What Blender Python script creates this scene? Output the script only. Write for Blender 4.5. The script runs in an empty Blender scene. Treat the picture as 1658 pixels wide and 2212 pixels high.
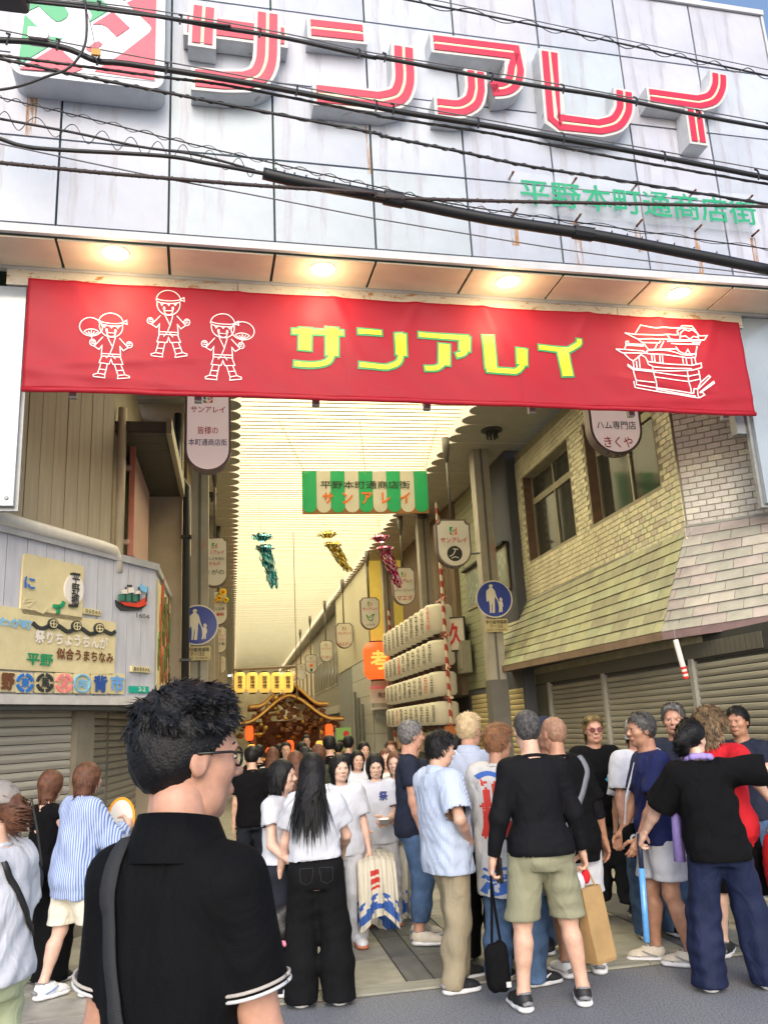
import bpy, math, random
import numpy as np
from mathutils import Matrix, Vector
random.seed(7); RNG = np.random.default_rng(7)
SC = bpy.context.scene
COL = SC.collection
# ---------------------------------------------------------------- camera
CAM_H = 1.68
FPX, PITCH, ROLL, YA, YF = 1808.65, 0.2504186, -0.05087526, -0.184354, 0.224974
def _cam_axes():
    cp, sp, cr, sr = math.cos(PITCH), math.sin(PITCH), math.cos(ROLL), math.sin(ROLL)
    fw = np.array([0, cp, sp]); up = np.array([0, -sp, cp]); rt = np.array([1., 0, 0])
    r2 = cr*rt + sr*up; u2 = -sr*rt + cr*up
    c, s = math.cos(YA), math.sin(YA); Rz = np.array([[c, -s, 0], [s, c, 0], [0, 0, 1]])
    return Rz@r2, Rz@u2, Rz@fw
RT, UP, FW = _cam_axes()
CAM = np.array([0, 0, CAM_H]); FA = YF + YA
cd = bpy.data.cameras.new('camera'); cam = bpy.data.objects.new('camera', cd); COL.objects.link(cam)
cd.sensor_fit = 'HORIZONTAL'; cd.sensor_width = 36; cd.lens = 36*FPX/1658; cd.clip_end = 2000; cd.clip_start = .05
cam.matrix_world = Matrix(((RT[0], UP[0], -FW[0], 0), (RT[1], UP[1], -FW[1], 0), (RT[2], UP[2], -FW[2], CAM_H), (0, 0, 0, 1)))
SC.camera = cam
# ---------------------------------------------------------------- light
world = bpy.data.worlds.new('World'); SC.world = world; world.use_nodes = True
wn = world.node_tree; bg = wn.nodes['Background']
sky = wn.nodes.new('ShaderNodeTexSky'); sky.sky_type = 'NISHITA'; sky.sun_disc = False
SUN_EL, SUN_AZ = math.radians(30), math.radians(188)      # azimuth clockwise from +Y: behind the camera
sky.sun_elevation = SUN_EL; sky.sun_rotation = SUN_AZ; sky.air_density = 1.0; sky.dust_density = 2.0; sky.ozone_density = 1.0
wn.links.new(sky.outputs[0], bg.inputs[0]); bg.inputs[1].default_value = .14
sd = bpy.data.lights.new('sun', 'SUN'); sd.energy = .72; sd.angle = math.radians(45); sd.color = (1, .96, .9)
sun = bpy.data.objects.new('sun', sd); COL.objects.link(sun)
sdir = Vector((math.sin(SUN_AZ)*math.cos(SUN_EL), math.cos(SUN_AZ)*math.cos(SUN_EL), math.sin(SUN_EL)))
sun.rotation_euler = (-sdir).to_track_quat('-Z', 'Y').to_euler()
SC.view_settings.view_transform = 'Standard'; SC.view_settings.look = 'None'
SC.view_settings.exposure = 1.12; SC.view_settings.gamma = 1
SC.render.engine = 'CYCLES'
SC.cycles.max_bounces = 6; SC.cycles.diffuse_bounces = 3; SC.cycles.glossy_bounces = 2; SC.cycles.transmission_bounces = 4
SC.cycles.use_denoising = True
SC.cycles.sample_clamp_indirect = 4
# ---------------------------------------------------------------- placement helpers (a photograph pixel plus a real distance)
def ray(x, y):
    d = FW*FPX + RT*(x-829) - UP*(y-1106); return d/np.linalg.norm(d)
def _hit(x, y, P, n):
    d = ray(x, y); n = np.array(n, float); return CAM + d*(((np.array(P, float)-CAM)@n)/(d@n))
def atZ(x, y, z): return _hit(x, y, (0, 0, z), (0, 0, 1))
def atY(x, y, Y): return _hit(x, y, (0, Y, 0), (0, 1, 0))
def atX(x, y, X): return _hit(x, y, (X, 0, 0), (1, 0, 0))
FX = np.array([math.cos(FA), math.sin(FA), 0]); FN = np.array([math.sin(FA), -math.cos(FA), 0]); EZ = np.array([0, 0, 1.])
def atF(x, y, D): return _hit(x, y, (0, D, 0), FN)
class Frame:                      # a flat frame: origin, right, up, outward
    def __init__(s, o, ex, ez=EZ):
        s.o = np.array(o, float); s.ex = np.array(ex, float)/np.linalg.norm(ex); s.ez = np.array(ez, float)/np.linalg.norm(ez); s.n = np.cross(s.ex, s.ez)
    def p(s, u, v, w=0): return s.o + s.ex*u + s.ez*v + s.n*w
    def uv(s, x, y, w=0):         # frame coordinates of a photograph pixel on this plane
        q = _hit(x, y, s.o + s.n*w, s.n) - s.o; return float(q@s.ex), float(q@s.ez)
    def mat(s, u=0, v=0, w=0):
        q = s.p(u, v, w); return Matrix(((s.ex[0], s.n[0]*-1, s.ez[0], q[0]), (s.ex[1], -s.n[1], s.ez[1], q[1]), (s.ex[2], -s.n[2], s.ez[2], q[2]), (0, 0, 0, 1)))
# ---------------------------------------------------------------- materials
def lin(h):
    h = h.lstrip('#'); v = [int(h[i:i+2], 16)/255 for i in (0, 2, 4)]
    return tuple(c/12.92 if c <= .04045 else ((c+.055)/1.055)**2.4 for c in v)
_M = {}
def M(name, col, rough=.6, var=.12, scale=6., bump=.0, bscale=60., metal=0., col2=None, spots=None, spec=.5, emit=None, estr=0., alpha=None, trans=0., coat=0., rust=None, sub=0.):
    if name in _M: return _M[name]
    if isinstance(col, str): col = lin(col)
    m = bpy.data.materials.new(name); m.use_nodes = True; nt = m.node_tree; N = nt.nodes; L = nt.links; b = N['Principled BSDF']
    b.inputs['Roughness'].default_value = rough; b.inputs['Metallic'].default_value = metal
    b.inputs['Specular IOR Level'].default_value = spec
    tc = N.new('ShaderNodeTexCoord'); co = tc.outputs['Object']
    if var > 0 or col2:
        nz = N.new('ShaderNodeTexNoise'); nz.inputs['Scale'].default_value = scale; nz.inputs['Detail'].default_value = 5; nz.inputs['Roughness'].default_value = .62
        L.new(co, nz.inputs['Vector'])
        rp = N.new('ShaderNodeValToRGB'); rp.color_ramp.elements[0].position = .32; rp.color_ramp.elements[1].position = .68
        c2 = lin(col2) if isinstance(col2, str) else col2
        lo = tuple(c*(1-var) for c in col) if c2 is None else c2
        hi = tuple(min(1, c*(1+var*.6)) for c in col)
        rp.color_ramp.elements[0].color = (*lo, 1); rp.color_ramp.elements[1].color = (*hi, 1)
        L.new(nz.outputs['Fac'], rp.inputs['Fac']); out = rp.outputs['Color']
        rr = N.new('ShaderNodeMapRange'); rr.inputs['To Min'].default_value = max(.02, rough-.1); rr.inputs['To Max'].default_value = min(1, rough+.12)
        L.new(nz.outputs['Fac'], rr.inputs['Value']); L.new(rr.outputs[0], b.inputs['Roughness'])
    else:
        rgb = N.new('ShaderNodeRGB'); rgb.outputs[0].default_value = (*col, 1); out = rgb.outputs[0]
    if rust:                       # (colour, threshold, scale, stretch)
        rc, th, rs, st = rust; rc = lin(rc) if isinstance(rc, str) else rc
        mp = N.new('ShaderNodeMapping'); mp.inputs['Scale'].default_value = st; L.new(co, mp.inputs['Vector'])
        n2 = N.new('ShaderNodeTexNoise'); n2.inputs['Scale'].default_value = rs; n2.inputs['Detail'].default_value = 8; n2.inputs['Roughness'].default_value = .7
        L.new(mp.outputs[0], n2.inputs['Vector'])
        r2 = N.new('ShaderNodeValToRGB'); r2.color_ramp.elements[0].position = th; r2.color_ramp.elements[1].position = min(1, th+.09)
        r2.color_ramp.elements[0].color = (0, 0, 0, 1); r2.color_ramp.elements[1].color = (1, 1, 1, 1)
        L.new(n2.outputs['Fac'], r2.inputs['Fac'])
        mx = N.new('ShaderNodeMix'); mx.data_type = 'RGBA'; L.new(r2.outputs['Color'], mx.inputs['Factor']); L.new(out, mx.inputs['A']); mx.inputs['B'].default_value = (*rc, 1)
        out = mx.outputs['Result']
    L.new(out, b.inputs['Base Color'])
    if bump > 0:
        n3 = N.new('ShaderNodeTexNoise'); n3.inputs['Scale'].default_value = bscale; n3.inputs['Detail'].default_value = 4; L.new(co, n3.inputs['Vector'])
        bp = N.new('ShaderNodeBump'); bp.inputs['Strength'].default_value = bump; bp.inputs['Distance'].default_value = .01
        L.new(n3.outputs['Fac'], bp.inputs['Height']); L.new(bp.outputs[0], b.inputs['Normal'])
    if emit is not None:
        e = lin(emit) if isinstance(emit, str) else emit
        b.inputs['Emission Color'].default_value = (*e, 1); b.inputs['Emission Strength'].default_value = estr
    if trans: b.inputs['Transmission Weight'].default_value = trans
    if coat: b.inputs['Coat Weight'].default_value = coat
    if sub:
        b.inputs['Subsurface Weight'].default_value = sub; b.inputs['Subsurface Radius'].default_value = (.02, .008, .004)
    _M[name] = m; return m
# ---------------------------------------------------------------- mesh builder
class MB:
    def __init__(s): s.v = []; s.f = []; s.m = []; s.k = 0
    def add(s, V, F, mi=0):
        o = len(s.v); s.v += [tuple(map(float, p)) for p in V]; s.f += [tuple(o+i for i in f) for f in F]; s.m += [mi]*len(F); return s
    def box(s, a, b, mi=0):
        x0, y0, z0 = a; x1, y1, z1 = b
        return s.add([(x0,y0,z0),(x1,y0,z0),(x1,y1,z0),(x0,y1,z0),(x0,y0,z1),(x1,y0,z1),(x1,y1,z1),(x0,y1,z1)], [(0,3,2,1),(4,5,6,7),(0,1,5,4),(1,2,6,5),(2,3,7,6),(3,0,4,7)], mi)
    def fbox(s, fr, u0, u1, v0, v1, w0, w1, mi=0):      # a box in a frame
        c = [fr.p(u, v, w) for w in (w0, w1) for v in (v0, v1) for u in (u0, u1)]
        return s.add(c, [(0,2,3,1),(4,5,7,6),(0,1,5,4),(1,3,7,5),(3,2,6,7),(2,0,4,6)], mi)
    def prism(s, fr, poly, w0, w1, mi=0, mside=None):   # an outline extruded in a frame
        n = len(poly); ar = sum(poly[i][0]*poly[(i+1)%n][1]-poly[(i+1)%n][0]*poly[i][1] for i in range(n))
        if ar < 0: poly = poly[::-1]
        B = [fr.p(u, v, w0) for u, v in poly]; T = [fr.p(u, v, w1) for u, v in poly]
        s.add(T, [tuple(range(n))], mi); s.add(B, [tuple(range(n))[::-1]], mi)
        return s.add(B+T, [(i, (i+1)%n, n+(i+1)%n, n+i) for i in range(n)], mi if mside is None else mside)
    def band(s, fr, pts, wid, w0, w1, mi=0, mside=None, closed=False):   # a stroke with mitred corners, extruded
        P = [np.array(p, float) for p in pts]; n = len(P); Lf = []; Rt = []
        for i in range(n):
            a = P[i-1] if (i > 0 or closed) else None; b = P[(i+1) % n] if (i < n-1 or closed) else None
            d1 = (P[i]-a)/max(1e-9, np.linalg.norm(P[i]-a)) if a is not None else None
            d2 = (b-P[i])/max(1e-9, np.linalg.norm(b-P[i])) if b is not None else None
            if d1 is None: d1 = d2
            if d2 is None: d2 = d1
            n1 = np.array([-d1[1], d1[0]]); n2 = np.array([-d2[1], d2[0]]); nn = n1+n2; ln = np.linalg.norm(nn)
            nn = n1 if ln < 1e-6 else nn/ln; k = 1/max(.35, float(nn@n1))
            Lf.append(P[i]+nn*wid*.5*k); Rt.append(P[i]-nn*wid*.5*k)
        seg = [(i, (i+1) % n) for i in range(n if closed else n-1)]
        V = [fr.p(q[0], q[1], w) for w in (w0, w1) for q in Lf+Rt]; o = 2*n
        F = []; FS = []
        for i, j in seg:
            F += [(o+i, o+n+i, o+n+j, o+j), (i, j, n+j, n+i)]; FS += [(i, o+i, o+j, j), (n+i, n+j, o+n+j, o+n+i)]
        if not closed: FS += [(0, n, o+n, o), (n-1, o+n-1, o+2*n-1, 2*n-1)]
        k = len(s.v); s.add(V, F, mi); s.add(V, FS, mi if mside is None else mside); return s
    def tube(s, pts, r, seg=8, mi=0, cap=True):
        P = [np.array(p, float) for p in pts]; n = len(P); R = r if hasattr(r, '__len__') else [r]*n
        V = []; prev = None
        for i in range(n):
            d = P[min(i+1, n-1)]-P[max(i-1, 0)]; d = d/max(1e-9, np.linalg.norm(d))
            a = np.array([0, 0, 1.]) if prev is None and abs(d[2]) < .9 else (np.array([1., 0, 0]) if prev is None else prev)
            u = a-d*(a@d); u /= max(1e-9, np.linalg.norm(u)); w = np.cross(d, u); prev = u
            V += [P[i]+R[i]*(u*math.cos(t)+w*math.sin(t)) for t in (2*math.pi*k/seg for k in range(seg))]
        F = [(i*seg+k, i*seg+(k+1)%seg, (i+1)*seg+(k+1)%seg, (i+1)*seg+k) for i in range(n-1) for k in range(seg)]
        if cap: F += [tuple(range(seg))[::-1], tuple((n-1)*seg+k for k in range(seg))]
        return s.add(V, F, mi)
    def lathe(s, c, prof, seg=16, axis=(0, 0, 1), mi=0):   # profile of (radius, height)
        ax = np.array(axis, float); ax /= np.linalg.norm(ax); a = np.array([1., 0, 0]) if abs(ax[0]) < .9 else np.array([0, 1., 0])
        u = np.cross(ax, a); u /= np.linalg.norm(u); w = np.cross(ax, u); c = np.array(c, float); n = len(prof)
        V = [c+ax*h+r*(u*math.cos(t)+w*math.sin(t)) for r, h in prof for t in (2*math.pi*k/seg for k in range(seg))]
        F = [(i*seg+k, i*seg+(k+1)%seg, (i+1)*seg+(k+1)%seg, (i+1)*seg+k) for i in range(n-1) for k in range(seg)]
        F += [tuple(range(seg))[::-1], tuple((n-1)*seg+k for k in range(seg))]
        return s.add(V, F, mi)
    def ball(s, c, r, seg=10, rings=6, mi=0):
        r = np.array(r if hasattr(r, '__len__') else (r, r, r), float); c = np.array(c, float)
        V = [c+r*np.array((math.sin(a)*math.cos(t), math.sin(a)*math.sin(t), math.cos(a))) for a in (math.pi*i/rings for i in range(rings+1)) for t in (2*math.pi*k/seg for k in range(seg))]
        F = [(i*seg+k, (i+1)*seg+k, (i+1)*seg+(k+1)%seg, i*seg+(k+1)%seg) for i in range(rings) for k in range(seg)]
        return s.add(V, F, mi)
    def mesh(s, name, mats, smooth=False):
        me = bpy.data.meshes.new(name); me.from_pydata(s.v, [], s.f)
        for m in (mats if isinstance(mats, (list, tuple)) else [mats]): me.materials.append(m)
        me.polygons.foreach_set('material_index', s.m)
        if smooth: me.polygons.foreach_set('use_smooth', [True]*len(s.f))
        me.update(); return me
def tag(o, label=None, cat=None, group=None, kind=None):
    if label: o['label'] = label
    if cat: o['category'] = cat
    if group: o['group'] = group
    if kind: o['kind'] = kind
    return o
def thing(name, label, cat, base=(0, 0, 0), group=None):
    o = bpy.data.objects.new(name, None); o.location = tuple(map(float, base)); o.empty_display_size = .1; COL.objects.link(o)
    return tag(o, label, cat, group)
def wloc(o):
    v = Vector((0, 0, 0))
    while o is not None: v = v + o.location; o = o.parent
    return v
def put(name, me, parent=None, origin=None):            # mesh given in world coordinates
    o = bpy.data.objects.new(name, me); COL.objects.link(o)
    if parent is not None:
        o.parent = parent; o.location = -wloc(parent)
    elif origin is not None:
        me.transform(Matrix.Translation(-Vector(tuple(map(float, origin))))); o.location = tuple(map(float, origin))
    return o
def part(mb, name, mats, parent=None, smooth=False, origin=None):
    return put(name, mb.mesh(name, mats, smooth), parent, origin)
def piece(name, me, mat, parent):                       # a piece that shares mesh data, placed by a world matrix
    o = bpy.data.objects.new(name, me); COL.objects.link(o); o.parent = parent
    T = Matrix.Translation(-wloc(parent)); o.matrix_basis = T @ mat; return o
def unit_box(name, mat, bev=.0):
    mb = MB()
    if bev <= 0: mb.box((-.5, -.5, -.5), (.5, .5, .5))
    else:
        a = .5; b = .5-bev; V = []; 
        V = [(-a,.5,-a),(a,.5,-a),(a,.5,a),(-a,.5,a),(-a,-b,-a),(a,-b,-a),(a,-b,a),(-a,-b,a),(-b,-.5,-b),(b,-.5,-b),(b,-.5,b),(-b,-.5,b)]
        mb.add(V, [(0,3,2,1),(0,1,5,4),(1,2,6,5),(2,3,7,6),(3,0,4,7),(4,5,9,8),(5,6,10,9),(6,7,11,10),(7,4,8,11),(8,9,10,11)])
    return mb.mesh(name, mat)
def fpiece(name, me, fr, u0, u1, v0, v1, w0, w1, parent):   # unit box stretched over a rectangle of a frame
    return piece(name, me, fr.mat((u0+u1)/2, (v0+v1)/2, (w0+w1)/2) @ Matrix.Diagonal((u1-u0, w1-w0, v1-v0, 1)), parent)
_tx = {}
def text(s, fr, u, v, w, width, height, mat, parent, name='lettering', bold=.0, thick=.004, vertical=False):
    """letters centred on (u, v) of a frame, fitted into width x height"""
    key = (s, vertical)
    if key not in _tx:
        c = bpy.data.curves.new('t', 'FONT'); c.body = '\n'.join(s) if vertical else s; c.size = 1; c.extrude = 0; c.resolution_u = 2
        if vertical: c.align_x = 'CENTER'; c.space_line = .86
        o = bpy.data.objects.new('t', c); COL.objects.link(o)
        me = o.to_mesh(); V = np.empty(len(me.vertices)*3); me.vertices.foreach_get('co', V); V = V.reshape(-1, 3)
        F = [tuple(p.vertices) for p in me.polygons]; o.to_mesh_clear(); bpy.data.objects.remove(o); bpy.data.curves.remove(c)
        lo, hi = V[:, :2].min(0), V[:, :2].max(0); _tx[key] = ((V[:, :2]-(lo+hi)/2)/(hi-lo), F, hi-lo)
    Q, F, em = _tx[key]; mb = MB()
    for k, (dx, dy) in enumerate(((0, 0), (1, 0), (-1, 0), (0, 1), (0, -1)) if bold > .004 else ((0, 0),)):
        mb.add([fr.p(u+(q[0]+dx*bold*.7/em[0])*width, v+(q[1]+dy*bold*.7/em[1])*height, w+thick+k*.0004) for q in Q], F)
    return part(mb, name, mat, parent)
def vary(base, n, col, amt, *args, **kw):               # a few tones of one material, for pieces that differ a little
    r = random.Random(base); out = []
    for k in range(n):
        f = 1+r.uniform(-amt, amt); out.append(M(f'{base}_{k}', tuple(min(1, c*f*(1+r.uniform(-.05, .05))) for c in col), *args, **kw))
    return out
def rrect(u0, u1, v0, v1, r, n=4, corners=(1, 1, 1, 1)):   # rounded outline; corners from lower left, ccw
    P = []
    for k, (cu, cv, a0) in enumerate(((u0+r, v0+r, 180), (u1-r, v0+r, 270), (u1-r, v1-r, 0), (u0+r, v1-r, 90))):
        if corners[k]: P += [(cu+r*math.cos(math.radians(a0+90*i/n)), cv+r*math.sin(math.radians(a0+90*i/n))) for i in range(n+1)]
        else: P.append(((u0, v0), (u1, v0), (u1, v1), (u0, v1))[k])
    return P
def smooth_path(P, n=5, closed=False):                  # Catmull-Rom through the points
    P = [np.array(p, float) for p in P]; m = len(P); out = []
    for i in range(m if closed else m-1):
        p0, p1, p2, p3 = (P[(i-1) % m], P[i], P[(i+1) % m], P[(i+2) % m]) if closed else (P[max(i-1, 0)], P[i], P[i+1], P[min(i+2, m-1)])
        for k in range(n):
            t = k/n; out.append(.5*(2*p1+(p2-p0)*t+(2*p0-5*p1+4*p2-p3)*t*t+(3*p1-p0-3*p2+p3)*t**3))
    if not closed: out.append(P[-1])
    return out
# ================================================================ ground
asph = M('asphalt', (.245, .255, .275), .85, .45, 95, .8, 160, col2=(.06, .065, .075), rust=((.46, .46, .46), .57, 120, (1, 1, 1)))
g = MB(); g.add([(-300, -300, 0), (300, -300, 0), (300, 400, 0), (-300, 400, 0)], [(0, 1, 2, 3)])
tag(part(g, 'road', asph), kind='structure')
joint = M('paving_joint', (.10, .095, .08), .9)
st_a = M('paving_stone_pale', (.27, .26, .22), .55, .22, 5, .25, 90)
st_b = M('paving_stone_dark', (.115, .12, .115), .5, .22, 7, .25, 90)
st_c = M('paving_stone_edge', (.36, .345, .30), .6, .2, 6, .25, 90)
pav = MB(); pav.box((-2.6, 5.93, -.1), (5.6, 80, .006))
pav = tag(part(pav, 'arcade_pavement', joint), kind='structure')
SA = [unit_box('paving_slab', m) for m in vary('paving_stone_pale', 5, (.345, .33, .27), .2, .55, .28, 4, .3, 60)]; SB = [unit_box('paving_slab_dark', m) for m in vary('paving_stone_dark', 4, (.14, .145, .135), .25, .5, .28, 5, .3, 60)]; SC_ = [unit_box('paving_slab_edge', m) for m in vary('paving_stone_edge', 3, (.36, .345, .30), .12, .6, .25, 5, .3, 60)]
def slab(me, x0, x1, y0, y1, h=.02):
    h += random.uniform(-.0015, .0015)
    piece('slab', random.choice(me), Matrix.Translation(((x0+x1)/2, (y0+y1)/2, h/2)) @ Matrix.Diagonal((x1-x0, y1-y0, h, 1)), pav)
x = -2.6
while x < 5.4:
    l = random.choice((.9, 1.05, 1.2)); slab(SC_, x, min(x+l, 5.6)-.006, 5.935, 6.10); x += l
y = 6.108; row = 0
cols = [(-2.6, -1.5, 0), (-1.5, -.75, 0), (-.75, 0, 0), (0, .38, 1), (.38, 1.13, 0), (1.13, 1.32, 1), (1.32, 1.70, 1), (1.70, 2.45, 0), (2.45, 3.2, 0), (3.2, 3.58, 1), (3.58, 4.33, 0), (4.33, 5.0, 0), (5.0, 5.6, 0)]
while y < 14:
    h = .62
    for k, (x0, x1, d) in enumerate(cols):
        o = (k % 3)*.19
        slab(SB if d else SA, x0+.006, x1-.006, y+o*0+.005, y+h-.005)
    y += h; row += 1
far = MB(); far.box((-2.6, y+.01, .006), (5.6, 80, .019)); tag(part(far, 'far_slabs', st_a, pav), kind='stuff')
# ================================================================ gate over the arcade mouth
DF, DB = 6.25, 6.8
Ff, Fb = Frame((0, DF, 0), FX), Frame((0, DB, 0), FX)
white_pan = M('enamel_panel', (.44, .47, .555), .34, .12, 1.1, .16, 1.6, rust=((.35, .35, .40), .54, 2.2, (3., 3., .25)))
green_seam = M('seam_sealant', (.02, .05, .045), .8)
trim_w = M('painted_trim', (.56, .56, .57), .45, .15, 3)
gate = thing('arcade_gate', 'white panelled gate building with pink soffit over the shopping street entrance', 'building', Ff.p(1.8, 0, -.4))
mb = MB(); mb.fbox(Ff, -4.0, 5.50, 5.60, 8.80, -1.2, -.03); mb.fbox(Ff, -4.0, 5.50, 5.56, 5.60, -.55, -.02)
part(mb, 'core', green_seam, gate)
pms = [unit_box('facade_panel', m, .006) for m in vary('enamel_panel_tone', 6, (.45, .47, .555), .055, .32, .14, 1.1, .2, 1.3, rust=((.36, .36, .41), .54, 2.2, (3., 3., .25)))]
for c in range(-3, 8):
    u0 = -1.373+.866*c; u1 = min(u0+.866, 5.545)
    for r in range(4):
        v0 = 5.655+.795*r; v1 = v0+.795 if r < 3 else 8.80
        fpiece('facade_panel', random.choice(pms), Ff, u0+.009, u1-.009, v0+.009, v1-.009, -.03, random.uniform(-.002, .003), gate)
mb = MB(); mb.fbox(Ff, -4.02, 5.575, 8.80, 8.86, -1.25, .03); mb.fbox(Ff, 5.548, 5.575, 5.6, 8.80, -1.2, .012)
part(mb, 'parapet_cap', trim_w, gate)
mb = MB(); mb.fbox(Ff, -4, 5.56, 5.568, 5.638, -.028, .02); part(mb, 'lower_trim', trim_w, gate)
mb = MB(); mb.fbox(Ff, 5.5, 5.548, 5.56, 8.8, -1.2, -.02); part(mb, 'side_cladding', white_pan, gate)
pink = M('soffit_paint', (.70, .60, .47), .5, .1, 2.5, rust=((.35, .2, .14), .68, 9, (1, 1, 1)))
sp = unit_box('soffit_panel', pink)
for c in range(-3, 8):
    u0 = -1.373+.866*c
    fpiece('soffit_panel', sp, Ff, u0+.012, min(u0+.866, 5.54)-.012, 5.545, 5.563, -.46, -.035, gate)
mb = MB(); mb.fbox(Ff, -4, 5.54, 5.53, 5.562, -.545, -.475); part(mb, 'rear_trim', trim_w, gate)
beam_m = M('rusty_beam', (.62, .58, .50), .7, .12, 4, .2, 40, rust=('#a8702c', .55, 9, (1, 1, 2.2)))
mb = MB(); bu = (-1.845, .05, 1.9, 3.7, 5.07)
for i in range(4): mb.fbox(Fb, bu[i]+(.004 if i else 0), bu[i+1], 5.39, 5.59, -.12, .05+(i % 2)*.004)
part(mb, 'beam', beam_m, gate)
acr = M('acrylic_board', (.30, .345, .39), .16, .12, 1.1, coat=.5)
steel = M('grey_steel', (.30, .31, .32), .45, .2, 8, metal=.3)
for (u0, u1, v0) in ((-3.6, -1.69, 3.49), (5.03, 6.6, 3.57)):
    b = MB(); b.fbox(Fb, u0, u1, v0, 5.38 if u0 < 0 else 5.52, -.02, .03); pb = part(b, 'side_board', acr, gate)
    b = MB(); b.fbox(Fb, u0-.03 if u0 > 0 else u0, u1+.028 if u0 < 0 else u1, v0-.03, 5.38, -.07, -.022); part(b, 'board_frame', steel, pb)
    b = MB(); uu = u1-.05 if u0 < 0 else u0+.06
    b.lathe(Fb.p(uu, v0+.06, .03), [(.016, 0), (.016, .008), (.008, .012)], 10, Fb.n); part(b, 'bolt', steel, pb)
for uu in (-2.35, 5.55):
    b = MB(); b.fbox(Fb, uu-.17, uu+.17, 0, 5.58, -.45, -.1); part(b, 'post', steel, gate)
mb = MB(); mb.fbox(Fb, 4.90, 5.10, 4.3, 5.41, -.16, -.06); part(mb, 'bracket', steel, gate)
# lit downlights in the soffit
glow = M('lamp_glow', (1, .9, .7), .5, 0, emit=(1, .80, .48), estr=16)
ring = M('lamp_ring', (.8, .78, .74), .4, 0)
wh = ('leftmost', 'second from left', 'third from left', 'rightmost')
for k, (px, py) in enumerate(((249, 545), (697, 580), (1097, 607), (1465, 632))):
    c = atZ(px, py, 5.545)
    t = thing('soffit_downlight', f'lit warm round downlight in the pink soffit, {wh[k]} of four', 'light', c, 'downlights in the gate soffit')
    b = MB(); b.lathe(c, [(.088, -.004), (.088, .02)], 24); part(b, 'lamp', glow, t)
    b = MB()
    V = [c+np.array((r*math.cos(a), r*math.sin(a), z)) for r, z in ((.09, 0), (.095, -.012), (.115, -.008), (.118, 0)) for a in (2*math.pi*i/28 for i in range(28))]
    b.add(V, [(i*28+j, i*28+(j+1) % 28, (i+1)*28+(j+1) % 28, (i+1)*28+j) for i in range(3) for j in range(28)]); part(b, 'trim_ring', ring, t, True)
    ld = bpy.data.lights.new('downlight_bulb', 'POINT'); ld.energy = 4.2; ld.color = (1, .74, .42); ld.shadow_soft_size = .07
    lo = bpy.data.objects.new('downlight_bulb', ld); COL.objects.link(lo); lo.parent = t; lo.location = (0, 0, -.20)
# ---------------------------------------------------------------- channel letters
Fl = Frame(Ff.p(0, 0, .16), FX)
let_side = M('letter_side', (.60, .61, .62), .5, .14, 5, rust=('#8a5a34', .62, 7, (1, 1, 1)))
let_face = M('letter_face', (.54, .53, .51), .35, .06, 5, rust=('#a87a4a', .70, 8, (1, 1, 1)))
let_pink = M('letter_pink', '#c01c3e', .3, .06, 4)
let_cream = M('letter_cream', (.68, .62, .42), .4, .08, 5)
def z1(P): return [Fl.uv(x*.5, y*.5) for x, y in P]
def z2(P): return [Fl.uv(829+x*.5, y*.5) for x, y in P]
def rnd(P): return smooth_path(P, 4)
letters = [
 ('サ', [z1([(792, 100), (1015, 128), (1243, 160)]), z1([(882, 22), (876, 110), (872, 208)]), z1([(825, 345), (960, 358), (1060, 352)])[:2]+rnd(z1([(1060, 358), (1118, 335), (1146, 280), (1152, 220)]))+z1([(1154, 120), (1155, 55)])], .235, (0, 0, .9)),
 ('ン', [z1([(1326, 118), (1582, 146)]), z1([(1350, 408), (1500, 424)])+rnd(z1([(1640, 440), (1715, 420), (1742, 370), (1746, 320)]))+z2([(83, 250), (82, 196)])], .235, None),
 ('ア', [z2([(200, 183), (565, 226)])[:1]+z2([(566, 227), (568, 300)])+rnd(z2([(568, 310), (555, 355), (520, 380), (468, 385)]))[1:], z2([(392, 302), (396, 380)])+rnd(z2([(396, 390), (382, 440), (340, 468), (300, 472)]))+z2([(215, 462)])], .215, None),
 ('レ', [z2([(712, 215), (738, 515), (740, 522)])[:2]+z2([(760, 530), (920, 549)])+rnd(z2([(930, 550), (1000, 530), (1034, 478), (1036, 430)]))+z2([(1034, 385)])], .215, None),
 ('イ', [z2([(1135, 412), (1340, 440)])+rnd(z2([(1360, 442), (1415, 425), (1442, 380), (1446, 340)]))+z2([(1444, 312)]), z2([(1334, 470), (1356, 628)])], .2, None)]
nth = {'サ': 'first', 'ン': 'second', 'ア': 'third', 'レ': 'fourth', 'イ': 'last'}
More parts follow.
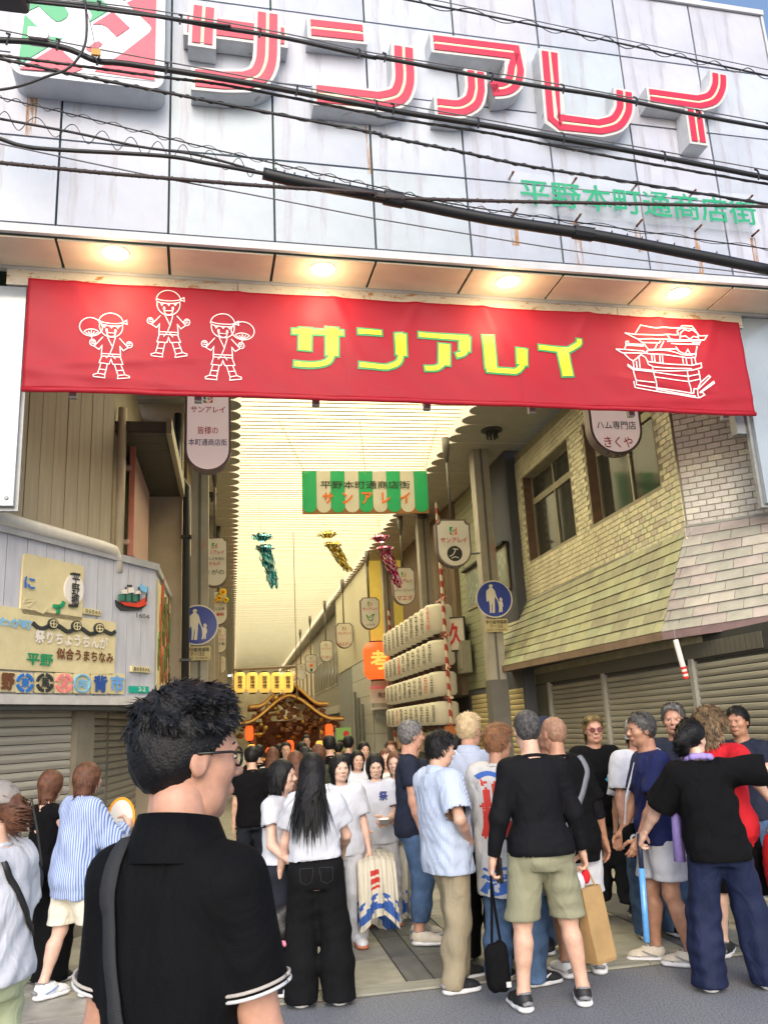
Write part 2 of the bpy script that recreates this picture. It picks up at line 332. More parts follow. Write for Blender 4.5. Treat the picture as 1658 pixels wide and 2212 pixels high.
for ch, strokes, wd, _ in letters:
    us = [q[0] for s in strokes for q in s]; vs = [q[1] for s in strokes for q in s]
    t = thing('sign_letter', f'big pink and white katakana letter {ch} on the white facade, {nth[ch]} of five', 'sign letter', Fl.p(sum(us)/len(us), min(vs), -.2), 'katakana letters on the facade')
    body, face, pk, cr = MB(), MB(), MB(), MB()
    for k, s in enumerate(strokes):
        e = k*.012
        body.band(Fl, s, wd, -.155, -.002+k*.002); face.band(Fl, s, wd*.985, -.004, .004+e)
        n = len(s)
        # two pink stripes with a cream line between, ends notched like a swallow tail
        A = np.array(s); d0 = A[1]-A[0]; d0 /= np.linalg.norm(d0); d1 = A[-1]-A[-2]; d1 /= np.linalg.norm(d1)
        S = [tuple(A[0]+d0*wd*.14)]+[tuple(q) for q in A[1:-1]]+[tuple(A[-1]-d1*wd*.14)]
        for sg in (-1, 1):
            off = []
            for i in range(n):
                a = np.array(S[max(i-1, 0)]); b = np.array(S[min(i+1, n-1)]); 
                d = (b-a)/np.linalg.norm(b-a); nn = np.array((-d[1], d[0]))
                if 0 < i < n-1:
                    p = np.array(S[i]); da = (p-a)/np.linalg.norm(p-a); nn2 = np.array((-da[1], da[0])); k2 = 1/max(.5, float(nn@nn2))
                else: k2 = 1
                off.append(np.array(S[i])+nn*sg*wd*.215*k2)
            pk.band(Fl, off, wd*.30, .002+e*.5, .013+e)
        cr.band(Fl, [A[0]+d0*wd*.2]+list(A[1:-1])+[A[-1]-d1*wd*.2], wd*.10, .002+e*.5, .010+e)
    b = part(body, 'casing', let_side, t); part(face, 'face', let_face, t); part(pk, 'stripe', let_pink, t); part(cr, 'centre_line', let_cream, t)
# ---------------------------------------------------------------- logo box
Fo = Frame(Ff.p(0, 0, .25), FX)
def lg(P): return [Fo.uv(x*.229, y*.229) for x, y in P]       # traced on the photograph's upper left corner
ul, vl = lg([(85, 690)])[0]; ur, vr = lg([(1545, 830)])[0]; vb = (vl+vr)/2-.01; vt = vb+1.52
lbox = thing('logo_sign_box', 'large square lightbox with green, red and white interlocking emblem at the top left', 'sign', Fo.p((ul+ur)/2, vb, -.3))
mb = MB(); mb.prism(Fo, rrect(ul, ur, vb, vt, .12, 5), -.248, 0); part(mb, 'casing', M('logo_casing', (.60, .62, .64), .5, .12, 4, rust=('#9c5424', .64, 4, (1, 1, 1))), lbox)
i = .075; fu0, fu1, fv0, fv1 = ul+i, ur-i, vb+i, vt-i; S = fu1-fu0
em_g, em_r, em_w = M('emblem_green', '#1f9a63', .3, .05), M('emblem_red', '#d43852', .3, .05), M('emblem_white', (.60, .62, .67), .3, .05)
mb = MB(); mb.fbox(Fo, fu0, fu1, fv0, fv1, 0, .006); part(mb, 'face', em_w, lbox)
def sq(P): return [(fu0+S*x, fv0+(fv1-fv0)*y) for x, y in P]
def emblem(sqf, fr, w, parent, gm, rm):                       # the emblem's green and red fields
    def N(P): return [((x-190)/1313., (650+160*(x-190)/1313.-y)/1313.) for x, y in P]
    G = [N([(203, 0), (190, -655), (900, -655), (560, -300), (530, 0), (540, 60), (600, 120), (628, 165), (610, 205), (560, 237), (510, 240), (465, 210), (335, 95), (205, 157)]), N([(205, 175), (395, 345), (470, 385), (580, 400), (178, 645), (190, 430)]), N([(720, 0), (925, 0), (1010, 90), (1040, 125), (835, 250), (860, 190), (840, 140), (760, 60)]), N([(1000, -150), (1250, -150), (1250, 0), (1170, 38), (1080, -40)])]
    R = [N([(1205, 60), (1320, 0), (1320, -500), (1503, -500), (1503, 805), (910, 712), (1180, 545), (1440, 350), (1462, 310), (1440, 270)]), N([(870, 270), (1065, 148), (1240, 303), (1113, 388), (1010, 290), (950, 268)]), N([(190, 680), (530, 470), (590, 475), (600, 530), (790, 690), (700, 722)]), N([(815, 500), (900, 440), (940, 430), (975, 460), (900, 515), (850, 530)])]
    a, b = MB(), MB()
    for P in G: a.prism(fr, sqf(P), w-.002, w+.004)
    for P in R: b.prism(fr, sqf(P), w-.002, w+.004)
    part(a, 'green_field', gm, parent); part(b, 'red_field', rm, parent)
emblem(sq, Fo, .008, lbox, em_g, em_r)
# ---------------------------------------------------------------- green street-name lettering on clear acrylic
Fs = Frame(Ff.p(0, 0, .09), FX)
(sa, sva), (sb, svb) = Fs.uv(1105, 445), Fs.uv(1640, 480)
vmid = (Fs.uv(1375, 430)[1]+Fs.uv(1375, 445)[1])/2; hh = .21
ns = thing('street_name_sign', 'clear acrylic strip with green Japanese lettering on rusty pins, lower right of the facade', 'sign', Fs.p((sa+sb)/2, vmid-hh))
mb = MB(); mb.fbox(Fs, sa, sb, vmid-hh, vmid+hh, -.006, 0); 
am = M('clear_acrylic', (.86, .9, .9), .12, 0, alpha=1); nt = am.node_tree
tr = nt.nodes.new('ShaderNodeBsdfTransparent'); mxs = nt.nodes.new('ShaderNodeMixShader'); mxs.inputs[0].default_value = .07
nt.links.new(tr.outputs[0], mxs.inputs[1]); nt.links.new(nt.nodes['Principled BSDF'].outputs[0], mxs.inputs[2]); nt.links.new(mxs.outputs[0], nt.nodes['Material Output'].inputs[0])
part(mb, 'sheet', am, ns)
text('平野本町通商店街', Fs, (sa+sb)/2+.03, vmid, .0, (sb-sa)*.95, .27, M('sign_green', '#12986a', .4, .08), ns, bold=.02, thick=.012)
rustm = M('rusty_pin', '#6b3a1c', .9, .4, 30)
for k in range(5):
    for sgn in (-1, 1):
        uu = sa+.04+(sb-sa-.08)*k/4; mb = MB(); mb.tube([Fs.p(uu, vmid+sgn*(hh-.02), -.1), Fs.p(uu, vmid+sgn*(hh-.02), .02)], .011, 6); part(mb, 'pin', rustm, ns)
# rust runs below the pins are stains on the panels: thin flush films
stain = M('rust_stain', '#c69050', .7, .3, 9)
nt = stain.node_tree; tr = nt.nodes.new('ShaderNodeBsdfTransparent'); mxs = nt.nodes.new('ShaderNodeMixShader'); nz = nt.nodes.new('ShaderNodeTexNoise'); nz.inputs['Scale'].default_value = 5
mpn = nt.nodes.new('ShaderNodeMapping'); mpn.inputs['Scale'].default_value = (9, 9, .7); tcn = nt.nodes.new('ShaderNodeTexCoord'); nt.links.new(tcn.outputs['Object'], mpn.inputs[0]); nt.links.new(mpn.outputs[0], nz.inputs['Vector'])
rmp = nt.nodes.new('ShaderNodeMapRange'); rmp.inputs['From Min'].default_value = .42; rmp.inputs['From Max'].default_value = .72; rmp.inputs['To Max'].default_value = .75; nt.links.new(nz.outputs[0], rmp.inputs['Value']); nt.links.new(rmp.outputs[0], mxs.inputs[0])
nt.links.new(tr.outputs[0], mxs.inputs[1]); nt.links.new(nt.nodes['Principled BSDF'].outputs[0], mxs.inputs[2]); nt.links.new(mxs.outputs[0], nt.nodes['Material Output'].inputs[0])
for uu, v0, l, wd in [(sa+.04+(sb-sa-.08)*k/4, vmid-hh, random.uniform(.25, .5), random.uniform(.03, .07)) for k in range(5)]+[(-1.62, 6.95, .5, .05), (-1.58, 6.9, .35, .03), (1.2, 6.9, .5, .03)]:
    mb = MB(); mb.fbox(Ff, uu-wd/2, uu+wd/2, v0-l, v0, .004, .0055); part(mb, 'rust_run', stain, gate)
# ================================================================ red festival banner
bann = thing('red_banner', 'wide red vinyl banner with yellow katakana and white festival line drawings', 'banner', Fb.p(1.67, 4.45))
BU0, BU1, BV0, BV1 = -1.665, 5.0, 4.452, 5.425
def bw(u, v):                     # billow and creases of the vinyl
    t = (u-BU0)/(BU1-BU0); h = (v-BV0)/(BV1-BV0)
    w = .10+.03*math.sin(t*math.pi)*(1-h)
    for cu, cs, amp in ((-1.3, .9, .016), (.05, -.8, .014), (.9, .7, .015), (1.65, -.9, .018), (2.3, .8, .016), (3.35, -1.1, .020), (4.1, .9, .016), (4.7, -.8, .014)):
        d = (u-cu)-cs*(1-h)*.45; w += amp*math.exp(-(d/.055)**2)*h*h*1.1
    w += .008*math.sin(u*5.1+v*3)+.005*math.sin(u*13+v*17)*(1-.6*h)
    for cv, sl in ((4.68, .10), (4.57, -.07)):
        d = v-cv-sl*(u+1.2); w += .012*math.exp(-(d/.035)**2)*math.exp(-((u+1.0)/1.0)**2)
        d = v-cv+sl*(u-4.4); w += .012*math.exp(-(d/.035)**2)*math.exp(-((u-4.3)/.8)**2)
    return w
class Cloth(Frame):
    def p(s, u, v, w=0): return Frame.p(s, u, v, w+bw(u, v))
Fc = Cloth(Fb.o, FX)
def dense(P, step=.04):
    out = []
    for a, b in zip(P[:-1], P[1:]):
        a, b = np.array(a), np.array(b); n = max(1, int(np.linalg.norm(b-a)/step)); out += [a+(b-a)*k/n for k in range(n)]
    return out+[np.array(P[-1])]
red_v = M('banner_red', '#b0152e', .58, .05, 2, .04, 30)
nt = red_v.node_tree; tl = nt.nodes.new('ShaderNodeBsdfTranslucent'); tl.inputs[0].default_value = (.75, .03, .05, 1); mxs = nt.nodes.new('ShaderNodeMixShader'); mxs.inputs[0].default_value = .28
nt.links.new(nt.nodes['Principled BSDF'].outputs[0], mxs.inputs[1]); nt.links.new(tl.outputs[0], mxs.inputs[2]); nt.links.new(mxs.outputs[0], nt.nodes['Material Output'].inputs[0])
NU, NV = 220, 36; V = [Fc.p(BU0+(BU1-BU0)*i/NU, BV0+(BV1-BV0)*j/NV) for j in range(NV+1) for i in range(NU+1)]
mb = MB(); mb.add(V, [(j*(NU+1)+i, j*(NU+1)+i+1, (j+1)*(NU+1)+i+1, (j+1)*(NU+1)+i) for j in range(NV) for i in range(NU)])
sheet = part(mb, 'sheet', red_v, bann, True)
md = sheet.modifiers.new('thickness', 'SOLIDIFY'); md.thickness = .006
mb = MB(); mb.tube([Fc.p(BU0+(BU1-BU0)*k/40, BV0-.012) for k in range(41)], .022, 8); part(mb, 'hem', red_v, bann, True)
for uu in (-.62, 1.0, 2.6):
    mb = MB(); mb.band(Fc, dense([(uu, BV0), (uu, BV1)]), .004, .001, .0035); part(mb, 'seam', M('banner_seam', '#a3142c', .5, .1), bann)
for k in range(7):
    uu = BU0+.35+k*1.0; mb = MB(); mb.fbox(Fb, uu, uu+.06, BV0-.05, BV0+.02, .0, .05); part(mb, 'clip', steel, bann)
by, bgn, bwh = M('print_yellow', '#f4d81c', .4, .04), M('print_green', '#2f9a5a', .4, .04), M('print_white', (.92, .84, .84), .4, .03)
def z3(P): return [Fc.uv(x*.5, 490+y*.5, .1) for x, y in P]
def z4(P): return [Fc.uv(829+x*.5, 490+y*.5, .1) for x, y in P]
ban_strokes = [  # (points, width)
 (z3([(1262, 452), (1480, 464)]), .045), (z3([(1318, 440), (1316, 535)]), .105), (z3([(1432, 445), (1440, 530)])+rnd(z3([(1438, 540), (1415, 585), (1360, 600), (1300, 598)]))+z3([(1270, 594)]), .045), (z3([(1432, 440), (1432, 560)]), .105),
 (z3([(1545, 456), (1645, 462)]), .045), (z3([(1550, 603), (1650, 612)])+rnd(z4([(10, 612), (60, 590), (72, 540)]))+z4([(68, 462)]), .045), (z4([(70, 465), (72, 560)]), .10),
 (z4([(150, 468), (350, 484)])+rnd(z4([(352, 500), (345, 545), (310, 560)])), .045), (z4([(345, 480), (345, 540)]), .10), (z4([(250, 510), (258, 570)])+rnd(z4([(255, 590), (225, 612), (175, 615)])), .045), (z4([(258, 510), (258, 600)]), .10),
 (z4([(445, 475), (458, 618)]), .105), (z4([(440, 622), (560, 632)])+rnd(z4([(575, 625), (598, 590), (594, 530)])), .045), (z4([(592, 530), (592, 600)]), .10),
 (z4([(668, 522), (790, 535)])+rnd(z4([(800, 532), (835, 510), (838, 490)])), .045), (z4([(770, 540), (790, 648)]), .105)]
go, yo = MB(), MB()
for k, (P, wd) in enumerate(ban_strokes):
    P = dense(P); e = k*.00012; A = [np.array(q) for q in P]
    d0 = (A[1]-A[0])/np.linalg.norm(A[1]-A[0]); d1 = (A[-1]-A[-2])/np.linalg.norm(A[-1]-A[-2])
    go.band(Fc, [A[0]-d0*.016]+A[1:-1]+[A[-1]+d1*.016], wd+.034, .003, .005+e); yo.band(Fc, A, wd, .006, .009+e)
part(go, 'lettering_outline', bgn, bann); part(yo, 'lettering', by, bann)
def line_art(curves, wd, name):
    mb = MB()
    for P in curves:
        P = dense(P, .03)
        if len(P) > 1: mb.band(Fc, P, wd, .003, .006)
    return part(mb, name, bwh, bann)
def kid(cx, cy, fan, tilt):      # children in festival coats, line drawing; local units are zoomed photograph pixels
    def T(P): return z3([(cx+x*.86, cy+y*.86+x*.05) for x, y in P])
    def arc(x, y, rx, ry, a0, a1, n=14): return [(x+rx*math.cos(math.radians(a0+(a1-a0)*k/n)), y+ry*math.sin(math.radians(a0+(a1-a0)*k/n))) for k in range(n+1)]
    C = [arc(0, -112, 62, 52, 180, 360), arc(0, -95, 58, 55, -15, 195), arc(0, -112, 60, 14, 10, 170), arc(0, -125, 62, 14, 10, 170), arc(-22, -74, 4, 7, 0, 360, 8), arc(22, -74, 4, 7, 0, 360, 8), arc(0, -62, 22, 20, 0, 180, 8)+[(22, -62), (-22, -62)],
         [(-40, -100), (-34, -88), (-22, -102)], [(-8, -100), (2, -88), (10, -101)], [(24, -101), (34, -89), (42, -100)], [(60, -122), (78, -132), (80, -112), (62, -118)],
         [(-40, -38), (-85, 10), (-60, 25), (-45, 5), (-48, 45), (48, 45), (45, 5), (62, 25), (86, 8), (42, -38)], [(-18, -40), (8, 10), (22, -40)], [(8, 10), (-4, 40)], [(-48, 45), (-48, 58), (48, 58), (48, 45)], [(-8, 50), (-25, 68)], [(6, 50), (22, 70)],
         [(-46, 58), (-58, 96), (-8, 98), (0, 72), (10, 98), (60, 94), (46, 58)], [(-50, 98), (-66, 150), (-30, 154), (-18, 99)], [(18, 99), (36, 154), (70, 146), (50, 97)], [(-60, 126), (-24, 128)], [(28, 128), (64, 122)], [(-66, 150), (-88, 158), (-86, 168), (-30, 172), (-30, 154)], [(36, 154), (34, 172), (92, 162), (92, 152), (70, 146)]]
    hs = -1 if fan < 0 else 1
    for s in (-1, 1): C += [arc(s*92, -8, 15, 16, 0, 360, 10), [(s*84, -14), (s*98, -16)], [(s*82, -4), (s*99, -6)]]
    if fan: C += [arc(fan*100, -85, 58, 46, 0, 360, 20), [(fan*96, -22), (fan*98, -60)], arc(fan*98, -52, 40, 22, 200, 340, 8)]+[[(fan*98, -38), (fan*98+dx, -68+abs(dx)*.3)] for dx in (-32, -16, 0, 16, 32)]
    return [T(c) for c in C]
line_art(kid(480, 513, -1, 0), .007, 'line_drawing'); line_art(kid(728, 418, 0, 0), .007, 'line_drawing'); line_art(kid(962, 520, 1, 0), .007, 'line_drawing')
def fl(P): return [Fc.uv((2150+x*.2714)*.6123, (1100+y*.2714)*.6123, .1) for x, y in P]
flt = [[(190, 275), (330, 295), (880, 300), (870, 250), (920, 215), (1060, 225), (1120, 270), (1155, 320), (1250, 318), (1215, 375), (950, 370), (560, 350), (360, 355), (190, 275)], [(330, 280), (400, 170), (590, 205), (900, 215), (930, 185), (1060, 190), (1110, 250)], [(910, 365), (910, 280), (960, 235), (1020, 255), (1060, 235), (1130, 290), (1145, 370)], [(920, 325), (975, 320), (1030, 360), (1080, 325), (1130, 340)], [(740, 305), (780, 360)],
       [(360, 355), (420, 400), (640, 405), (660, 375)], [(440, 415), (500, 490), (580, 490), (610, 420)], [(700, 380), (650, 475)], [(740, 385), (1170, 385), (1160, 410), (1060, 408)], [(790, 415), (1150, 430), (1150, 440)], [(850, 455), (900, 520), (980, 550), (1110, 550), (1125, 450)], [(65, 495), (180, 500), (430, 510), (480, 540), (150, 545), (65, 495)], [(180, 490), (210, 420), (450, 425)], [(200, 440), (440, 445)], [(200, 430), (205, 390), (235, 385), (240, 405)],
       [(480, 505), (640, 495), (780, 510), (930, 560), (1060, 565), (1115, 540), (1110, 590), (1020, 600), (880, 585), (700, 555), (480, 545), (480, 505)], [(590, 490), (850, 485), (900, 520)], [(980, 545), (1010, 490), (1040, 545)], [(170, 550), (240, 620), (290, 650), (330, 620), (400, 560)], [(400, 560), (460, 600), (490, 660)], [(540, 555), (550, 660)], [(575, 560), (585, 660)], [(645, 560), (655, 670)], [(680, 565), (690, 680)], [(290, 655), (300, 740)], [(330, 650), (340, 740)], [(365, 580), (380, 740)], [(935, 600), (950, 680)], [(985, 605), (995, 690)], [(1055, 600), (1065, 690)], [(1100, 590), (1115, 680)],
       [(220, 690), (290, 745), (550, 770), (1060, 765), (1185, 730), (1180, 670), (1060, 700), (900, 690), (480, 650), (490, 690), (560, 720), (1060, 745)], [(220, 690), (225, 715), (290, 760), (550, 790)], [(290, 750), (320, 900), (330, 960), (590, 995), (1060, 1060), (1085, 1060), (1085, 1005), (1130, 1010), (1175, 920), (1145, 760)], [(545, 730), (610, 1040)], [(1000, 775), (1055, 1055)], [(560, 790), (1020, 840), (1150, 815)], [(570, 855), (1030, 905), (1160, 880)], [(320, 905), (570, 930)], [(290, 915), (310, 1000), (590, 1040), (840, 1075), (1060, 1115), (1150, 1125), (1230, 1080), (1200, 1050), (1160, 1050)], [(590, 1010), (850, 1060), (1110, 1100)], [(1130, 1010), (1150, 1125)], [(1175, 920), (1280, 830), (1300, 850), (1140, 1010)], [(1160, 1050), (1340, 910), (1350, 930), (1170, 1060)]]
line_art([fl(c) for c in flt], .0105, 'line_drawing')
# ================================================================ arcade canopy: slatted luminous ceiling, scalloped side soffits, columns
canopy = thing('arcade_canopy', 'covered arcade roof with pale slatted luminous ceiling and scalloped edges', 'canopy', (1.75, 8, 0))
slat_m = M('ceiling_slat', (.47, .45, .37), .6, .04, 3)
diff = M('luminous_panel', (.9, .88, .75), .6, 0, emit=(1, .90, .62), estr=3.15)
roofm = M('canopy_roof', (.35, .35, .33), .7)
mb = MB(); mb.box((-.1, 7.6, 6.90), (3.64, 78, 6.92)); part(mb, 'luminous_panel', diff, canopy)
mb = MB(); mb.box((-1.6, 7.55, 6.95), (5.2, 79, 7.05)); part(mb, 'roof_deck', roofm, canopy)
def blade(mb, y, z): mb.add([(x, y+dy, z+dz) for dz, dy in ((0, -.012), (.010, -.020), (.085, .012), (.085, .019), (.0, .0)) for x in (-.08, 3.62)], [(0, 1, 3, 2), (2, 3, 5, 4), (4, 5, 7, 6), (6, 7, 9, 8), (8, 9, 1, 0)])
sl = MB(); blade(sl, 0, 0); slm = sl.mesh('ceiling_slat', slat_m)
for k in range(220): piece('ceiling_slat', slm, Matrix.Translation((0, 7.7+k*.16, 6.34+random.uniform(-.003, .003))), canopy)
sl = MB()
for k in range(220, 440): blade(sl, 7.7+k*.16, 6.34)
tag(part(sl, 'far_ceiling_slats', slat_m, canopy), kind='stuff')
sc_u = M('scallop_board', (.42, .40, .33), .6, .1, 4); sc_e = M('scallop_edge', (.78, .70, .66), .5, .08, 4)
def scallop(sgn):
    mb = MB(); r = .205; L = 1.2; arc_ = [(sgn*(r*math.cos(a)), r*math.sin(a)) for a in (math.pi*(k/12-.5) for k in range(13))]
    poly = arc_+[(-sgn*L, r), (-sgn*L, -r)]
    if sgn < 0: poly = poly[::-1]
    n = len(poly); z0, z1_ = 0, .15
    mb.add([(x, y, z0) for x, y in poly], [tuple(range(n))[::-1]], 0); mb.add([(x, y, z1_) for x, y in poly], [tuple(range(n))], 0)
    mb.add([(x, y, z) for z in (z0, z1_) for x, y in poly], [(i, (i+1) % n, n+(i+1) % n, n+i) for i in range(n)], 1)
    return mb.mesh('scallop_board', [sc_u, sc_e])
sr, sl_ = scallop(-1), scallop(1)
for k in range(140):
    yy = 7.75+.415*k
    piece('scallop_board', sr, Matrix.Translation((3.62, yy, 6.1+.004*(k % 2))), canopy)
    piece('scallop_board', sl_, Matrix.Translation((-.08, yy, 6.1+.004*(k % 2))), canopy)
for (x0, x1) in ((-.16, -.10), (3.64, 3.70)):
    mb = MB(); mb.box((x0, 7.6, 6.215), (x1, 78, 6.9)); part(mb, 'ceiling_fascia', sc_e, canopy)
colm = M('column_paint', (.36, .33, .27), .55, .14, 3, rust=((.42, .20, .14), .58, 1.0, (1, 1, .8)))
cold = M('column_wrap', (.13, .125, .11), .6, .15, 5)
for i, yc in enumerate((12.95, 17.4, 22, 26.6, 31, 36, 42, 49, 57)):
    for sx, xc in ((1, 4.08), (-1, -.50)):
        mb = MB(); mb.box((xc-.13, yc-.13, 0), (xc+.13, yc+.13, 6.1)); part(mb, 'column', colm, canopy)
        mb = MB(); mb.box((xc-.142, yc-.142, .02), (xc+.142, yc+.142, 2.3)); part(mb, 'column_base', cold, canopy)
        mb = MB(); mb.box((xc-.02, yc-.136, 2.3), (xc+.02, yc-.131, 6.1)); part(mb, 'column_groove', cold, canopy)
# round ceiling lamps on the scallop soffit
lampd = M('dark_fitting', (.05, .05, .05), .5)
for k, (x_, y_) in enumerate(((4.0, 11.9), (-.45, 12.0), (4.0, 17.0), (-.45, 15.6))):
    mb = MB(); mb.lathe((x_, y_, 6.1), [(.17, 0), (.17, -.02), (.12, -.03)], 16); 
    for a in range(8): mb.tube([(x_+.08*math.cos(a*.785), y_+.08*math.sin(a*.785), 6.08), (x_+.08*math.cos(a*.785), y_+.08*math.sin(a*.785), 5.96)], .02, 6)
    part(mb, 'soffit_lamp', lampd, canopy)
# ================================================================ left corner building
LD = np.array([.515, .857, 0]); LD /= np.linalg.norm(LD); LC = np.array([-.80, 8.95, 0])
Lw = Frame(LC, LD)                       # chamfered street face, u runs towards the arcade corner (u = 0)
left = thing('corner_shop', 'grey sided corner shop on the left with closed shutters and brown upper storey', 'building', (-1.8, 8.6, 0))
sid = M('grey_siding', (.47, .475, .53), .5, .12, 2.5); sid_d = M('siding_gap', (.08, .085, .10), .8)
SZ0, SZ1 = 2.06, 3.55
vt0, vt1 = Lw.uv(345, 1235)[1], Lw.uv(0, 1165)[1]
SZ1 = vt0
mb = MB(); mb.fbox(Lw, -3.2, -.012, SZ0, SZ1, -.5, -.02); part(mb, 'siding_core', sid_d, left)
plk = unit_box('siding_plank', sid, .01)
ub = [Lw.uv(px, 1380)[0] for px in (28, 75, 122, 166, 206, 244, 282, 316, 345)]
ub = [-1.75-.235*k for k in range(6, 0, -1)]+[]
pitch = .225
for k in range(13):
    u1 = -pitch*k; fpiece('siding_plank', plk, Lw, u1-pitch+.005, u1-.005, SZ0+.02, SZ1, -.02, random.uniform(.0, .004), left)
Ls = Frame((LC[0], LC[1], 0), (0, 1, 0))   # arcade side of the siding box
mb = MB(); mb.fbox(Ls, .004, 2.0, SZ0, SZ1, -.4, -.012); part(mb, 'siding_return', sid, left)
for k in range(8): fpiece('siding_plank', plk, Ls, .01+.25*k, .25+.25*k, SZ0+.02, SZ1, -.012, .002, left)
capm = M('aluminium_cap', (.45, .46, .50), .4, .12, 6, metal=.4)
mb = MB(); mb.fbox(Lw, -3.2, .02, SZ1, SZ1+.07, -.5, .035); mb.fbox(Ls, .0, 2.0, SZ1+.002, SZ1+.068, -.3, .03); part(mb, 'cap_flashing', capm, left)
trmw = M('rusted_trim', (.5, .48, .45), .6, .15, 5, rust=('#8a4a22', .6, 12, (1, 1, 1)))
mb = MB(); mb.fbox(Lw, -3.2, .02, SZ0-.06, SZ0+.018, -.5, .03); part(mb, 'lower_flashing', trmw, left)
# soffit of the siding box, shutter box and shutters below
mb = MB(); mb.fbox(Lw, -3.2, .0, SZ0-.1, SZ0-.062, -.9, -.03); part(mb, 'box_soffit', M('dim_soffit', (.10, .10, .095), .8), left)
sh_l = M('shutter_steel', (.42, .395, .335), .45, .25, 2.2, .1, 20, metal=.25, rust=((.16, .12, .08), .62, 3, (1, 1, 6)))
def shutter(fr, u0, u1, v0, v1, parent, mat, name, pitch=.075, label=None):
    s = MB(); s.fbox(fr, u0, u1, v0, v1, -.05, -.035); sh = part(s, 'shutter', M('shutter_back', (.09, .085, .07), .8), parent)
    me = _sl.get(mat.name)
    if me is None:
        q = MB(); q.add([(-.5, .5, -.5), (.5, .5, -.5), (.5, .5, .5), (-.5, .5, .5), (-.5, -.2, -.5), (.5, -.2, -.5), (.5, -.5, -.1), (-.5, -.5, -.1), (.5, -.35, .3), (-.5, -.35, .3), (.5, .1, .5), (-.5, .1, .5)],
                        [(0,3,2,1),(0,1,5,4),(4,5,6,7),(7,6,8,9),(9,8,10,11),(11,10,2,3),(0,4,7,9,11,3),(1,2,10,8,6,5)]); me = _sl[mat.name] = q.mesh('shutter_slat', mat)
    n = int((v1-v0)/pitch)
    for k in range(n): fpiece('shutter_slat', me, fr, u0+.004, u1-.004, v0+k*pitch+.003, v0+(k+1)*pitch-.004, -.035, -.008+random.uniform(-.002, .002), sh)
    b = MB(); b.fbox(fr, u0, u1, v0-.0, v0+.05, -.03, .004); part(b, 'bottom_rail', mat, sh)
    return sh
_sl = {}
U_P0, U_P1 = Lw.uv(152, 1700, -.25)[0], Lw.uv(190, 1700, -.25)[0]
Lq = Frame(Lw.p(0, 0, -.25), LD)
shutter(Lq, -2.6, U_P0, .03, SZ0-.08, left, sh_l, 'shutter')
postm = M('shop_post', (.20, .175, .13), .6, .2, 5)
mb = MB(); mb.fbox(Lq, U_P0, U_P1, 0, SZ0-.06, -.12, .05); part(mb, 'corner_post', postm, left)
pc = Lq.p(U_P1, 0, -.08)
Lr = Frame(pc, (.10, 1, 0))
shutter(Lr, .02, .95, .03, SZ0-.08, left, sh_l, 'shutter'); shutter(Lr, 1.0, 2.6, .03, SZ0-.08, left, sh_l, 'shutter')
mb = MB(); mb.fbox(Lr, .95, 1.0, 0, SZ0-.06, -.08, .0); part(mb, 'mullion', postm, left)
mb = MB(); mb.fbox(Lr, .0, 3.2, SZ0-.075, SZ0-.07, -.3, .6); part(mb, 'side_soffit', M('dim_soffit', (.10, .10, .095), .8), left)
# upper storey
UC = np.array([-1.2, 8.45, 0]); Uw = Frame(UC, LD); Us = Frame(UC, (0, 1, 0))
tanm = M('brown_cladding', (.36, .30, .205), .6, .16, 2.2, .15, 70); tan_d = M('cladding_gap', (.04, .03, .02), .8)
mb = MB(); mb.fbox(Uw, -3, -.01, SZ1, 5.9, -.5, -.018); part(mb, 'upper_core', tan_d, left)
tp = unit_box('cladding_board', tanm, .012); cp_ = .165
for k in range(16): fpiece('cladding_board', tp, Uw, -cp_*(k+1)+.004, -cp_*k-.004, SZ1+.05, 5.85, -.018, random.uniform(0, .005), left)
mb = MB(); mb.fbox(Us, .0, 2.6, SZ1, 5.9, -.4, -.004); part(mb, 'side_wall', tanm, left)
pipm = M('cream_pipe', (.50, .42, .29), .5, .1, 4)
mb = MB(); mb.tube([Us.p(.12, SZ1-.05, .07), Us.p(.12, 5.05, .07)], .045, 10); part(mb, 'downpipe', pipm, left, True)
mb = MB(); mb.tube([Uw.p(-3, SZ1+.13, .10), Uw.p(-.25, SZ1+.10, .10), Uw.p(-.06, SZ1+.09, .09), Uw.p(.03, SZ1+.02, .06), Uw.p(.05, SZ1-.1, .05)], .06, 10); part(mb, 'gutter_pipe', M('white_pipe', (.62, .58, .50), .45, .12, 4), left, True)
# louvred window screen on the arcade side
ws = MB(); ws.fbox(Us, .45, 2.3, SZ1+.3, 4.75, .0, .02); scr = part(ws, 'window', M('window_green', (.10, .12, .06), .3), left)
lou = M('pink_louvre', (.62, .42, .33), .5, .08)
lm = unit_box('louvre_blade', lou)
for k in range(26): fpiece('louvre_blade', lm, Us, .62+.062*k, .65+.062*k, SZ1+.22, 4.72, .10, .15, scr)
mb = MB(); mb.fbox(Us, .56, .60, SZ1+.18, 4.78, .10, .16); part(mb, 'louvre_frame', M('salmon_frame', (.60, .22, .15), .5), scr)
for v_ in (SZ1+.3, 4.5):
    mb = MB(); mb.fbox(Us, .5, .58, v_, v_+.04, .0, .12); part(mb, 'bracket', lou, scr)
# eave with ribbed dark soffit
eave_z = 4.78
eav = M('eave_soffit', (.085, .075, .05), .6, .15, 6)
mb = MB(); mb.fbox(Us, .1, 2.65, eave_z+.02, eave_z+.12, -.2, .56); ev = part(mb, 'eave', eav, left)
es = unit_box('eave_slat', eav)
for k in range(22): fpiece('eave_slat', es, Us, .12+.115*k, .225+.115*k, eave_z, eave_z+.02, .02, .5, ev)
mb = MB(); mb.fbox(Us, .05, 2.66, eave_z-.03, eave_z+.14, .52, .575); part(mb, 'fascia', M('eave_fascia', (.33, .29, .19), .5), ev)
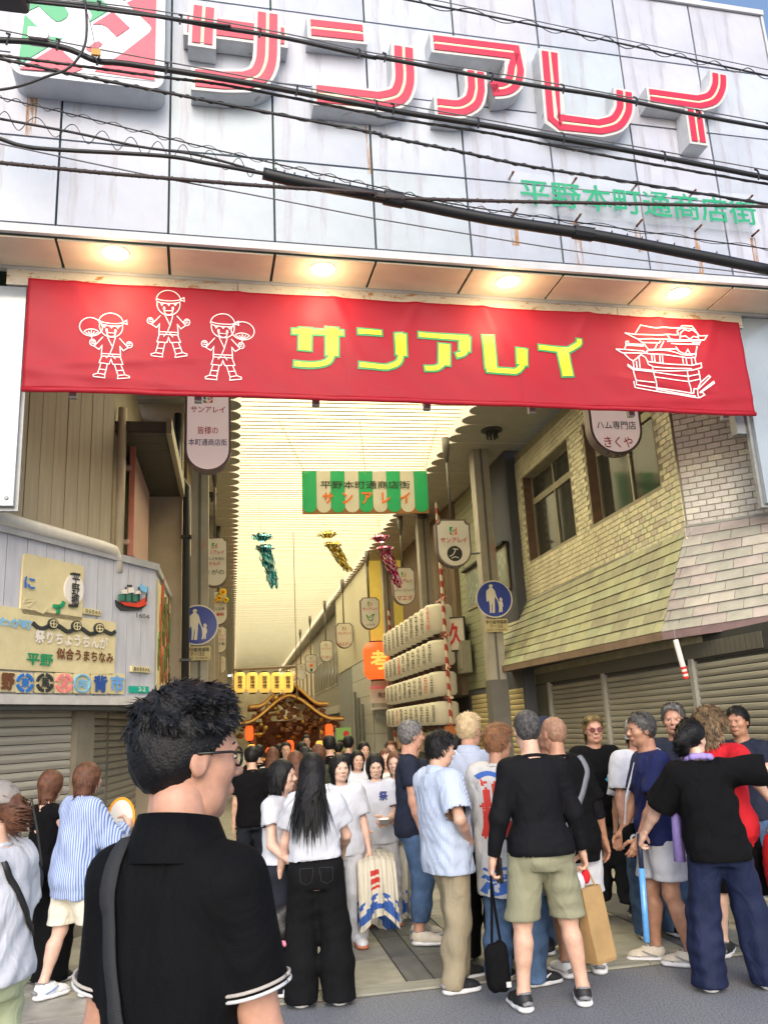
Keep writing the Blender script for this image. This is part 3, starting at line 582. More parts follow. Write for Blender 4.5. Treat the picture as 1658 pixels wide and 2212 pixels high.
# plaster wall behind and black drain
plas = M('beige_plaster', (.44, .36, .25), .85, .08, 4, .2, 80)
mb = MB(); mb.box((-2.2, 11.05, 0), (-.66, 11.25, 6.1)); wl = tag(part(mb, 'plaster_wall', plas, None, origin=(-1.2, 11.1, 0)), 'plain beige plaster end wall behind the corner shop eave', 'wall')
blk = M('black_pipe', (.02, .02, .02), .4, .1)
dp = thing('drain_pipe', 'black drain pipe running down beside the left arcade column', 'pipe', (-.66, 11.0, 0))
mb = MB(); mb.tube([(-.72, 10.9, 5.9), (-.72, 10.9, 5.05), (-.60, 11.0, 4.9), (-.60, 11.0, 0)], .05, 10); part(mb, 'pipe', blk, dp, True)
for zz in (1.2, 2.6, 4.2):
    mb = MB(); mb.box((-.67, 10.94, zz), (-.53, 11.07, zz+.03)); part(mb, 'pipe_clamp', blk, dp)
# ================================================================ right corner building
XR = 4.62
Rw = Frame((XR, 0, 0), (0, -1, 0))       # arcade side: u = -Y
right = thing('brick_shop', 'yellowish brick-tiled shop on the right with green slate canopy and closed shutters', 'building', (5.3, 10, 0))
P0 = atZ(1430, 1365, 2.5); P1 = atZ(1658, 1330, 2.5); PL = atZ(1060, 1445, 2.5)
T0 = np.array([XR+.05, 7.85, 3.56]); T1 = atZ(1658, 1108, 3.57); TL = np.array([XR+.05, 13.75, 3.50])
T0 = atZ(1483, 1137, 3.56)
XW = T0[0]-.02; Rw = Frame((XW, 0, 0), (0, -1, 0))
fd = T1-T0; fd[2] = 0; ext = 1.5
T1 = T0+fd*ext; P1 = P0+(P1-P0)*1.8
Rf = Frame((T0[0], T0[1], 0), fd)         # street-facing brick face, u from the corner
# wall cores
mort = M('brick_mortar', (.33, .295, .20), .9, .2, 8)
brk = M('brick_tile', (.66, .60, .40), .5, .2, 3.5, .12, 60)  # the arcade's yellow light is put into this brick colour
brw = M('brick_tile_street', (.60, .55, .50), .5, .2, 1.6, .15, 60)
BZ1 = 6.0
YN, YFAR = T0[1], 13.95
W1 = [(-11.95, -10.25, 4.03, 5.42), (-9.75, -7.9, 4.10, 5.55)]    # window openings in u = -Y
w1a = Rw.uv(1143, 1213); w1b = Rw.uv(1243, 1160); w1t = Rw.uv(1127, 1035); w2a = Rw.uv(1280, 1137); w2b = Rw.uv(1424, 1050)
W1 = [(w1a[0], w1b[0], w1a[1], w1t[1]+.02), (w2a[0], w2b[0], w2a[1]+.02, w1t[1]+.02)]
mb = MB(); us_ = [-YFAR, W1[0][0], W1[0][1], W1[1][0], W1[1][1], -YN-.012]
mb.fbox(Rw, us_[0], us_[-1], 2.2, W1[0][2], -.6, -.012); mb.fbox(Rw, us_[0], us_[-1], W1[0][3], BZ1, -.6, -.0125)
for a, b in ((0, 1), (2, 3), (4, 5)): mb.fbox(Rw, us_[a], us_[b], W1[0][2]-.0, W1[0][3], -.6, -.0122)
part(mb, 'wall', mort, right)
mb = MB(); mb.fbox(Rf, .02, 3, 2.2, BZ1, -.9, -.012); part(mb, 'wall', mort, right)
bm = [unit_box('brick', m, .02) for m in vary('brick_tone', 5, (.66, .60, .40), .16, .5, .2, 5, .15, 60)]; bm2 = [unit_box('brick', m, .02) for m in vary('brick_street_tone', 5, (.60, .55, .50), .16, .5, .2, 5, .15, 60)]  # arcade-side bricks have yellow light painted in, street-side ones are paler
bl_, bh_ = .150, .066
cells = []
v = 3.42; r = 0
while v < BZ1-.2:
    u = -YFAR+(r % 2)*bl_/2
    while u < -YN-.02:
        a, b = u, min(u+bl_, -YN-.004)
        if not any(w[0] < b-.01 and a+.01 < w[1] and w[2] < v+bh_-.01 and v+.01 < w[3] for w in W1): cells.append((Rw, a, b, v, 0))
        u += bl_
    u = .004-(r % 2)*bl_/2
    while u < 1.3:
        cells.append((Rf, max(u, .004), u+bl_, v, 1)); u += bl_
    v += bh_; r += 1
def bkey(c):
    p = c[0].p((c[1]+c[2])/2, c[3]); d = p-CAM; dist = np.linalg.norm(d); k = d@FW
    px = 829+FPX*(d@RT)/k; py = 1106-FPX*(d@UP)/k
    vis = 0 < px < 1658 and py > 640 and not (py < 880 and px < 1612)
    return (0 if vis else 1, dist/abs(d@c[0].n)*dist*dist)
cells.sort(key=bkey); rest = {0: MB(), 1: MB()}
for i, (fr, a, b, v, k) in enumerate(cells):
    w1_ = random.uniform(-.002, .003)
    if i < 300: fpiece('brick', random.choice(bm2 if k else bm), fr, a+.005, b-.005, v+.005, v+bh_-.005, -.012, w1_, right)
    else: rest[k].fbox(fr, a+.005, b-.005, v+.005, v+bh_-.005, -.012, w1_)
for k in (0, 1): tag(part(rest[k], 'more_bricks', (brk, brw)[k], right), kind='stuff')
# windows
frm = M('window_frame', (.36, .32, .22), .4, .1, 5, metal=.3); glass = M('dark_glass', (.035, .035, .03), .06, .2, 2, spec=.8)
reveal = M('brown_brick_reveal', (.20, .12, .075), .7, .2, 9)
for i, (a, b, c_, d_) in enumerate(W1):
    mb = MB(); mb.fbox(Rw, a-.001, b+.001, c_-.001, d_+.001, -.26, -.20); w = part(mb, 'window', reveal, right)
    for q0 in (a, b-.006): mb = MB(); mb.fbox(Rw, q0, q0+.006, c_, d_, -.2, -.013); part(mb, 'reveal', reveal, w)
    mid = a+(b-a)*.5; tr_ = d_-(d_-c_)*.30
    for (u0, u1, v0, v1) in ((a+.03, mid-.02, c_+.03, tr_-.05), (mid+.02, b-.03, c_+.03, tr_-.05), (a+.03, mid-.02, tr_+.05, d_-.03), (mid+.02, b-.03, tr_+.05, d_-.03)):
        g_ = MB(); g_.fbox(Rw, u0, u1, v0, v1, -.19, -.175); part(g_, 'pane', glass, w)
    f_ = MB()
    for (u0, u1, v0, v1) in ((a, a+.035, c_, d_), (b-.035, b, c_, d_), (a+.035, b-.035, c_, c_+.04), (a+.035, b-.035, d_-.04, d_), (a+.035, b-.035, tr_-.05, tr_+.05)): f_.fbox(Rw, u0, u1, v0, v1, -.2, -.15)
    f_.fbox(Rw, mid-.02, mid+.02, c_+.04, tr_-.05, -.2, -.152); f_.fbox(Rw, mid-.02, mid+.02, tr_+.05, d_-.04, -.2, -.152); part(f_, 'frame', frm, w)
# slate canopy: pieces laid on two sloping planes
slg = M('slate_green_lit', (.37, .36, .22), .5, .3, 1.7, .1, 40); slp = M('slate_pink_lit', (.43, .38, .34), .5, .26, 1.7, .1, 40)  # same slate twice: green and pink light put into its colour
def slates(A, B, Ct, Dt, rows, wid, mat, root, name):       # lower edge A-B, upper edge D-C (D above A)
    A, B, Ct, Dt = map(np.array, (A, B, Ct, Dt)); base = MB()
    n = np.cross(B-A, Dt-A); n /= np.linalg.norm(n)
    if n@(CAM-A) < 0: n = -n
    gn = 12; Gp = [A+(B-A)*i/gn+((Dt+(Ct-Dt)*i/gn)-(A+(B-A)*i/gn))*j/gn-n*.02 for j in range(gn+1) for i in range(gn+1)]
    base.add(Gp, [(j*(gn+1)+i, j*(gn+1)+i+1, (j+1)*(gn+1)+i+1, (j+1)*(gn+1)+i) for j in range(gn) for i in range(gn)]); bo = part(base, 'canopy_slope', sid_d, root)
    for r in range(rows):
        h0, h1 = r/rows, (r+1)/rows
        L0, R0 = A+(Dt-A)*h0, B+(Ct-B)*h0; L1, R1 = A+(Dt-A)*h1, B+(Ct-B)*h1
        ln = np.linalg.norm(R0-L0); k = -(r % 2)*.5*wid-wid*.3
        while k < ln:
            a, b = max(0, k)/ln, min(ln, k+wid)/ln
            if b-a > .02/ln:
                g_ = .004/ln; a += g_; b -= g_; q = MB(); up_ = (L1-L0)/np.linalg.norm(L1-L0)
                lo = n*(.016+random.uniform(0, .003)); hi = n*.003
                V = [L0+(R0-L0)*a+lo, L0+(R0-L0)*b+lo, L1+(R1-L1)*b+hi+up_*.0, L1+(R1-L1)*a+hi]
                q.add(V+[v_-n*.01 for v_ in V], [(0, 1, 2, 3), (0, 4, 5, 1), (4, 7, 6, 5), (1, 5, 6, 2), (3, 7, 4, 0)]); part(q, 'slate', random.choice(mat), bo)
            k += wid
    return bo
slates(PL, P0, T0, TL, 9, .36, vary('green_slate_tone', 5, (.37, .36, .22), .15, .5, .3, 2.5, .12, 40), right, 'slate')  # greenish arcade light is painted into these slate tones
slates(P0, P1, T1, T0, 10, .30, vary('mauve_slate_tone', 5, (.42, .38, .335), .13, .5, .26, 2.5, .12, 40), right, 'slate')  # street side of the same slate, pinkish light painted in
fas = M('canopy_fascia', (.22, .15, .10), .6, .25, 5); mb = MB()
for a, b in ((PL, P0), (P0, P1)):
    d = b-a; d /= np.linalg.norm(d); fr = Frame(a, d); ln = np.linalg.norm(b-a); s_ = MB(); s_.fbox(fr, 0, ln, -.085, .0, -.03, .012); part(s_, 'fascia', fas if a is PL else M('fascia_pink_lit', (.24, .16, .16), .6, .2, 5), right)  # street-side fascia copy has the pinkish light in its colour
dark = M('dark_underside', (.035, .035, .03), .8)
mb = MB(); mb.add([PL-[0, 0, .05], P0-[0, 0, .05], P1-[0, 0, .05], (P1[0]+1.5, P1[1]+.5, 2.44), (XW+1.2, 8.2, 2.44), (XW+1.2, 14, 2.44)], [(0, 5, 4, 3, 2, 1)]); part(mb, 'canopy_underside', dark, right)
# ridge flashing
mb = MB(); mb.tube([TL, T0, T1], .018, 6); part(mb, 'ridge_flashing', M('ridge_metal', (.28, .28, .24), .5, .2, 6), right)
# shuttered front under the canopy
Xs = XW+.02; Rs = Frame((Xs, 0, 0), (0, -1, 0)); sh_r = M('shutter_grey', (.33, .31, .25), .42, .2, 2.0, .08, 20, metal=.3, rust=((.12, .105, .08), .64, 3, (6, 6, 6)))
yb = [-Rs.uv(px, py)[0] for px, py in ((1188, 1500), (1305, 1480), (1497, 1450))]+[6.0]
ytop = 2.18
for k in range(3): shutter(Rs, -yb[k]+.035, -yb[k+1]-.035, .05, ytop, right, sh_r, 'shutter', .07)
rail = M('shutter_guide', (.36, .35, .31), .45, .15, 4, metal=.3)
for k in range(3): mb = MB(); mb.fbox(Rs, -yb[k]-.035, -yb[k]+.035, .0, ytop+.02, -.06, .03); part(mb, 'shutter_guide', rail, right)
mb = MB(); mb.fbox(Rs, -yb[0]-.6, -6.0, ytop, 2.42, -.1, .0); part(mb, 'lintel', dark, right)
btd = unit_box('dark_tile', M('dark_tile', (.10, .095, .075), .5, .2, 8), .02)
n_ = 0
for k in range(70):
    a = -yb[0]-.55+k*.085
    fpiece('tile', btd, Rs, a, a+.078, ytop+.02, ytop+.17, -.0, .012, right)
mb = MB(); mb.fbox(Rs, -yb[0]-.6, -yb[0]-.037, 0, ytop, -.1, -.01); part(mb, 'pier', M('dark_tile', (.10, .095, .075), .5), right)
for r in range(30):
    for k in range(4):
        a = -yb[0]-.6+.14*k+(r % 2)*.03; fpiece('tile', btd, Rs, a, a+.132, .02+.071*r, .084+.071*r, -.01, .004, right)
# yellow shutters and grey post between the brick shop and the column
ysh = M('shutter_yellow', (.60, .50, .24), .5, .1, 3)
gs = thing('green_sided_house', 'narrow house with pale green board siding behind the right arcade column', 'building', (5, 14.5, 0))
Rg = Frame((4.5, 0, 0), (0, -1, 0))
mb = MB(); mb.fbox(Rg, -16.2, -12.9, 0, 6.1, -.5, -.02); part(mb, 'wall', sid_d, gs)
gsm = M('green_boards', (.27, .28, .17), .6, .14, 3); gb = unit_box('board', gsm, .02)
for r in range(28): fpiece('board', gb, Rg, -16.2, -13.97, 2.28+.135*r, 2.28+.135*r+.128, -.02, .004, gs)
for (px0, py0, px1, py1) in ((1013, 1320, 1040, 1235), (1065, 1290, 1098, 1215)):
    a, b = Rg.uv(px0, py0), Rg.uv(px1, py1); b = (b[0], a[1]+.75); mb = MB(); mb.fbox(Rg, a[0], b[0], a[1], b[1], .0, .03); w = part(mb, 'window', frm, gs)
    mb = MB(); mb.fbox(Rg, a[0]+.05, b[0]-.05, a[1]+.05, b[1]-.05, .026, .034); part(mb, 'pane', M('frosted_pane', (.22, .26, .20), .25), w)
    mb = MB(); mb.fbox(Rg, a[0]-.03, b[0]+.03, b[1], b[1]+.04, .0, .10); part(mb, 'hood', dark, w)
shutter(Rg, -16.0, -13.0, .05, 2.2, gs, ysh, 'shutter', .085)
mb = MB(); mb.fbox(Rg, -14.02, -13.92, 0, 6.1, -.02, .12); part(mb, 'corner_board', colm, gs)
# ================================================================ pendant shop signs
sg_case = M('sign_casing', (.16, .12, .11), .5, .15, 6); sg_face = M('sign_face', (.70, .66, .57), .35, .06, 3); sg_pink = M('sign_face_pink', (.74, .62, .58), .35, .05, 3, emit=(1, .80, .72), estr=.14)  # pink face: reflected light put into the colour, plus a faint glow
ink_r, ink_k, ink_n, ink_g = M('ink_red', '#c8282e', .5, 0), M('ink_black', (.02, .02, .02), .5, 0), M('ink_navy', '#2a2a6a', .5, 0), M('ink_green', '#2c8a4a', .5, 0)
ink_o = M('ink_orange', '#ee7a22', .5, 0); pole_m = M('sign_pole', (.12, .11, .09), .5, .1)
eg, er = M('small_emblem_green', '#2a9a60', .4, 0), M('small_emblem_orange', '#e87838', .4, 0)
def pendant(x0, x1, y0, y1, Y, label, lines, face=None, near=False, notch=True):
    fr = Frame((0, Y, 0), (1, 0, 0)); (ua, va), (ub, vb) = fr.uv(x0, y1), fr.uv(x1, y0)
    uc = (ua+ub)/2; w = (ub-ua); h = vb-va; r = w*.48; d = .14
    t = thing('pendant_sign', label, 'sign', fr.p(uc, va), 'pendant shop signs along the arcade')
    def outline(i):
        P = [(uc+(r-i)*math.cos(a), va+r+(r-i)*math.sin(a)) for a in (math.pi+math.pi*k/16 for k in range(17))]
        top = vb-i; s = uc+r-i; n_ = w*.12
        P += [(s, top-n_)]+([(s-n_*.5, top-n_*.9), (s-n_*.9, top-n_*.4), (s-n_, top)] if notch else [(s, top)])
        P += ([(uc-r+i+n_, top), (uc-r+i+n_*.9, top-n_*.4), (uc-r+i+n_*.5, top-n_*.9)] if notch else [(uc-r+i, top)])+[(uc-r+i, top-n_)]
        return P
    mb = MB(); mb.prism(fr, outline(0), -d/2, d/2); part(mb, 'casing', sg_case, t)
    mb = MB(); mb.prism(fr, outline(w*.045), d/2-.01, d/2+.006); part(mb, 'face', face or sg_face, t)
    mb = MB(); mb.tube([fr.p(uc, vb-.02), fr.p(uc, 5.95)], .022, 8); mb.lathe(fr.p(uc, 5.93), [(.022, -.25), (.06, 0), (.06, .17)], 10); part(mb, 'pole', pole_m, t, True)
    W = d/2+.007
    e = w*.20; eu, ev = uc-e/2, vb-w*.42
    if not near or True: emblem(lambda P: [(eu+e*x, ev+e*y) for x, y in P], fr, W, t, eg, er)
    text('サンアレイ', fr, uc, vb-w*.58, W, w*.72, w*.14, ink_r, t, bold=.02)
    for (s, dy, ww, hh, ink) in lines: text(s, fr, uc, vb-w*dy, W, w*ww, w*hh, ink, t, bold=.012)
    return t, fr, uc, va, vb, w, W
S_ = pendant
S_(397, 500, 838, 1022, 8.45, 'large pink-lit rounded pendant sign beside the left column, nearest on the left', [('皆様の', 1.05, .42, .17, ink_r), ('本町通商店街', 1.32, .80, .15, ink_n)], sg_pink)
S_(435, 492, 1163, 1270, 13.7, 'pendant sign half hidden by the left column, kimono shop lettering', [('優しさを包む', .84, .74, .12, ink_k), ('きもの', 1.03, .4, .13, ink_r), ('さがの', 1.36, .72, .2, ink_k)])
t3 = S_(450, 492, 1278, 1352, 18.2, 'pendant sign with yellow flowers fixed to it on the left', [('本と文具', .92, .66, .16, ink_k), ('商事㈱', 1.22, .62, .18, ink_r)])
S_(459, 490, 1354, 1412, 22.6, 'small pendant sign with five-ten-storm lettering below the flowered sign', [('ファッション', .9, .7, .12, ink_r), ('五十嵐', 1.22, .7, .2, ink_k)])
S_(465, 489, 1417, 1456, 27, 'smallest pendant sign far back on the left', [])
S_(1273, 1367, 815, 985, 8.45, 'pendant sign for a ham shop in front of the brick wall, nearest on the right', [('ハム専門店', .96, .72, .15, ink_k), ('きくや', 1.27, .52, .2, ink_r), ('ショップ', 1.50, .5, .12, ink_k)], sg_pink)
r2 = S_(942, 1012, 1124, 1228, 12.3, 'pendant sign with a black round creature emblem beside the right column', [('きむら商店', 1.32, .5, .1, ink_k)])
_, fr, uc, va, vb, w, W = r2
mb = MB(); mb.prism(fr, [(uc+w*.21*math.cos(a), vb-w*.95+w*.21*math.sin(a)) for a in (2*math.pi*k/24 for k in range(24))], W-.002, W+.003); part(mb, 'round_emblem', ink_k, r2[0])
mb = MB(); mb.band(fr, smooth_path([(uc-w*.15, vb-w*1.02), (uc-w*.05, vb-w*.98), (uc+w*.02, vb-w*.85), (uc-w*.03, vb-w*.82), (uc+w*.1, vb-w*.84)], 5), w*.025, W+.003, W+.006); mb.band(fr, smooth_path([(uc-w*.1, vb-w*1.08), (uc, vb-w*1.04), (uc+w*.1, vb-w*1.07)], 5), w*.02, W+.003, W+.006); part(mb, 'emblem_line', sg_face, r2[0])
S_(848, 894, 1226, 1309, 17.4, 'pendant sign for a ladies shop behind the magenta streamer', [('レディースショップ', .98, .82, .12, ink_k), ('マエダ', 1.3, .66, .22, ink_r)])
r4 = S_(778, 818, 1291, 1361, 21.0, 'pendant sign with a green bird outline on the right', [('とりひろ', 1.36, .4, .1, ink_k)])
_, fr, uc, va, vb, w, W = r4
mb = MB(); mb.band(fr, smooth_path([(uc-w*.2, vb-w*.85), (uc-w*.1, vb-w*1.1), (uc+w*.08, vb-w*1.15), (uc+w*.12, vb-w*.95), (uc+w*.2, vb-w*.85), (uc+w*.05, vb-w*.9), (uc-w*.05, vb-w*1.0), (uc-w*.2, vb-w*.85)], 4), w*.04, W, W+.004); part(mb, 'bird_drawing', ink_g, r4[0])
S_(725, 761, 1346, 1402, 25.2, 'white pendant sign with bold red lettering, fifth on the right', [('カスチン', 1.18, .7, .18, ink_r)])
S_(690, 718, 1384, 1431, 29.5, 'pendant sign reading three red katakana, sixth on the right', [('ミヨシ', 1.18, .7, .2, ink_r)])
r7 = S_(659, 684, 1414, 1455, 33.5, 'pendant sign with a painted potted flower, seventh on the right', [])
_, fr, uc, va, vb, w, W = r7
mb = MB(); mb.prism(fr, [(uc+w*.2*(1 if k % 2 else .55)*math.cos(math.pi*k/8), vb-w*.9+w*.2*(1 if k % 2 else .55)*math.sin(math.pi*k/8)) for k in range(16)], W, W+.004); part(mb, 'flower_print', ink_o, r7[0])
mb = MB(); mb.prism(fr, [(uc-w*.1, vb-w*1.15), (uc+w*.1, vb-w*1.15), (uc+w*.07, vb-w*1.4), (uc-w*.07, vb-w*1.4)], W, W+.004); part(mb, 'pot_print', M('ink_dark_green', '#1c4a34', .5, 0), r7[0])
S_(640, 660, 1434, 1470, 38, 'tiny pendant sign farthest back on the right', [])
# sunflowers on the flowered sign
_, fr, uc, va, vb, w, W = t3
fl_t = thing('artificial_flowers', 'bunch of yellow artificial flowers tied to a pendant sign', 'flowers', fr.p(uc+.08, vb-.2, W))
ylw, orn, lfm = M('petal_yellow', '#f0c020', .6, .1), M('flower_centre', '#b05018', .7, .2), M('leaf_green', '#3f8a30', .6, .2)
for (du, dv, s) in ((.1, -.03, .09), (.02, -.16, .08), (.16, -.2, .07), (-.05, -.2, .06)):
    b = MB()
    for k in range(12):
        a = 2*math.pi*k/12; d_ = np.array((math.cos(a), math.sin(a))); n_ = np.array((-d_[1], d_[0]))
        b.add([fr.p(uc+du, vb+dv, W+.05), fr.p(uc+du+d_[0]*s*.6+n_[0]*s*.22, vb+dv+d_[1]*s*.6+n_[1]*s*.22, W+.07), fr.p(uc+du+d_[0]*s, vb+dv+d_[1]*s, W+.05), fr.p(uc+du+d_[0]*s*.6-n_[0]*s*.22, vb+dv+d_[1]*s*.6-n_[1]*s*.22, W+.07)], [(0, 1, 2, 3)])
    bl = part(b, 'blossom', ylw, fl_t); b = MB(); b.ball(fr.p(uc+du, vb+dv, W+.065), s*.3, 8, 5); part(b, 'flower_centre', orn, bl, True)
b = MB()
for k in range(14): q = fr.p(uc+random.uniform(-.1, .2), vb+random.uniform(-.25, .02), W+.03); b.add([q, q+[.05, 0, .03], q+[.08, -.01, -.01], q+[.04, -.01, -.03]], [(0, 1, 2, 3)])
tag(part(b, 'leaves', lfm, fl_t), kind='stuff')
# ================================================================ hanging striped board
fr = Frame((0, 13.0, 0), (1, -.01, 0), (.012, 0, 1)); (ua, va), (ub, vb) = fr.uv(645, 1112), fr.uv(913, 1022)
hb = thing('hanging_board', 'green and cream striped board hung from the arcade ceiling with street name', 'sign', fr.p((ua+ub)/2, va))
bgreen, bcream = M('board_green', '#25b36a', .5, .05), M('board_cream', (.74, .68, .52), .5, .05)
mb = MB(); mb.fbox(fr, ua, ub, va, vb, -.02, 0); part(mb, 'board', M('board_brown', '#a8703a', .6, .1), hb)
sw = (ub-ua)/9
for k in range(9):
    c = ua+sw*(k+.5); r = sw*.5
    P = [(c-r+.002, vb-.002)]+[(c+(r-.002)*math.cos(a), va+r*.9+.02+r*.9*math.sin(a)) for a in (math.pi+math.pi*j/10 for j in range(11))]+[(c+r-.002, vb-.002)]
    mb = MB(); mb.prism(fr, P, .0, .005); part(mb, 'stripe', bgreen if k % 2 == 0 else bcream, hb)
text('平野本町通商店街', fr, (ua+ub)/2, va+(vb-va)*.67, .006, (ub-ua)*.71, (vb-va)*.18, M('board_ink', (.03, .05, .02), .5, 0), hb, bold=.015)
for k, ch in enumerate('サンアレイ'): text(ch, fr, ua+(ub-ua)*(.2+.153*k), va+(vb-va)*.36, .006, .16 if ch != 'レ' else .13, .18, ink_o, hb, bold=.05)
for uu, px in ((ua+.06, 597), ((ua+ub)/2, 776), (ub-.06, 950)):
    mb = MB(); q = fr.p(uu, vb); top = np.array([atZ(px, 905, 6.36)[0], 12.2, 6.4]); mb.tube([q-[0, .01, .06], top], .005, 5); part(mb, 'string', M('string', (.6, .52, .28), .7, 0), hb)
# ================================================================ tinsel streamers
def streamer(px, py0, py1, lean, Y, c1, c2, label, tail):
    fr = Frame((0, Y, 0), (1, 0, 0)); u0, v0 = fr.uv(px, py0); v1 = fr.uv(px, py1)[1]; du = fr.uv(px+lean, py1)[0]-u0
    t = thing('tinsel_streamer', label, 'streamer', fr.p(u0, v1), 'tinsel streamers hung from the ceiling')
    ma = M('foil_'+c1[1:], c1, .22, .1, 20, metal=.75); mb2 = M('foil_pale_'+c2[1:], c2, .25, .1, 20, metal=.6)
    H = v0-v1
    for j, (hz, rr) in enumerate(((0, .16), (-.19, .14))):           # two frilled crowns
        b = MB()
        for k in range(40):
            a = 2*math.pi*k/40+random.uniform(-.1, .1); r0 = rr*.35; r1 = rr*random.uniform(.85, 1.1); cx = du*(-hz/H)
            c = np.array((math.cos(a), math.sin(a), 0)); s = np.array((-math.sin(a), math.cos(a), 0))*.018; q = fr.p(u0+cx, v0+hz)
            b.add([q+c*r0-s*.5-[0, 0, .09], q+c*r0+s*.5-[0, 0, .09], q+c*r1+s+[0, 0, random.uniform(-.01, .03)], q+c*r1-s+[0, 0, random.uniform(-.01, .03)]], [(0, 1, 2, 3)], k % 2)
            b.add([q+c*r1+s, q+c*r1-s, q+c*r1*1.12-s*.6-[0, 0, .03], q+c*r1*1.12+s*.6-[0, 0, .03]], [(0, 1, 2, 3)], (k+1) % 2)
        part(b, 'frill', [ma, mb2], t)
    b = MB()
    for k in range(46):
        a = 2*math.pi*k/46; r = random.uniform(.03, .12); ph = random.uniform(0, 6); L = random.uniform(.72, 1.0); n = 9; V = []
        for i in range(n):
            s = i/(n-1); sw = .022*math.sin(s*9+ph)
            q = fr.p(u0+du*(.15+s*.85*L)+math.cos(a)*(r*(1-.35*s))+sw, v0-.16-(H-.16)*s*L, math.sin(a)*r*(1-.3*s)+.02*math.cos(s*7+ph))
            wd = .015; tw = math.sin(s*6+ph); V += [q+np.array((wd*tw, wd*(1-abs(tw)), 0)), q-np.array((wd*tw, wd*(1-abs(tw)), 0))]
        for i in range(n-1): b.add([V[2*i], V[2*i+1], V[2*i+3], V[2*i+2]], [(0, 1, 2, 3)], (i+k) % 2)
    part(b, 'strips', [ma, mb2], t)
    b = MB(); b.tube([fr.p(u0, v0), fr.p(u0-.05, v0+.5)], .004, 4); part(b, 'string', M('string', (.6, .52, .28), .7, 0), t)
streamer(566, 1158, 1275, 28, 13.6, '#128a94', '#a8e4e4', 'teal foil streamer hanging left of the striped board', 0)
streamer(706, 1153, 1238, 48, 14.6, '#b89a14', '#f4e69a', 'gold foil streamer hanging below the striped board', 0)
streamer(822, 1160, 1272, 42, 13.8, '#a81450', '#f2c4d4', 'magenta foil streamer hanging in front of a pendant sign', 0)
# ================================================================ round pedestrian signs
sblue, swht, syel = M('sign_blue', '#1e3a9c', .35, .05), M('sign_white', (.72, .68, .58), .4, .04), M('plate_yellow', (.56, .46, .24), .5, .1, 6)
def blob(P, n=4): return [tuple(q) for q in smooth_path(P, n, True)]
def roadsign(px, py, Y, label):
    fr = Frame((0, Y, 0), (1, 0, 0)); uc, vc = fr.uv(px, py)
    t = thing('pedestrian_sign', label, 'road sign', fr.p(uc, vc-.55), 'pedestrian signs on the arcade columns')
    def circ(r): return [(uc+r*math.cos(2*math.pi*k/40), vc+r*math.sin(2*math.pi*k/40)) for k in range(40)]
    mb = MB(); mb.prism(fr, circ(.30), -.012, 0); part(mb, 'disc', swht, t)
    mb = MB(); mb.prism(fr, circ(.28), 0, .003); part(mb, 'blue_field', sblue, t)
    s = .30/180
    def T(P): return [(uc+(x-1140)*s, vc-(y-735)*s) for x, y in P]
    ad = T([(1095, 605), (1112, 590), (1128, 598), (1137, 606), (1128, 614), (1126, 628), (1140, 640), (1152, 660), (1160, 700), (1176, 745), (1170, 750), (1146, 712), (1142, 745), (1140, 800), (1134, 868), (1108, 868), (1116, 800), (1112, 762), (1108, 800), (1100, 866), (1086, 868), (1090, 790), (1084, 745), (1070, 762), (1062, 755), (1062, 700), (1068, 655), (1085, 640), (1099, 630), (1099, 614)])
    ch = T([(1188, 740), (1196, 725), (1206, 722), (1214, 732), (1220, 745), (1212, 760), (1220, 778), (1222, 800), (1216, 812), (1212, 820), (1210, 860), (1198, 864), (1196, 830), (1190, 862), (1174, 864), (1180, 825), (1178, 800), (1176, 775), (1168, 752), (1174, 746), (1188, 765), (1194, 758)])
    for P in (ad, ch): mb = MB(); mb.prism(fr, P, .003, .006); part(mb, 'figure', swht, t)
    mb = MB(); mb.prism(fr, rrect(uc-.19, uc+.19, vc-.52, vc-.315, .02, 3), -.008, 0); pl = part(mb, 'plate', syel, t)
    text('歩行者用道路', fr, uc, vc-.365, .001, .34, .06, ink_k, pl, bold=.02); text('7－22', fr, uc, vc-.43, .001, .2, .045, ink_k, pl, bold=.01); text('指定車・許可車を除く', fr, uc, vc-.49, .001, .33, .03, ink_k, pl)
    mb = MB(); mb.fbox(fr, uc-.1, uc+.1, vc-.05, vc-.02, -.06, -.013); part(mb, 'bracket', steel, t)
roadsign(1067, 1294, 12.72, 'blue round pedestrian sign with adult and child on the right column')
roadsign(427, 1350, 12.72, 'blue round pedestrian sign with adult and child on the left column')
# ================================================================ relief boards on the grey siding
def rb(x, y, w=.03): return Lw.uv(x*.2437, 1163.4+y*.2437, w)
cork = M('relief_board', (.62, .53, .30), .75, .12, 5, .2, 60)
def board(x0, y0, x1, y1, label, r=.04, group=None):
    a = rb(x0, y1); b = rb(x1, y0); bb = rb(x1, y1); u0, u1 = a[0], b[0]; v0 = (a[1]+bb[1])/2; tl = rb(x0, y0); v1 = (tl[1]+b[1])/2
    t = thing('relief_board', label, 'sign board', Lw.p((u0+u1)/2, v0, .02), group)
    mb = MB(); mb.prism(Lw, rrect(u0, u1, v0, v1, r, 4), .006, .03); part(mb, 'panel', cork, t)
    return t
def rtext(s, x, y, w, h, ink, t, bold=.05, vertical=False):
    u, v = rb(x, y); k = (rb(x+50, y)[0]-rb(x-50, y)[0])/100; kz = (rb(x, y-50)[1]-rb(x, y+50)[1])/100
    o = text(s, Lw, u, v, .03, w*k, h*kz, ink, t, bold=bold, vertical=vertical, thick=.012); return o
def rpoly(P, ink, t, name, w=.03, th=.014):
    mb = MB(); mb.prism(Lw, [rb(*q) for q in P], w, w+th); return part(mb, name, ink, t)
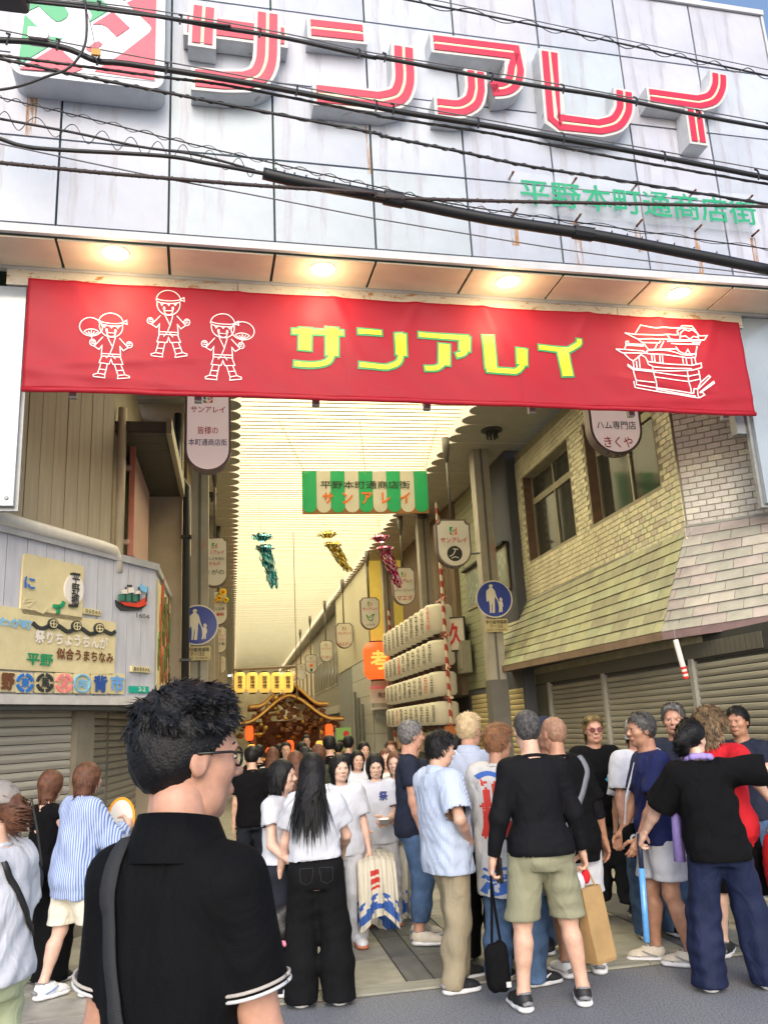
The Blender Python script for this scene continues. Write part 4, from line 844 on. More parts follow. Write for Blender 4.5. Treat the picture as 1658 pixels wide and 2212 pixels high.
def rband(P, wd, ink, t, name, w=.03, th=.014):
    k = (rb(P[0][0]+50, P[0][1])[0]-rb(P[0][0]-50, P[0][1])[0])/100; mb = MB(); mb.band(Lw, [rb(*q) for q in P], wd*k, w, w+th); return part(mb, name, ink, t)
def circ_(x, y, rx, ry, n=28, a0=0, a1=360): return [(x+rx*math.cos(math.radians(a0+(a1-a0)*k/n)), y+ry*math.sin(math.radians(a0+(a1-a0)*k/n))) for k in range(n+(a1-a0 != 360))]
rl_w, rl_k = M('relief_white', (.74, .68, .62), .6, .06), M('relief_black', (.025, .03, .03), .6, .1)
rl_b, rl_lb, rl_p, rl_gn, rl_br = M('relief_blue', '#2a6cb8', .5, .08), M('relief_lightblue', '#74b4dc', .5, .08), M('relief_pink', '#e88484', .5, .08), M('relief_green', '#1c8a5a', .5, .08), M('relief_brown', '#6a4028', .6, .1)
t = board(180, 185, 750, 705, 'upper beige relief board with white paper lantern relief on grey siding')
rpoly(circ_(648, 455, 84, 135), rl_w, t, 'lantern_relief'); rpoly([(622, 305), (698, 312), (698, 332), (622, 325)], rl_k, t, 'lantern_cap', .03, .02); rpoly([(604, 585), (678, 590), (678, 610), (604, 605)], rl_k, t, 'lantern_cap', .03, .02)
u, v = rb(655, 455); text('平野郷', Lw, u, v, .044, .10, .30, rl_k, t, bold=.03, vertical=True, thick=.006)
rtext('に', 255, 395, 90, 100, rl_b, t); rband([(465, 600), (520, 605), (550, 590), (560, 560)], 26, rl_gn, t, 'letter_piece'); rband([(516, 605), (508, 665)], 26, rl_gn, t, 'letter_piece')
for P in ([(215, 535), (270, 530)], [(205, 560), (300, 555), (250, 605)], [(330, 640), (380, 660), (420, 620)]): rband(P, 14, cork, t, 'glue_mark', .03, .006)
t = board(-330, 655, 1030, 1180, 'wide beige relief board with brown and white Japanese lettering on grey siding')
rtext('わが町', 130, 750, 290, 80, rl_lb, t); rtext('祭りちょうちんが', 640, 900, 640, 105, rl_w, t); rtext('似合うまちなみ', 755, 1040, 500, 95, rl_br, t); rtext('平野', 345, 1075, 230, 100, rl_gn, t)
wave = smooth_path([(285, 750), (340, 795), (400, 790), (460, 755), (520, 780), (590, 825), (640, 810), (670, 780), (720, 800), (790, 845), (850, 830), (870, 800), (920, 820), (980, 845), (1018, 825)], 4)
rband([tuple(q) for q in wave], 28, rl_k, t, 'swag_relief')
for cx, cy in ((460, 757), (668, 778), (868, 797)):
    rpoly(circ_(cx, cy, 42, 48), rl_k, t, 'crest_disc', .03, .02); rband(circ_(cx, cy, 30, 34, 20), 5, cork, t, 'crest_ring', .05, .004); rband([(cx-28, cy), (cx+28, cy+3)], 5, cork, t, 'crest_bar', .05, .004); rband([(cx, cy-30), (cx, cy+30)], 5, cork, t, 'crest_bar', .05, .005)
# row of town crests
crests = [(60, 1270, 'brown', rl_br, 'brown figure crest tile, leftmost of the crest row', '野', 0), (215, 1280, 'blue', rl_b, 'blue ring crest tile with the east character', '東', 1), (392, 1280, 'black', rl_k, 'black ring crest tile with the horse character', '馬', 1), (562, 1283, 'pink', rl_p, 'pink ring crest tile with a stylised character', '泥', 1), (722, 1285, 'light', rl_lb, 'light blue ring crest tile with a stylised character', '向', 1), (882, 1288, 'navy', M('relief_navy', '#274f94', .5, .1), 'dark blue square character crest tile without ring', '背', 0), (1030, 1287, 'sky', M('relief_sky', '#6c9ed6', .5, .1), 'pale blue square character crest tile, rightmost of the row', '市', 0)]
for (cx, cy, nm, ink, lab, ch, rg) in crests:
    w2 = 84 if cx < 600 else 76; t = board(cx-w2, cy-90, cx+w2, cy+90, lab, .02, 'crest tiles on the grey siding')
    if rg:
        for a0 in (-80, 10, 100, 190): rband(circ_(cx, cy, 66, 72, 8, a0, a0+70) if nm != 'light' else circ_(cx, cy, 68, 76, 8, a0, a0+92), 20 if nm != 'light' else 9, ink, t, 'crest_ring')
        rtext(ch, cx, cy, 70, 84, ink, t, .06)
    else: rtext(ch, cx, cy, 112, 140, ink, t, .08)
# painted ship relief
t = thing('ship_relief', 'relief of a red and black sailing ship with green hull sides on grey siding', 'relief', Lw.p(*rb(1170, 640), .02))
rpoly([(1035, 545), (1100, 575), (1200, 590), (1300, 530), (1305, 590), (1250, 635), (1085, 638), (1045, 600)], rl_k, t, 'hull', .006); rpoly([(1060, 560), (1200, 575), (1295, 520), (1298, 585), (1230, 610), (1110, 595)], M('relief_red', '#d0402c', .5, .1), t, 'deck', .02)
for P in ([(1055, 495), (1110, 490), (1110, 552), (1055, 548)], [(1115, 488), (1180, 485), (1182, 555), (1115, 560)], [(1186, 495), (1240, 492), (1240, 555), (1186, 558)]): rpoly(P, M('relief_seagreen', '#3a7a66', .5, .1), t, 'cabin', .022)
for x in (1105, 1160, 1222): rband([(x, 430), (x, 560)], 6, rl_k, t, 'mast', .035)
for P in ([(1065, 465), (1105, 450), (1118, 490), (1072, 490)], [(1125, 445), (1165, 430), (1178, 478), (1130, 485)], [(1188, 475), (1220, 460), (1232, 490), (1190, 495)]): rpoly(P, rl_w, t, 'sail', .037)
rpoly([(1240, 400), (1265, 425), (1308, 430), (1295, 485), (1255, 470), (1232, 450)], rl_lb, t, 'flag', .03); rpoly([(1125, 410), (1162, 412), (1160, 432), (1127, 430)], rl_k, t, 'pennant', .03); rband([(1300, 430), (1290, 560)], 6, rl_k, t, 'flag_pole', .03)
t = thing('year_numerals', 'black numerals 1604 below the ship relief', 'sign', Lw.p(*rb(1258, 690), .02)); o = rtext('1604', 1258, 688, 112, 40, rl_k, t, .02)
for lab, s, x, y, w in (('small yellow name plate beside the upper relief board', 'ひらちゃん', 818, 650, 160), ('small yellow name plate near the siding corner', 'あかるちゃん', 1250, 1160, 168)):
    t = board(x-w/2, y-26, x+w/2, y+26, lab, .005); rtext(s, x, y, w*.86, 34, rl_k, t, .04)
t = thing('address_plate', 'small turquoise address plate at the bottom right of the grey siding', 'plate', Lw.p(*rb(1240, 1340), .02)); rpoly([(1158, 1305), (1330, 1312), (1330, 1372), (1158, 1365)], M('plate_teal', '#16a08c', .4, .05), t, 'plate', .006, .01); rtext('2-2', 1250, 1338, 60, 34, rl_w, t, .02)
# leafy relief on the return of the siding box
t = thing('tree_relief', 'tall green and brown tree relief on the arcade side of the grey siding', 'relief', Ls.p(.3, SZ0+.2, .02))
rel = [M('relief_leaf', '#4a6a28', .6, .2), M('relief_bark', '#6a5030', .7, .2), M('relief_rust', '#b05a30', .6, .2)]
mb = MB(); mb.fbox(Ls, .15, 1.9, SZ0+.1, SZ1-.08, .004, .02); part(mb, 'panel', cork, t)
for k in range(46):
    u = random.uniform(.2, 1.75); v = random.uniform(SZ0+.15, SZ1-.3); h = random.uniform(.15, .4); mb = MB()
    mb.prism(Ls, [(u, v), (u+random.uniform(.03, .08), v+h*.4), (u+random.uniform(.0, .06), v+h), (u-.05, v+h*.5)], .02, .03+random.uniform(0, .01)); part(mb, 'leaf_piece', rel[k % 3], t)
# ================================================================ lantern rack
rack = thing('lantern_rack', 'tall rack of rope-bound poles carrying four rows of white paper lanterns', 'rack', (3.95, 18.3, 0))
cane = M('striped_pole', (.62, .5, .42), .5, .1); nt = cane.node_tree; b_ = nt.nodes['Principled BSDF']
wv = nt.nodes.new('ShaderNodeTexWave'); wv.inputs['Scale'].default_value = 2.6; wv.bands_direction = 'DIAGONAL'; tcn = nt.nodes.new('ShaderNodeTexCoord'); nt.links.new(tcn.outputs['Object'], wv.inputs['Vector'])
rp = nt.nodes.new('ShaderNodeValToRGB'); rp.color_ramp.interpolation = 'CONSTANT'; rp.color_ramp.elements[0].color = (*lin('#a83a28'), 1); rp.color_ramp.elements[1].position = .5; rp.color_ramp.elements[1].color = (.66, .56, .44, 1); nt.links.new(wv.outputs['Fac'], rp.inputs['Fac']); nt.links.new(rp.outputs['Color'], b_.inputs['Base Color'])
RK = Frame((3.95, 0, 0), (0, -1, 0))
ra, rbm = atX(957, 1290, 3.95), atX(845, 1358, 3.95); YA_, YB_ = 15.55, 21.1
topz = [atX(px, py, 3.95)[2] for px, py in ((955, 1300), (962, 1378), (968, 1453), (975, 1530))]
rows_z = [(3.98, 3.33), (3.28, 2.72), (2.68, 2.15), (2.12, 1.62)]
def rz(px, py): return RK.uv(px, py)
ends = [((955, 1300), (958, 1385)), ((962, 1385), (966, 1455)), ((968, 1458), (972, 1525)), ((975, 1532), (975, 1595))]
for u_ in (-15.5, -21.2):
    mb = MB(); mb.tube([(3.95, -u_, 0), (3.95, -u_, 5.9 if u_ > -16 else 4.6)], .035, 8); part(mb, 'pole', cane, rack)
mb = MB(); mb.tube([(4.25, 16.6, 3.6), (4.25, 16.6, 5.95)], .035, 8); part(mb, 'pole', cane, rack)
paper = M('lantern_paper', (.54, .50, .38), .7, .1, 3, emit=(1, .85, .55), estr=.05)
rope = M('dark_rope', (.12, .05, .035), .8, .3, 40)
nl = 10; lp = (21.0-15.7)/nl
names = ['五百円納', '吉田商店', '本町一同', '北村', '山本家', '泥堂', '中野', '市町', '西脇組', '野堂町']
nths = ('first', 'second', 'third', 'fourth', 'fifth', 'sixth', 'seventh', 'eighth', 'ninth', 'tenth')
order = ('top', 'second', 'third', 'bottom')
for r, (za, zb) in enumerate(rows_z):
    for k in range(nl):
        yc = 15.7+lp*(k+.5); c = np.array([3.95, yc, zb+.03]); h = za-zb-.06; R = lp*.52
        t = thing('paper_lantern', f'{order[r]} row of the lantern rack, {nths[k]} white paper lantern from the near end', 'lantern', c, 'white paper lanterns on the rack')
        b = MB(); b.lathe(c, [(R*.45, 0), (R*.85, h*.04), (R, h*.14), (R*1.0, h*.5), (R, h*.86), (R*.85, h*.96), (R*.45, h)], 18); part(b, 'shade', paper, t, True)
        for q_ in (-.02, h): b = MB(); b.lathe(c, [(R*.46, q_), (R*.46, q_+.02)], 12); part(b, 'ring', rl_k, t)
        fr2 = Frame(c+np.array([-R*.86, -R*.5, 0]), (.5, -1, 0)); text(names[(k*3+r*7) % 10], fr2, 0, h*.5, .012, R*.34, h*.74, ink_r if (k*5+r*3) % 11 == 0 else ink_k, t, bold=.0, vertical=True)
    mb = MB(); P = [(3.93+.03*math.sin(q*2.0), 15.5+q*.057, zb-.005+.03*math.cos(q*2.0)) for q in range(101)]; mb.tube(P, .026, 6); part(mb, 'rope_rail', rope, rack)
    mb = MB(); mb.tube([(3.95, 15.3, za+.01), (3.95, 21.3, za+.01)], .028, 8); part(mb, 'cross_pole', cane, rack)
tas = M('paper_tassel', (.55, .42, .28), .8, .2)
for k in range(34): mb = MB(); yk = 15.9+k*.15; mb.tube([(3.95, yk, 1.52), (3.96, yk+.02, 1.3), (3.94, yk-.01, 1.12)], [.03, .035, .012], 6); part(mb, 'tassel', tas, rack)
mb = MB(); mb.box((3.75, 15.2, 0), (4.3, 15.24, 1.62)); tag(part(mb, 'notice_panel', M('orange_ply', '#b0642a', .6, .1), None, origin=(4, 15.2, 0)), 'plain orange plywood panel standing at the near end of the lantern rack', 'panel')
# ================================================================ buildings deeper in the arcade
def shop(name, label, y0, y1, x, side, upper, mat, low, sign=None):
    fr = Frame((x, 0, 0), (0, -side, 0)); t = thing(name, label, 'building', (x, (y0+y1)/2, 0)); s = lambda y: -side*y; a, b = sorted((s(y0), s(y1)))
    mb = MB(); mb.fbox(fr, a, b, 2.5, 6.1, -.6, 0); part(mb, 'upper_wall', mat, t)
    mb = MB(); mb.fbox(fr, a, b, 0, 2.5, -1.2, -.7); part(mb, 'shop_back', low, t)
    mb = MB(); mb.fbox(fr, a, b, 2.25, 2.52, -.02, .14); part(mb, 'fascia', upper, t)
    n = min(14, max(2, int((b-a)/1.1)))
    for k in range(n+1): mb = MB(); u_ = a+(b-a)*k/n; mb.fbox(fr, u_-.05, u_+.05, 0, 2.26, -.65, .02); part(mb, 'pilaster', upper, t)
    for k in range(n):
        u_ = a+(b-a)*(k+.5)/n; mb = MB(); mb.fbox(fr, u_-.32, u_+.32, 3.3, 4.6, -.02, .03); w = part(mb, 'window', upper, t)
        mb = MB(); mb.fbox(fr, u_-.27, u_+.27, 3.35, 4.55, .025, .035); part(mb, 'pane', glass, w)
    return t
cor = M('brown_corrugated', (.21, .15, .095), .6, .1, 4)
bc = thing('corrugated_house', 'brown vertically ribbed house behind the lantern rack with dark open ground floor', 'building', (4.6, 18, 0)); Rc = Frame((4.42, 0, 0), (0, -1, 0))
mb = MB(); mb.fbox(Rc, -21.6, -16.2, 2.2, 6.1, -.4, -.01); part(mb, 'wall', cor, bc)
rbb = unit_box('rib', cor)
for k in range(54): fpiece('rib', rbb, Rc, -21.58+.1*k, -21.52+.1*k, 2.2, 6.1, -.01, .02, bc)
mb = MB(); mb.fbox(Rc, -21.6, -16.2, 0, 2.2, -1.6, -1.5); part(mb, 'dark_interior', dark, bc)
for (px, py, wpx) in ((998, 1420, 30), (985, 1370, 26)):
    c = atX(px, py, 4.3); mb = MB(); mb.box((4.25, c[1]-.22, c[2]-.3), (4.42, c[1]+.22, c[2]+.3)); bx_ = part(mb, 'meter_box', M('meter_grey', (.30, .29, .22), .5, .1), bc); mb = MB(); mb.box((4.235, c[1]-.16, c[2]-.22), (4.251, c[1]+.16, c[2]+.2)); part(mb, 'meter_lid', M('meter_lid', (.36, .35, .27), .5), bx_)
c = atX(983, 1370, 4.2); sgn_ = thing('projecting_sign', 'dark framed projecting sign with red lettering beside the lantern rack', 'sign', c)
frp = Frame((c[0], c[1], c[2]), (.9, -.44, 0)); mb = MB(); mb.fbox(frp, -.2, .2, -.33, .33, -.06, 0); part(mb, 'case', rl_k, sgn_); mb = MB(); mb.fbox(frp, -.17, .17, -.3, .3, 0, .006); part(mb, 'face', sg_face, sgn_); text('久', frp, 0, 0, .006, .24, .42, ink_r, sgn_, bold=.05)
tw = M('pale_tile', (.44, .45, .40), .4, .06, 3); tj = M('tile_joint', (.2, .2, .18), .8)
ts = thing('tiled_shop', 'pale tiled shop corner with a company sign board and small canopy', 'building', (4.4, 25, 0)); Rt_ = Frame((3.62, 22.3, 0), (1, 0, 0)); Rt2 = Frame((3.6, 0, 0), (0, -1, 0))
mb = MB(); mb.box((3.6, 22.32, 0), (5, 29.5, 6.1)); part(mb, 'core', tj, ts)
tlm = unit_box('wall_tile', tw, .01); ylm = M('yellow_wall', (.66, .48, .12), .5, .08, emit=(1, .7, .1), estr=.15); yl = unit_box('yellow_panel', ylm, .01)  # plain wall given a faint yellow glow of its own
for r in range(7):
    fpiece('wall_tile', tlm, Rt_, 0, .6, .5*r+.006, .5*r+.494, -.02, .0, ts); fpiece('wall_tile', tlm, Rt_, .61, 1.3, .5*r+.006, .5*r+.494, -.02, .001, ts)
    fpiece('wall_tile', tlm, Rt2, -25.9, -22.33, .5*r+.006, .5*r+.494, 0, .02, ts)
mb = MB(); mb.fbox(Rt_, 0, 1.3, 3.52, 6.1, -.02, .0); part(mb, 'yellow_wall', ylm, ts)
mb = MB(); mb.fbox(Rt2, -29.5, -22.33, 3.52, 6.1, 0, .02); part(mb, 'side_wall', M('cream_wall', (.46, .42, .28), .6, .08), ts)
s0, s1 = Rt_.uv(800, 1520), Rt_.uv(846, 1480); cs = thing('company_board', 'white company sign board with pink top band on the tiled shop', 'sign', Rt_.p(*s0, .02)); mb = MB(); mb.fbox(Rt_, s0[0], s1[0], s0[1], s1[1], .002, .03); part(mb, 'board', M('board_white', (.72, .70, .68), .5), cs)
mb = MB(); mb.fbox(Rt_, s0[0], s1[0], s1[1]-.09, s1[1], .03, .034); part(mb, 'band', M('board_pink', '#e49ab0', .5), cs); text('株式会', Rt_, (s0[0]+s1[0])/2+.08, (s0[1]+s1[1])/2-.02, .031, .34, .15, ink_k, cs, bold=.02)
mb = MB(); c0 = Rt_.uv(800, 1530); mb.fbox(Rt_, c0[0], c0[0]+.7, c0[1]-.05, c0[1], .0, .3); part(mb, 'small_canopy', M('board_white', (.72, .70, .68), .5), ts)
mb = MB(); mb.fbox(Rt_, c0[0]+.1, c0[0]+.7, c0[1]-.3, c0[1]-.06, .0, .12); part(mb, 'meter_box', steel, ts)
for k in range(3): mb = MB(); mb.tube([(3.5, 23.5+k*.7, 0), (3.5, 23.5+k*.7, 2.3+.2*k)], .045, 8); part(mb, 'downpipe', M('grey_pipe', (.16, .17, .16), .5), ts)
def lit_lantern(c, R, h, mat, label, s=None, ink=None, group=None):
    t = thing('lit_lantern', label, 'lantern', c, group); c = np.array(c, float)
    b = MB(); prof = [(R*.5, 0), (R*.8, h*.04), (R*.97, h*.15)]; 
    for i in range(1, 12): prof.append((R*(1+.03*(i % 2)), h*(.15+.7*i/12)))
    prof += [(R*.97, h*.85), (R*.8, h*.96), (R*.5, h)]; b.lathe(c, prof, 16); part(b, 'shade', mat, t, True)
    b = MB(); b.lathe(c, [(R*.52, -.03), (R*.52, .0)], 12); part(b, 'lower_ring', rl_k, t); b = MB(); b.lathe(c+[0, 0, h], [(R*.52, 0), (R*.52, .03)], 12); part(b, 'upper_ring', rl_k, t)
    if s: text(s, Frame(c+[0, -R*1.04, 0], (1, 0, 0)), 0, h*.5, .005, R*.8 if len(s) > 1 else R*1.2, h*.62 if len(s) > 1 else h*.5, ink or ink_k, t, bold=.04, vertical=len(s) > 1)
    return t
lan_r = M('lantern_red', '#c83018', .6, .1, 4, emit=(1, .13, .02), estr=.6); lan_y = M('lantern_yellow', '#e8b84a', .6, .08, 4, emit=(1, .55, .12), estr=.42)
c = atY(815, 1468, 21.7); lit_lantern(c, .34, .95, lan_r, 'big glowing red paper lantern beside the lantern rack', '考', lan_y)
mb = MB()
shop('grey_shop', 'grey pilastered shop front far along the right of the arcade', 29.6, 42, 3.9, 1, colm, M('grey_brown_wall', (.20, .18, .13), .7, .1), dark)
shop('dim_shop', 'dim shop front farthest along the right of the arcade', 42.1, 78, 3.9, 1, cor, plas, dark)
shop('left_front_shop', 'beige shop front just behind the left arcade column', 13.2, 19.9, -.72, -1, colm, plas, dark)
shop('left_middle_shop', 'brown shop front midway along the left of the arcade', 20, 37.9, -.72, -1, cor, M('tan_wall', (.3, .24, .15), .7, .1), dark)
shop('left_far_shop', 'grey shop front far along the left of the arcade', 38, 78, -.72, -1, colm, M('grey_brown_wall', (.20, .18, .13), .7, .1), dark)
mb = MB(); mb.box((-2.5, 78, 0), (6, 78.3, 6.7)); tag(part(mb, 'end_wall', M('end_beige', (.42, .36, .24), .7, .2, 1), None, origin=(1.7, 78, 0)), 'beige wall closing the far end of the arcade', 'wall')
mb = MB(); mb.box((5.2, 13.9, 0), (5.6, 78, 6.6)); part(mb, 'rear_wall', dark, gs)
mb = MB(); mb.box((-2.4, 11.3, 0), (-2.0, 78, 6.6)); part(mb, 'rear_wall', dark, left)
# row of five lit lanterns across the arcade
fr5 = thing('lantern_bar', 'thin wooden bar carrying a row of five lit yellow lanterns', 'frame', atY(575, 1450, 20)); q0, q1 = atY(505, 1447, 20), atY(640, 1440, 20)
mb = MB(); mb.tube([q0, q1], .03, 6); mb.tube([q0, q0+[0, 0, -.75]], .02, 6); mb.tube([q1, q1+[0, 0, -.75]], .02, 6); mb.tube([q0, q0+[.0, 0, 3.4]], .008, 4); mb.tube([q1, q1+[.0, 0, 3.4]], .008, 4); part(mb, 'bar', cor, fr5)
for k, px in enumerate((518, 545, 571, 597, 621)):
    c = atY(px, 1497, 20); lit_lantern((c[0], 19.9, c[2]), .13, .46, lan_y, f'glowing yellow festival lantern, {("leftmost", "second", "middle", "fourth", "rightmost")[k]} of five in the hanging row', '御神燈', ink_k, 'row of five yellow lanterns')
# ================================================================ festival float
FY = 22.0; fc = atY(625, 1600, FY); X0 = fc[0]
flo = thing('festival_float', 'carved wooden festival float with curved gable roof and red lanterns inside the arcade', 'festival float', (X0, FY+1, 0))
wood, wood_d, gold = M('float_wood', (.32, .13, .05), .5, .35, 12, .8, 40), M('float_carving', (.20, .08, .035), .6, .5, 22, 1.0, 60), M('float_gold', (.62, .40, .10), .35, .2, 20, metal=.6)
Fk = Frame((X0, FY, 0), (1, 0, 0))
mb = MB(); mb.fbox(Fk, -1.05, 1.05, .35, .60, -2.6, 0); part(mb, 'lower_deck', wood, flo); mb = MB(); mb.fbox(Fk, -1.2, 1.2, .60, .68, -2.7, .08); part(mb, 'railing', gold, flo)
for sx in (-1, 1):
    for sy in (-.1, -2.3): mb = MB(); mb.fbox(Fk, sx*.9-.07, sx*.9+.07, .68, 1.98, sy-.14, sy); part(mb, 'post', wood, flo)
    for q_ in (-.5, -2.1): mb = MB(); mb.lathe(Fk.p(sx*1.1, .3, q_), [(.3, -.08), (.3, .08)], 16, (1, 0, 0)); part(mb, 'wheel', wood_d, flo)
mb = MB(); mb.fbox(Fk, -.85, .85, .68, 1.95, -1.0, -.9); part(mb, 'inner_wall', wood_d, flo)
for k in range(70): b = MB(); b.ball(Fk.p(random.uniform(-.85, .85), random.uniform(.72, 1.9), -.85+random.uniform(0, .1)), (random.uniform(.05, .1), .05, random.uniform(.04, .08)), 7, 5); part(b, 'carving', gold if k % 5 == 0 else wood_d, flo, True)
for k in range(5): mb = MB(); mb.fbox(Fk, -.85+.4*k, -.75+.4*k, .70, 1.0, -.05, .03); part(mb, 'baluster', wood, flo)
mb = MB(); mb.fbox(Fk, -1.1, 1.1, 1.0, 1.06, -.06, .05); part(mb, 'handrail', gold, flo)
def roofline(s, w, h): 
    t_ = abs(s); return h*(math.cos(min(1, t_*1.25)*math.pi)*.5+.5)*.75+h*.25*(1-t_)+.10*max(0, t_-.75)*4*.25
for (w_, v0, h_, nm) in ((1.38, 1.95, .66, 'main_roof'), (1.0, 2.34, .58, 'upper_roof')):
    mb = MB(); N_ = 26; top = [(-w_+2*w_*k/N_, v0+roofline(-1+2*k/N_, w_, h_)) for k in range(N_+1)]; bot = [(u, v-.11) for u, v in top][::-1]
    for k in range(N_): mb.prism(Fk, [top[k], top[k+1], (top[k+1][0], top[k+1][1]-.11), (top[k][0], top[k][1]-.11)], -2.7, .25 if nm == 'main_roof' else .15)
    rf = part(mb, nm, wood, flo)
    mb = MB(); mb.band(Fk, [(u*.98, v-.05) for u, v in top], .04, .25, .29); part(mb, 'gilt_edge', gold, rf)
    for k in range(90):                 # carved work under the gable
        u = random.uniform(-w_*.9, w_*.9); hi = v0+roofline(u/w_, w_, h_)-.16; lo_ = v0-.34; 
        if hi < lo_: continue
        v = random.uniform(lo_, hi); b = MB(); b.ball(Fk.p(u, v, random.uniform(.02, .14)), (random.uniform(.05, .11), .05, random.uniform(.03, .07)), 7, 5); part(b, 'carving', gold if k % 7 == 0 else wood_d, rf, True)
for k in range(9): b = MB(); a = (k-4)*.26; b.tube([Fk.p(0, 2.9, .1), Fk.p(.16*math.sin(a), 2.9+.14*math.cos(a), .12), Fk.p(.30*math.sin(a), 2.9+.30*math.cos(a), .1)], [.03, .05, .02], 6); part(b, 'crest_plume', gold if k % 2 else rl_w, flo, True)
for k, (du, vv) in enumerate(((-.95, 1.25), (-.5, 1.15), (.35, 1.15), (.75, 1.25), (1.0, 1.65), (-1.0, 1.7), (1.15, 1.2), (.0, 1.3))):
    c = Fk.p(du, vv-.2, .12); lit_lantern(c, .1, .36, lan_r if k % 3 else lan_y, f'small glowing lantern on the festival float, {("left front post", "left of the doorway", "right of the doorway", "right front post", "right roof tip", "left roof tip", "outermost right", "centre of the doorway")[k]}', None, None, 'small lanterns on the float')
hang = M('white_cloth', (.7, .66, .62), .8, .08); mb = MB(); mb.add([Fk.p(.15, .95, .2), Fk.p(.55, .95, .2), Fk.p(.6, 1.2, .12), Fk.p(.35, 1.32, .1), Fk.p(.1, 1.2, .15)], [(0, 1, 2, 3, 4)]); part(mb, 'draped_cloth', hang, flo)
c = atY(742, 1600, 19); fg = thing('green_flag', 'small green and white shop flag standing in the crowd', 'flag', (c[0], 19, 0)); Fg = Frame((c[0], 19, 0), (1, 0, 0))
v1 = Fg.uv(742, 1572)[1]; mb = MB(); mb.tube([Fg.p(-.17, 0), Fg.p(-.17, v1+.05)], .012, 6); part(mb, 'pole', steel, fg); mb = MB(); mb.fbox(Fg, -.16, .17, v1-1.1, v1, 0, .006); part(mb, 'cloth', M('flag_green', '#8cb86a', .7, .05), fg); mb = MB(); mb.prism(Fg, [(.06+.07*math.cos(a*.4), v1-.14+.07*math.sin(a*.4)) for a in range(16)], .006, .009); part(mb, 'round_mark', ink_r, fg)
# hanging red striped tube under the right canopy
c = atX(1465, 1425, 4.25); tb = thing('hanging_marker', 'white tube with red bands hanging under the right canopy', 'marker', atX(1482, 1465, 4.25)); p0, p1 = atX(1458, 1382, 4.25), atX(1482, 1465, 4.25)
p0, p1 = np.array(p0), np.array(p1); p1[1] = p0[1]; q_ = atY(1482, 1466, p0[1]); p1 = q_
mb = MB(); mb.tube([p0, p1], .026, 10); part(mb, 'tube', rl_w, tb)
for s in (.7, .82, .94): mb = MB(); mb.tube([p0+(p1-p0)*s, p0+(p1-p0)*(s+.06)], .0275, 10); part(mb, 'red_band', M('marker_red', '#d83020', .4, 0), tb)
mb = MB(); mb.tube([p0, p0+[0, 0, .1]], .003, 4); part(mb, 'wire', steel, tb)
# security camera on the right column
c = atY(1010, 1190, 12.6); sc_ = thing('security_camera', 'small grey camera on a bracket beside the right column', 'camera', c); mb = MB(); mb.tube([c+[.22, .1, -.02], c+[.05, 0, -.05], c], .018, 6); part(mb, 'bracket', steel, sc_); mb = MB(); mb.tube([c+[-.14, -.05, -.08], c+[.04, .0, .08]], .045, 10); part(mb, 'housing', steel, sc_)
# ================================================================ overhead cables
Fw = Frame((0, 5.2, 0), FX); black = M('cable_black', (.012, .012, .014), .5, 0); brn = M('cable_brown', (.035, .022, .02), .6, 0); galv = M('galvanised', (.12, .12, .13), .5, 0)
def z12(A, B): return [(x*.5, y*.5) for x, y in A]+[(829+x*.5, y*.5) for x, y in B]
def cable(P, r, label, mat=black, w=0., extra=None, ext=True):
    U = [Fw.uv(x, y, w) for x, y in P]
    if ext: U = [tuple(np.array(U[0])+(np.array(U[0])-np.array(U[1]))*.8)]+U+[tuple(np.array(U[-1])+(np.array(U[-1])-np.array(U[-2]))*.8)]
    S = smooth_path(U, 5); t = thing('overhead_cable', label, 'cable', Fw.p(*S[len(S)//2], w), 'overhead cables in front of the facade'); b = MB(); b.tube([Fw.p(u, v, w) for u, v in S], r, 7); part(b, 'cable', mat, t, True)
    return t, S
def wrap(t, S, w, r, n, mat=black, amp=.03):
    b = MB(); L = np.array(S); m = 400; idx = np.linspace(0, len(L)-1, m); U = np.interp(idx, range(len(L)), L[:, 0]); V = np.interp(idx, range(len(L)), L[:, 1])
    b.tube([Fw.p(U[i], V[i]+amp*math.sin(i/m*n*6.283), w+amp*.4*math.cos(i/m*n*6.283)) for i in range(m)], r, 4); part(b, 'lashing_wire', mat, t)
def hooks(t, S, w, n, h=.05):
    for k in range(1, n):
        i = int(len(S)*k/n); u, v = S[i]; b = MB(); b.tube([Fw.p(u-.01, v+h, w), Fw.p(u+.015, v+h*.9, w), Fw.p(u+.01, v, w+.02), Fw.p(u+.0, v-.045, w+.01)], .008, 5); part(b, 'hook', black, t)
t, S = cable(z12([(0, -12), (360, 20), (660, 65), (950, 118), (1240, 165), (1600, 245)], [(0, 250), (400, 325), (660, 370), (930, 410), (1180, 460), (1400, 505), (1658, 552)]), .016, 'thick black cable crossing the pink letters, topmost bundle'); hooks(t, S, 0, 12)
t, S = cable(z12([(0, -35), (660, 42), (1240, 145), (1600, 225)], [(400, 300), (930, 395), (1658, 530)]), .005, 'thin messenger wire just above the topmost thick cable', galv)
cable([(55, 2), (170, 14), (320, 33), (420, 46)], .012, 'short cable merging into the topmost bundle at the left', w=.02)
t, S = cable(z12([(0, 172), (160, 182), (300, 212), (420, 262), (560, 276), (1000, 345), (1430, 425), (1620, 460)], [(0, 468), (130, 492), (470, 546), (770, 600), (1080, 655), (1390, 715), (1658, 768)]), .021, 'thickest black cable bundle with hooks below the pink letters', w=.04); hooks(t, S, .04, 12, .06)
cable(z12([(0, 128), (420, 210), (1000, 318), (1600, 430)], [(130, 460), (770, 575), (1658, 735)]), .005, 'thin messenger wire above the thickest bundle', galv, .04)
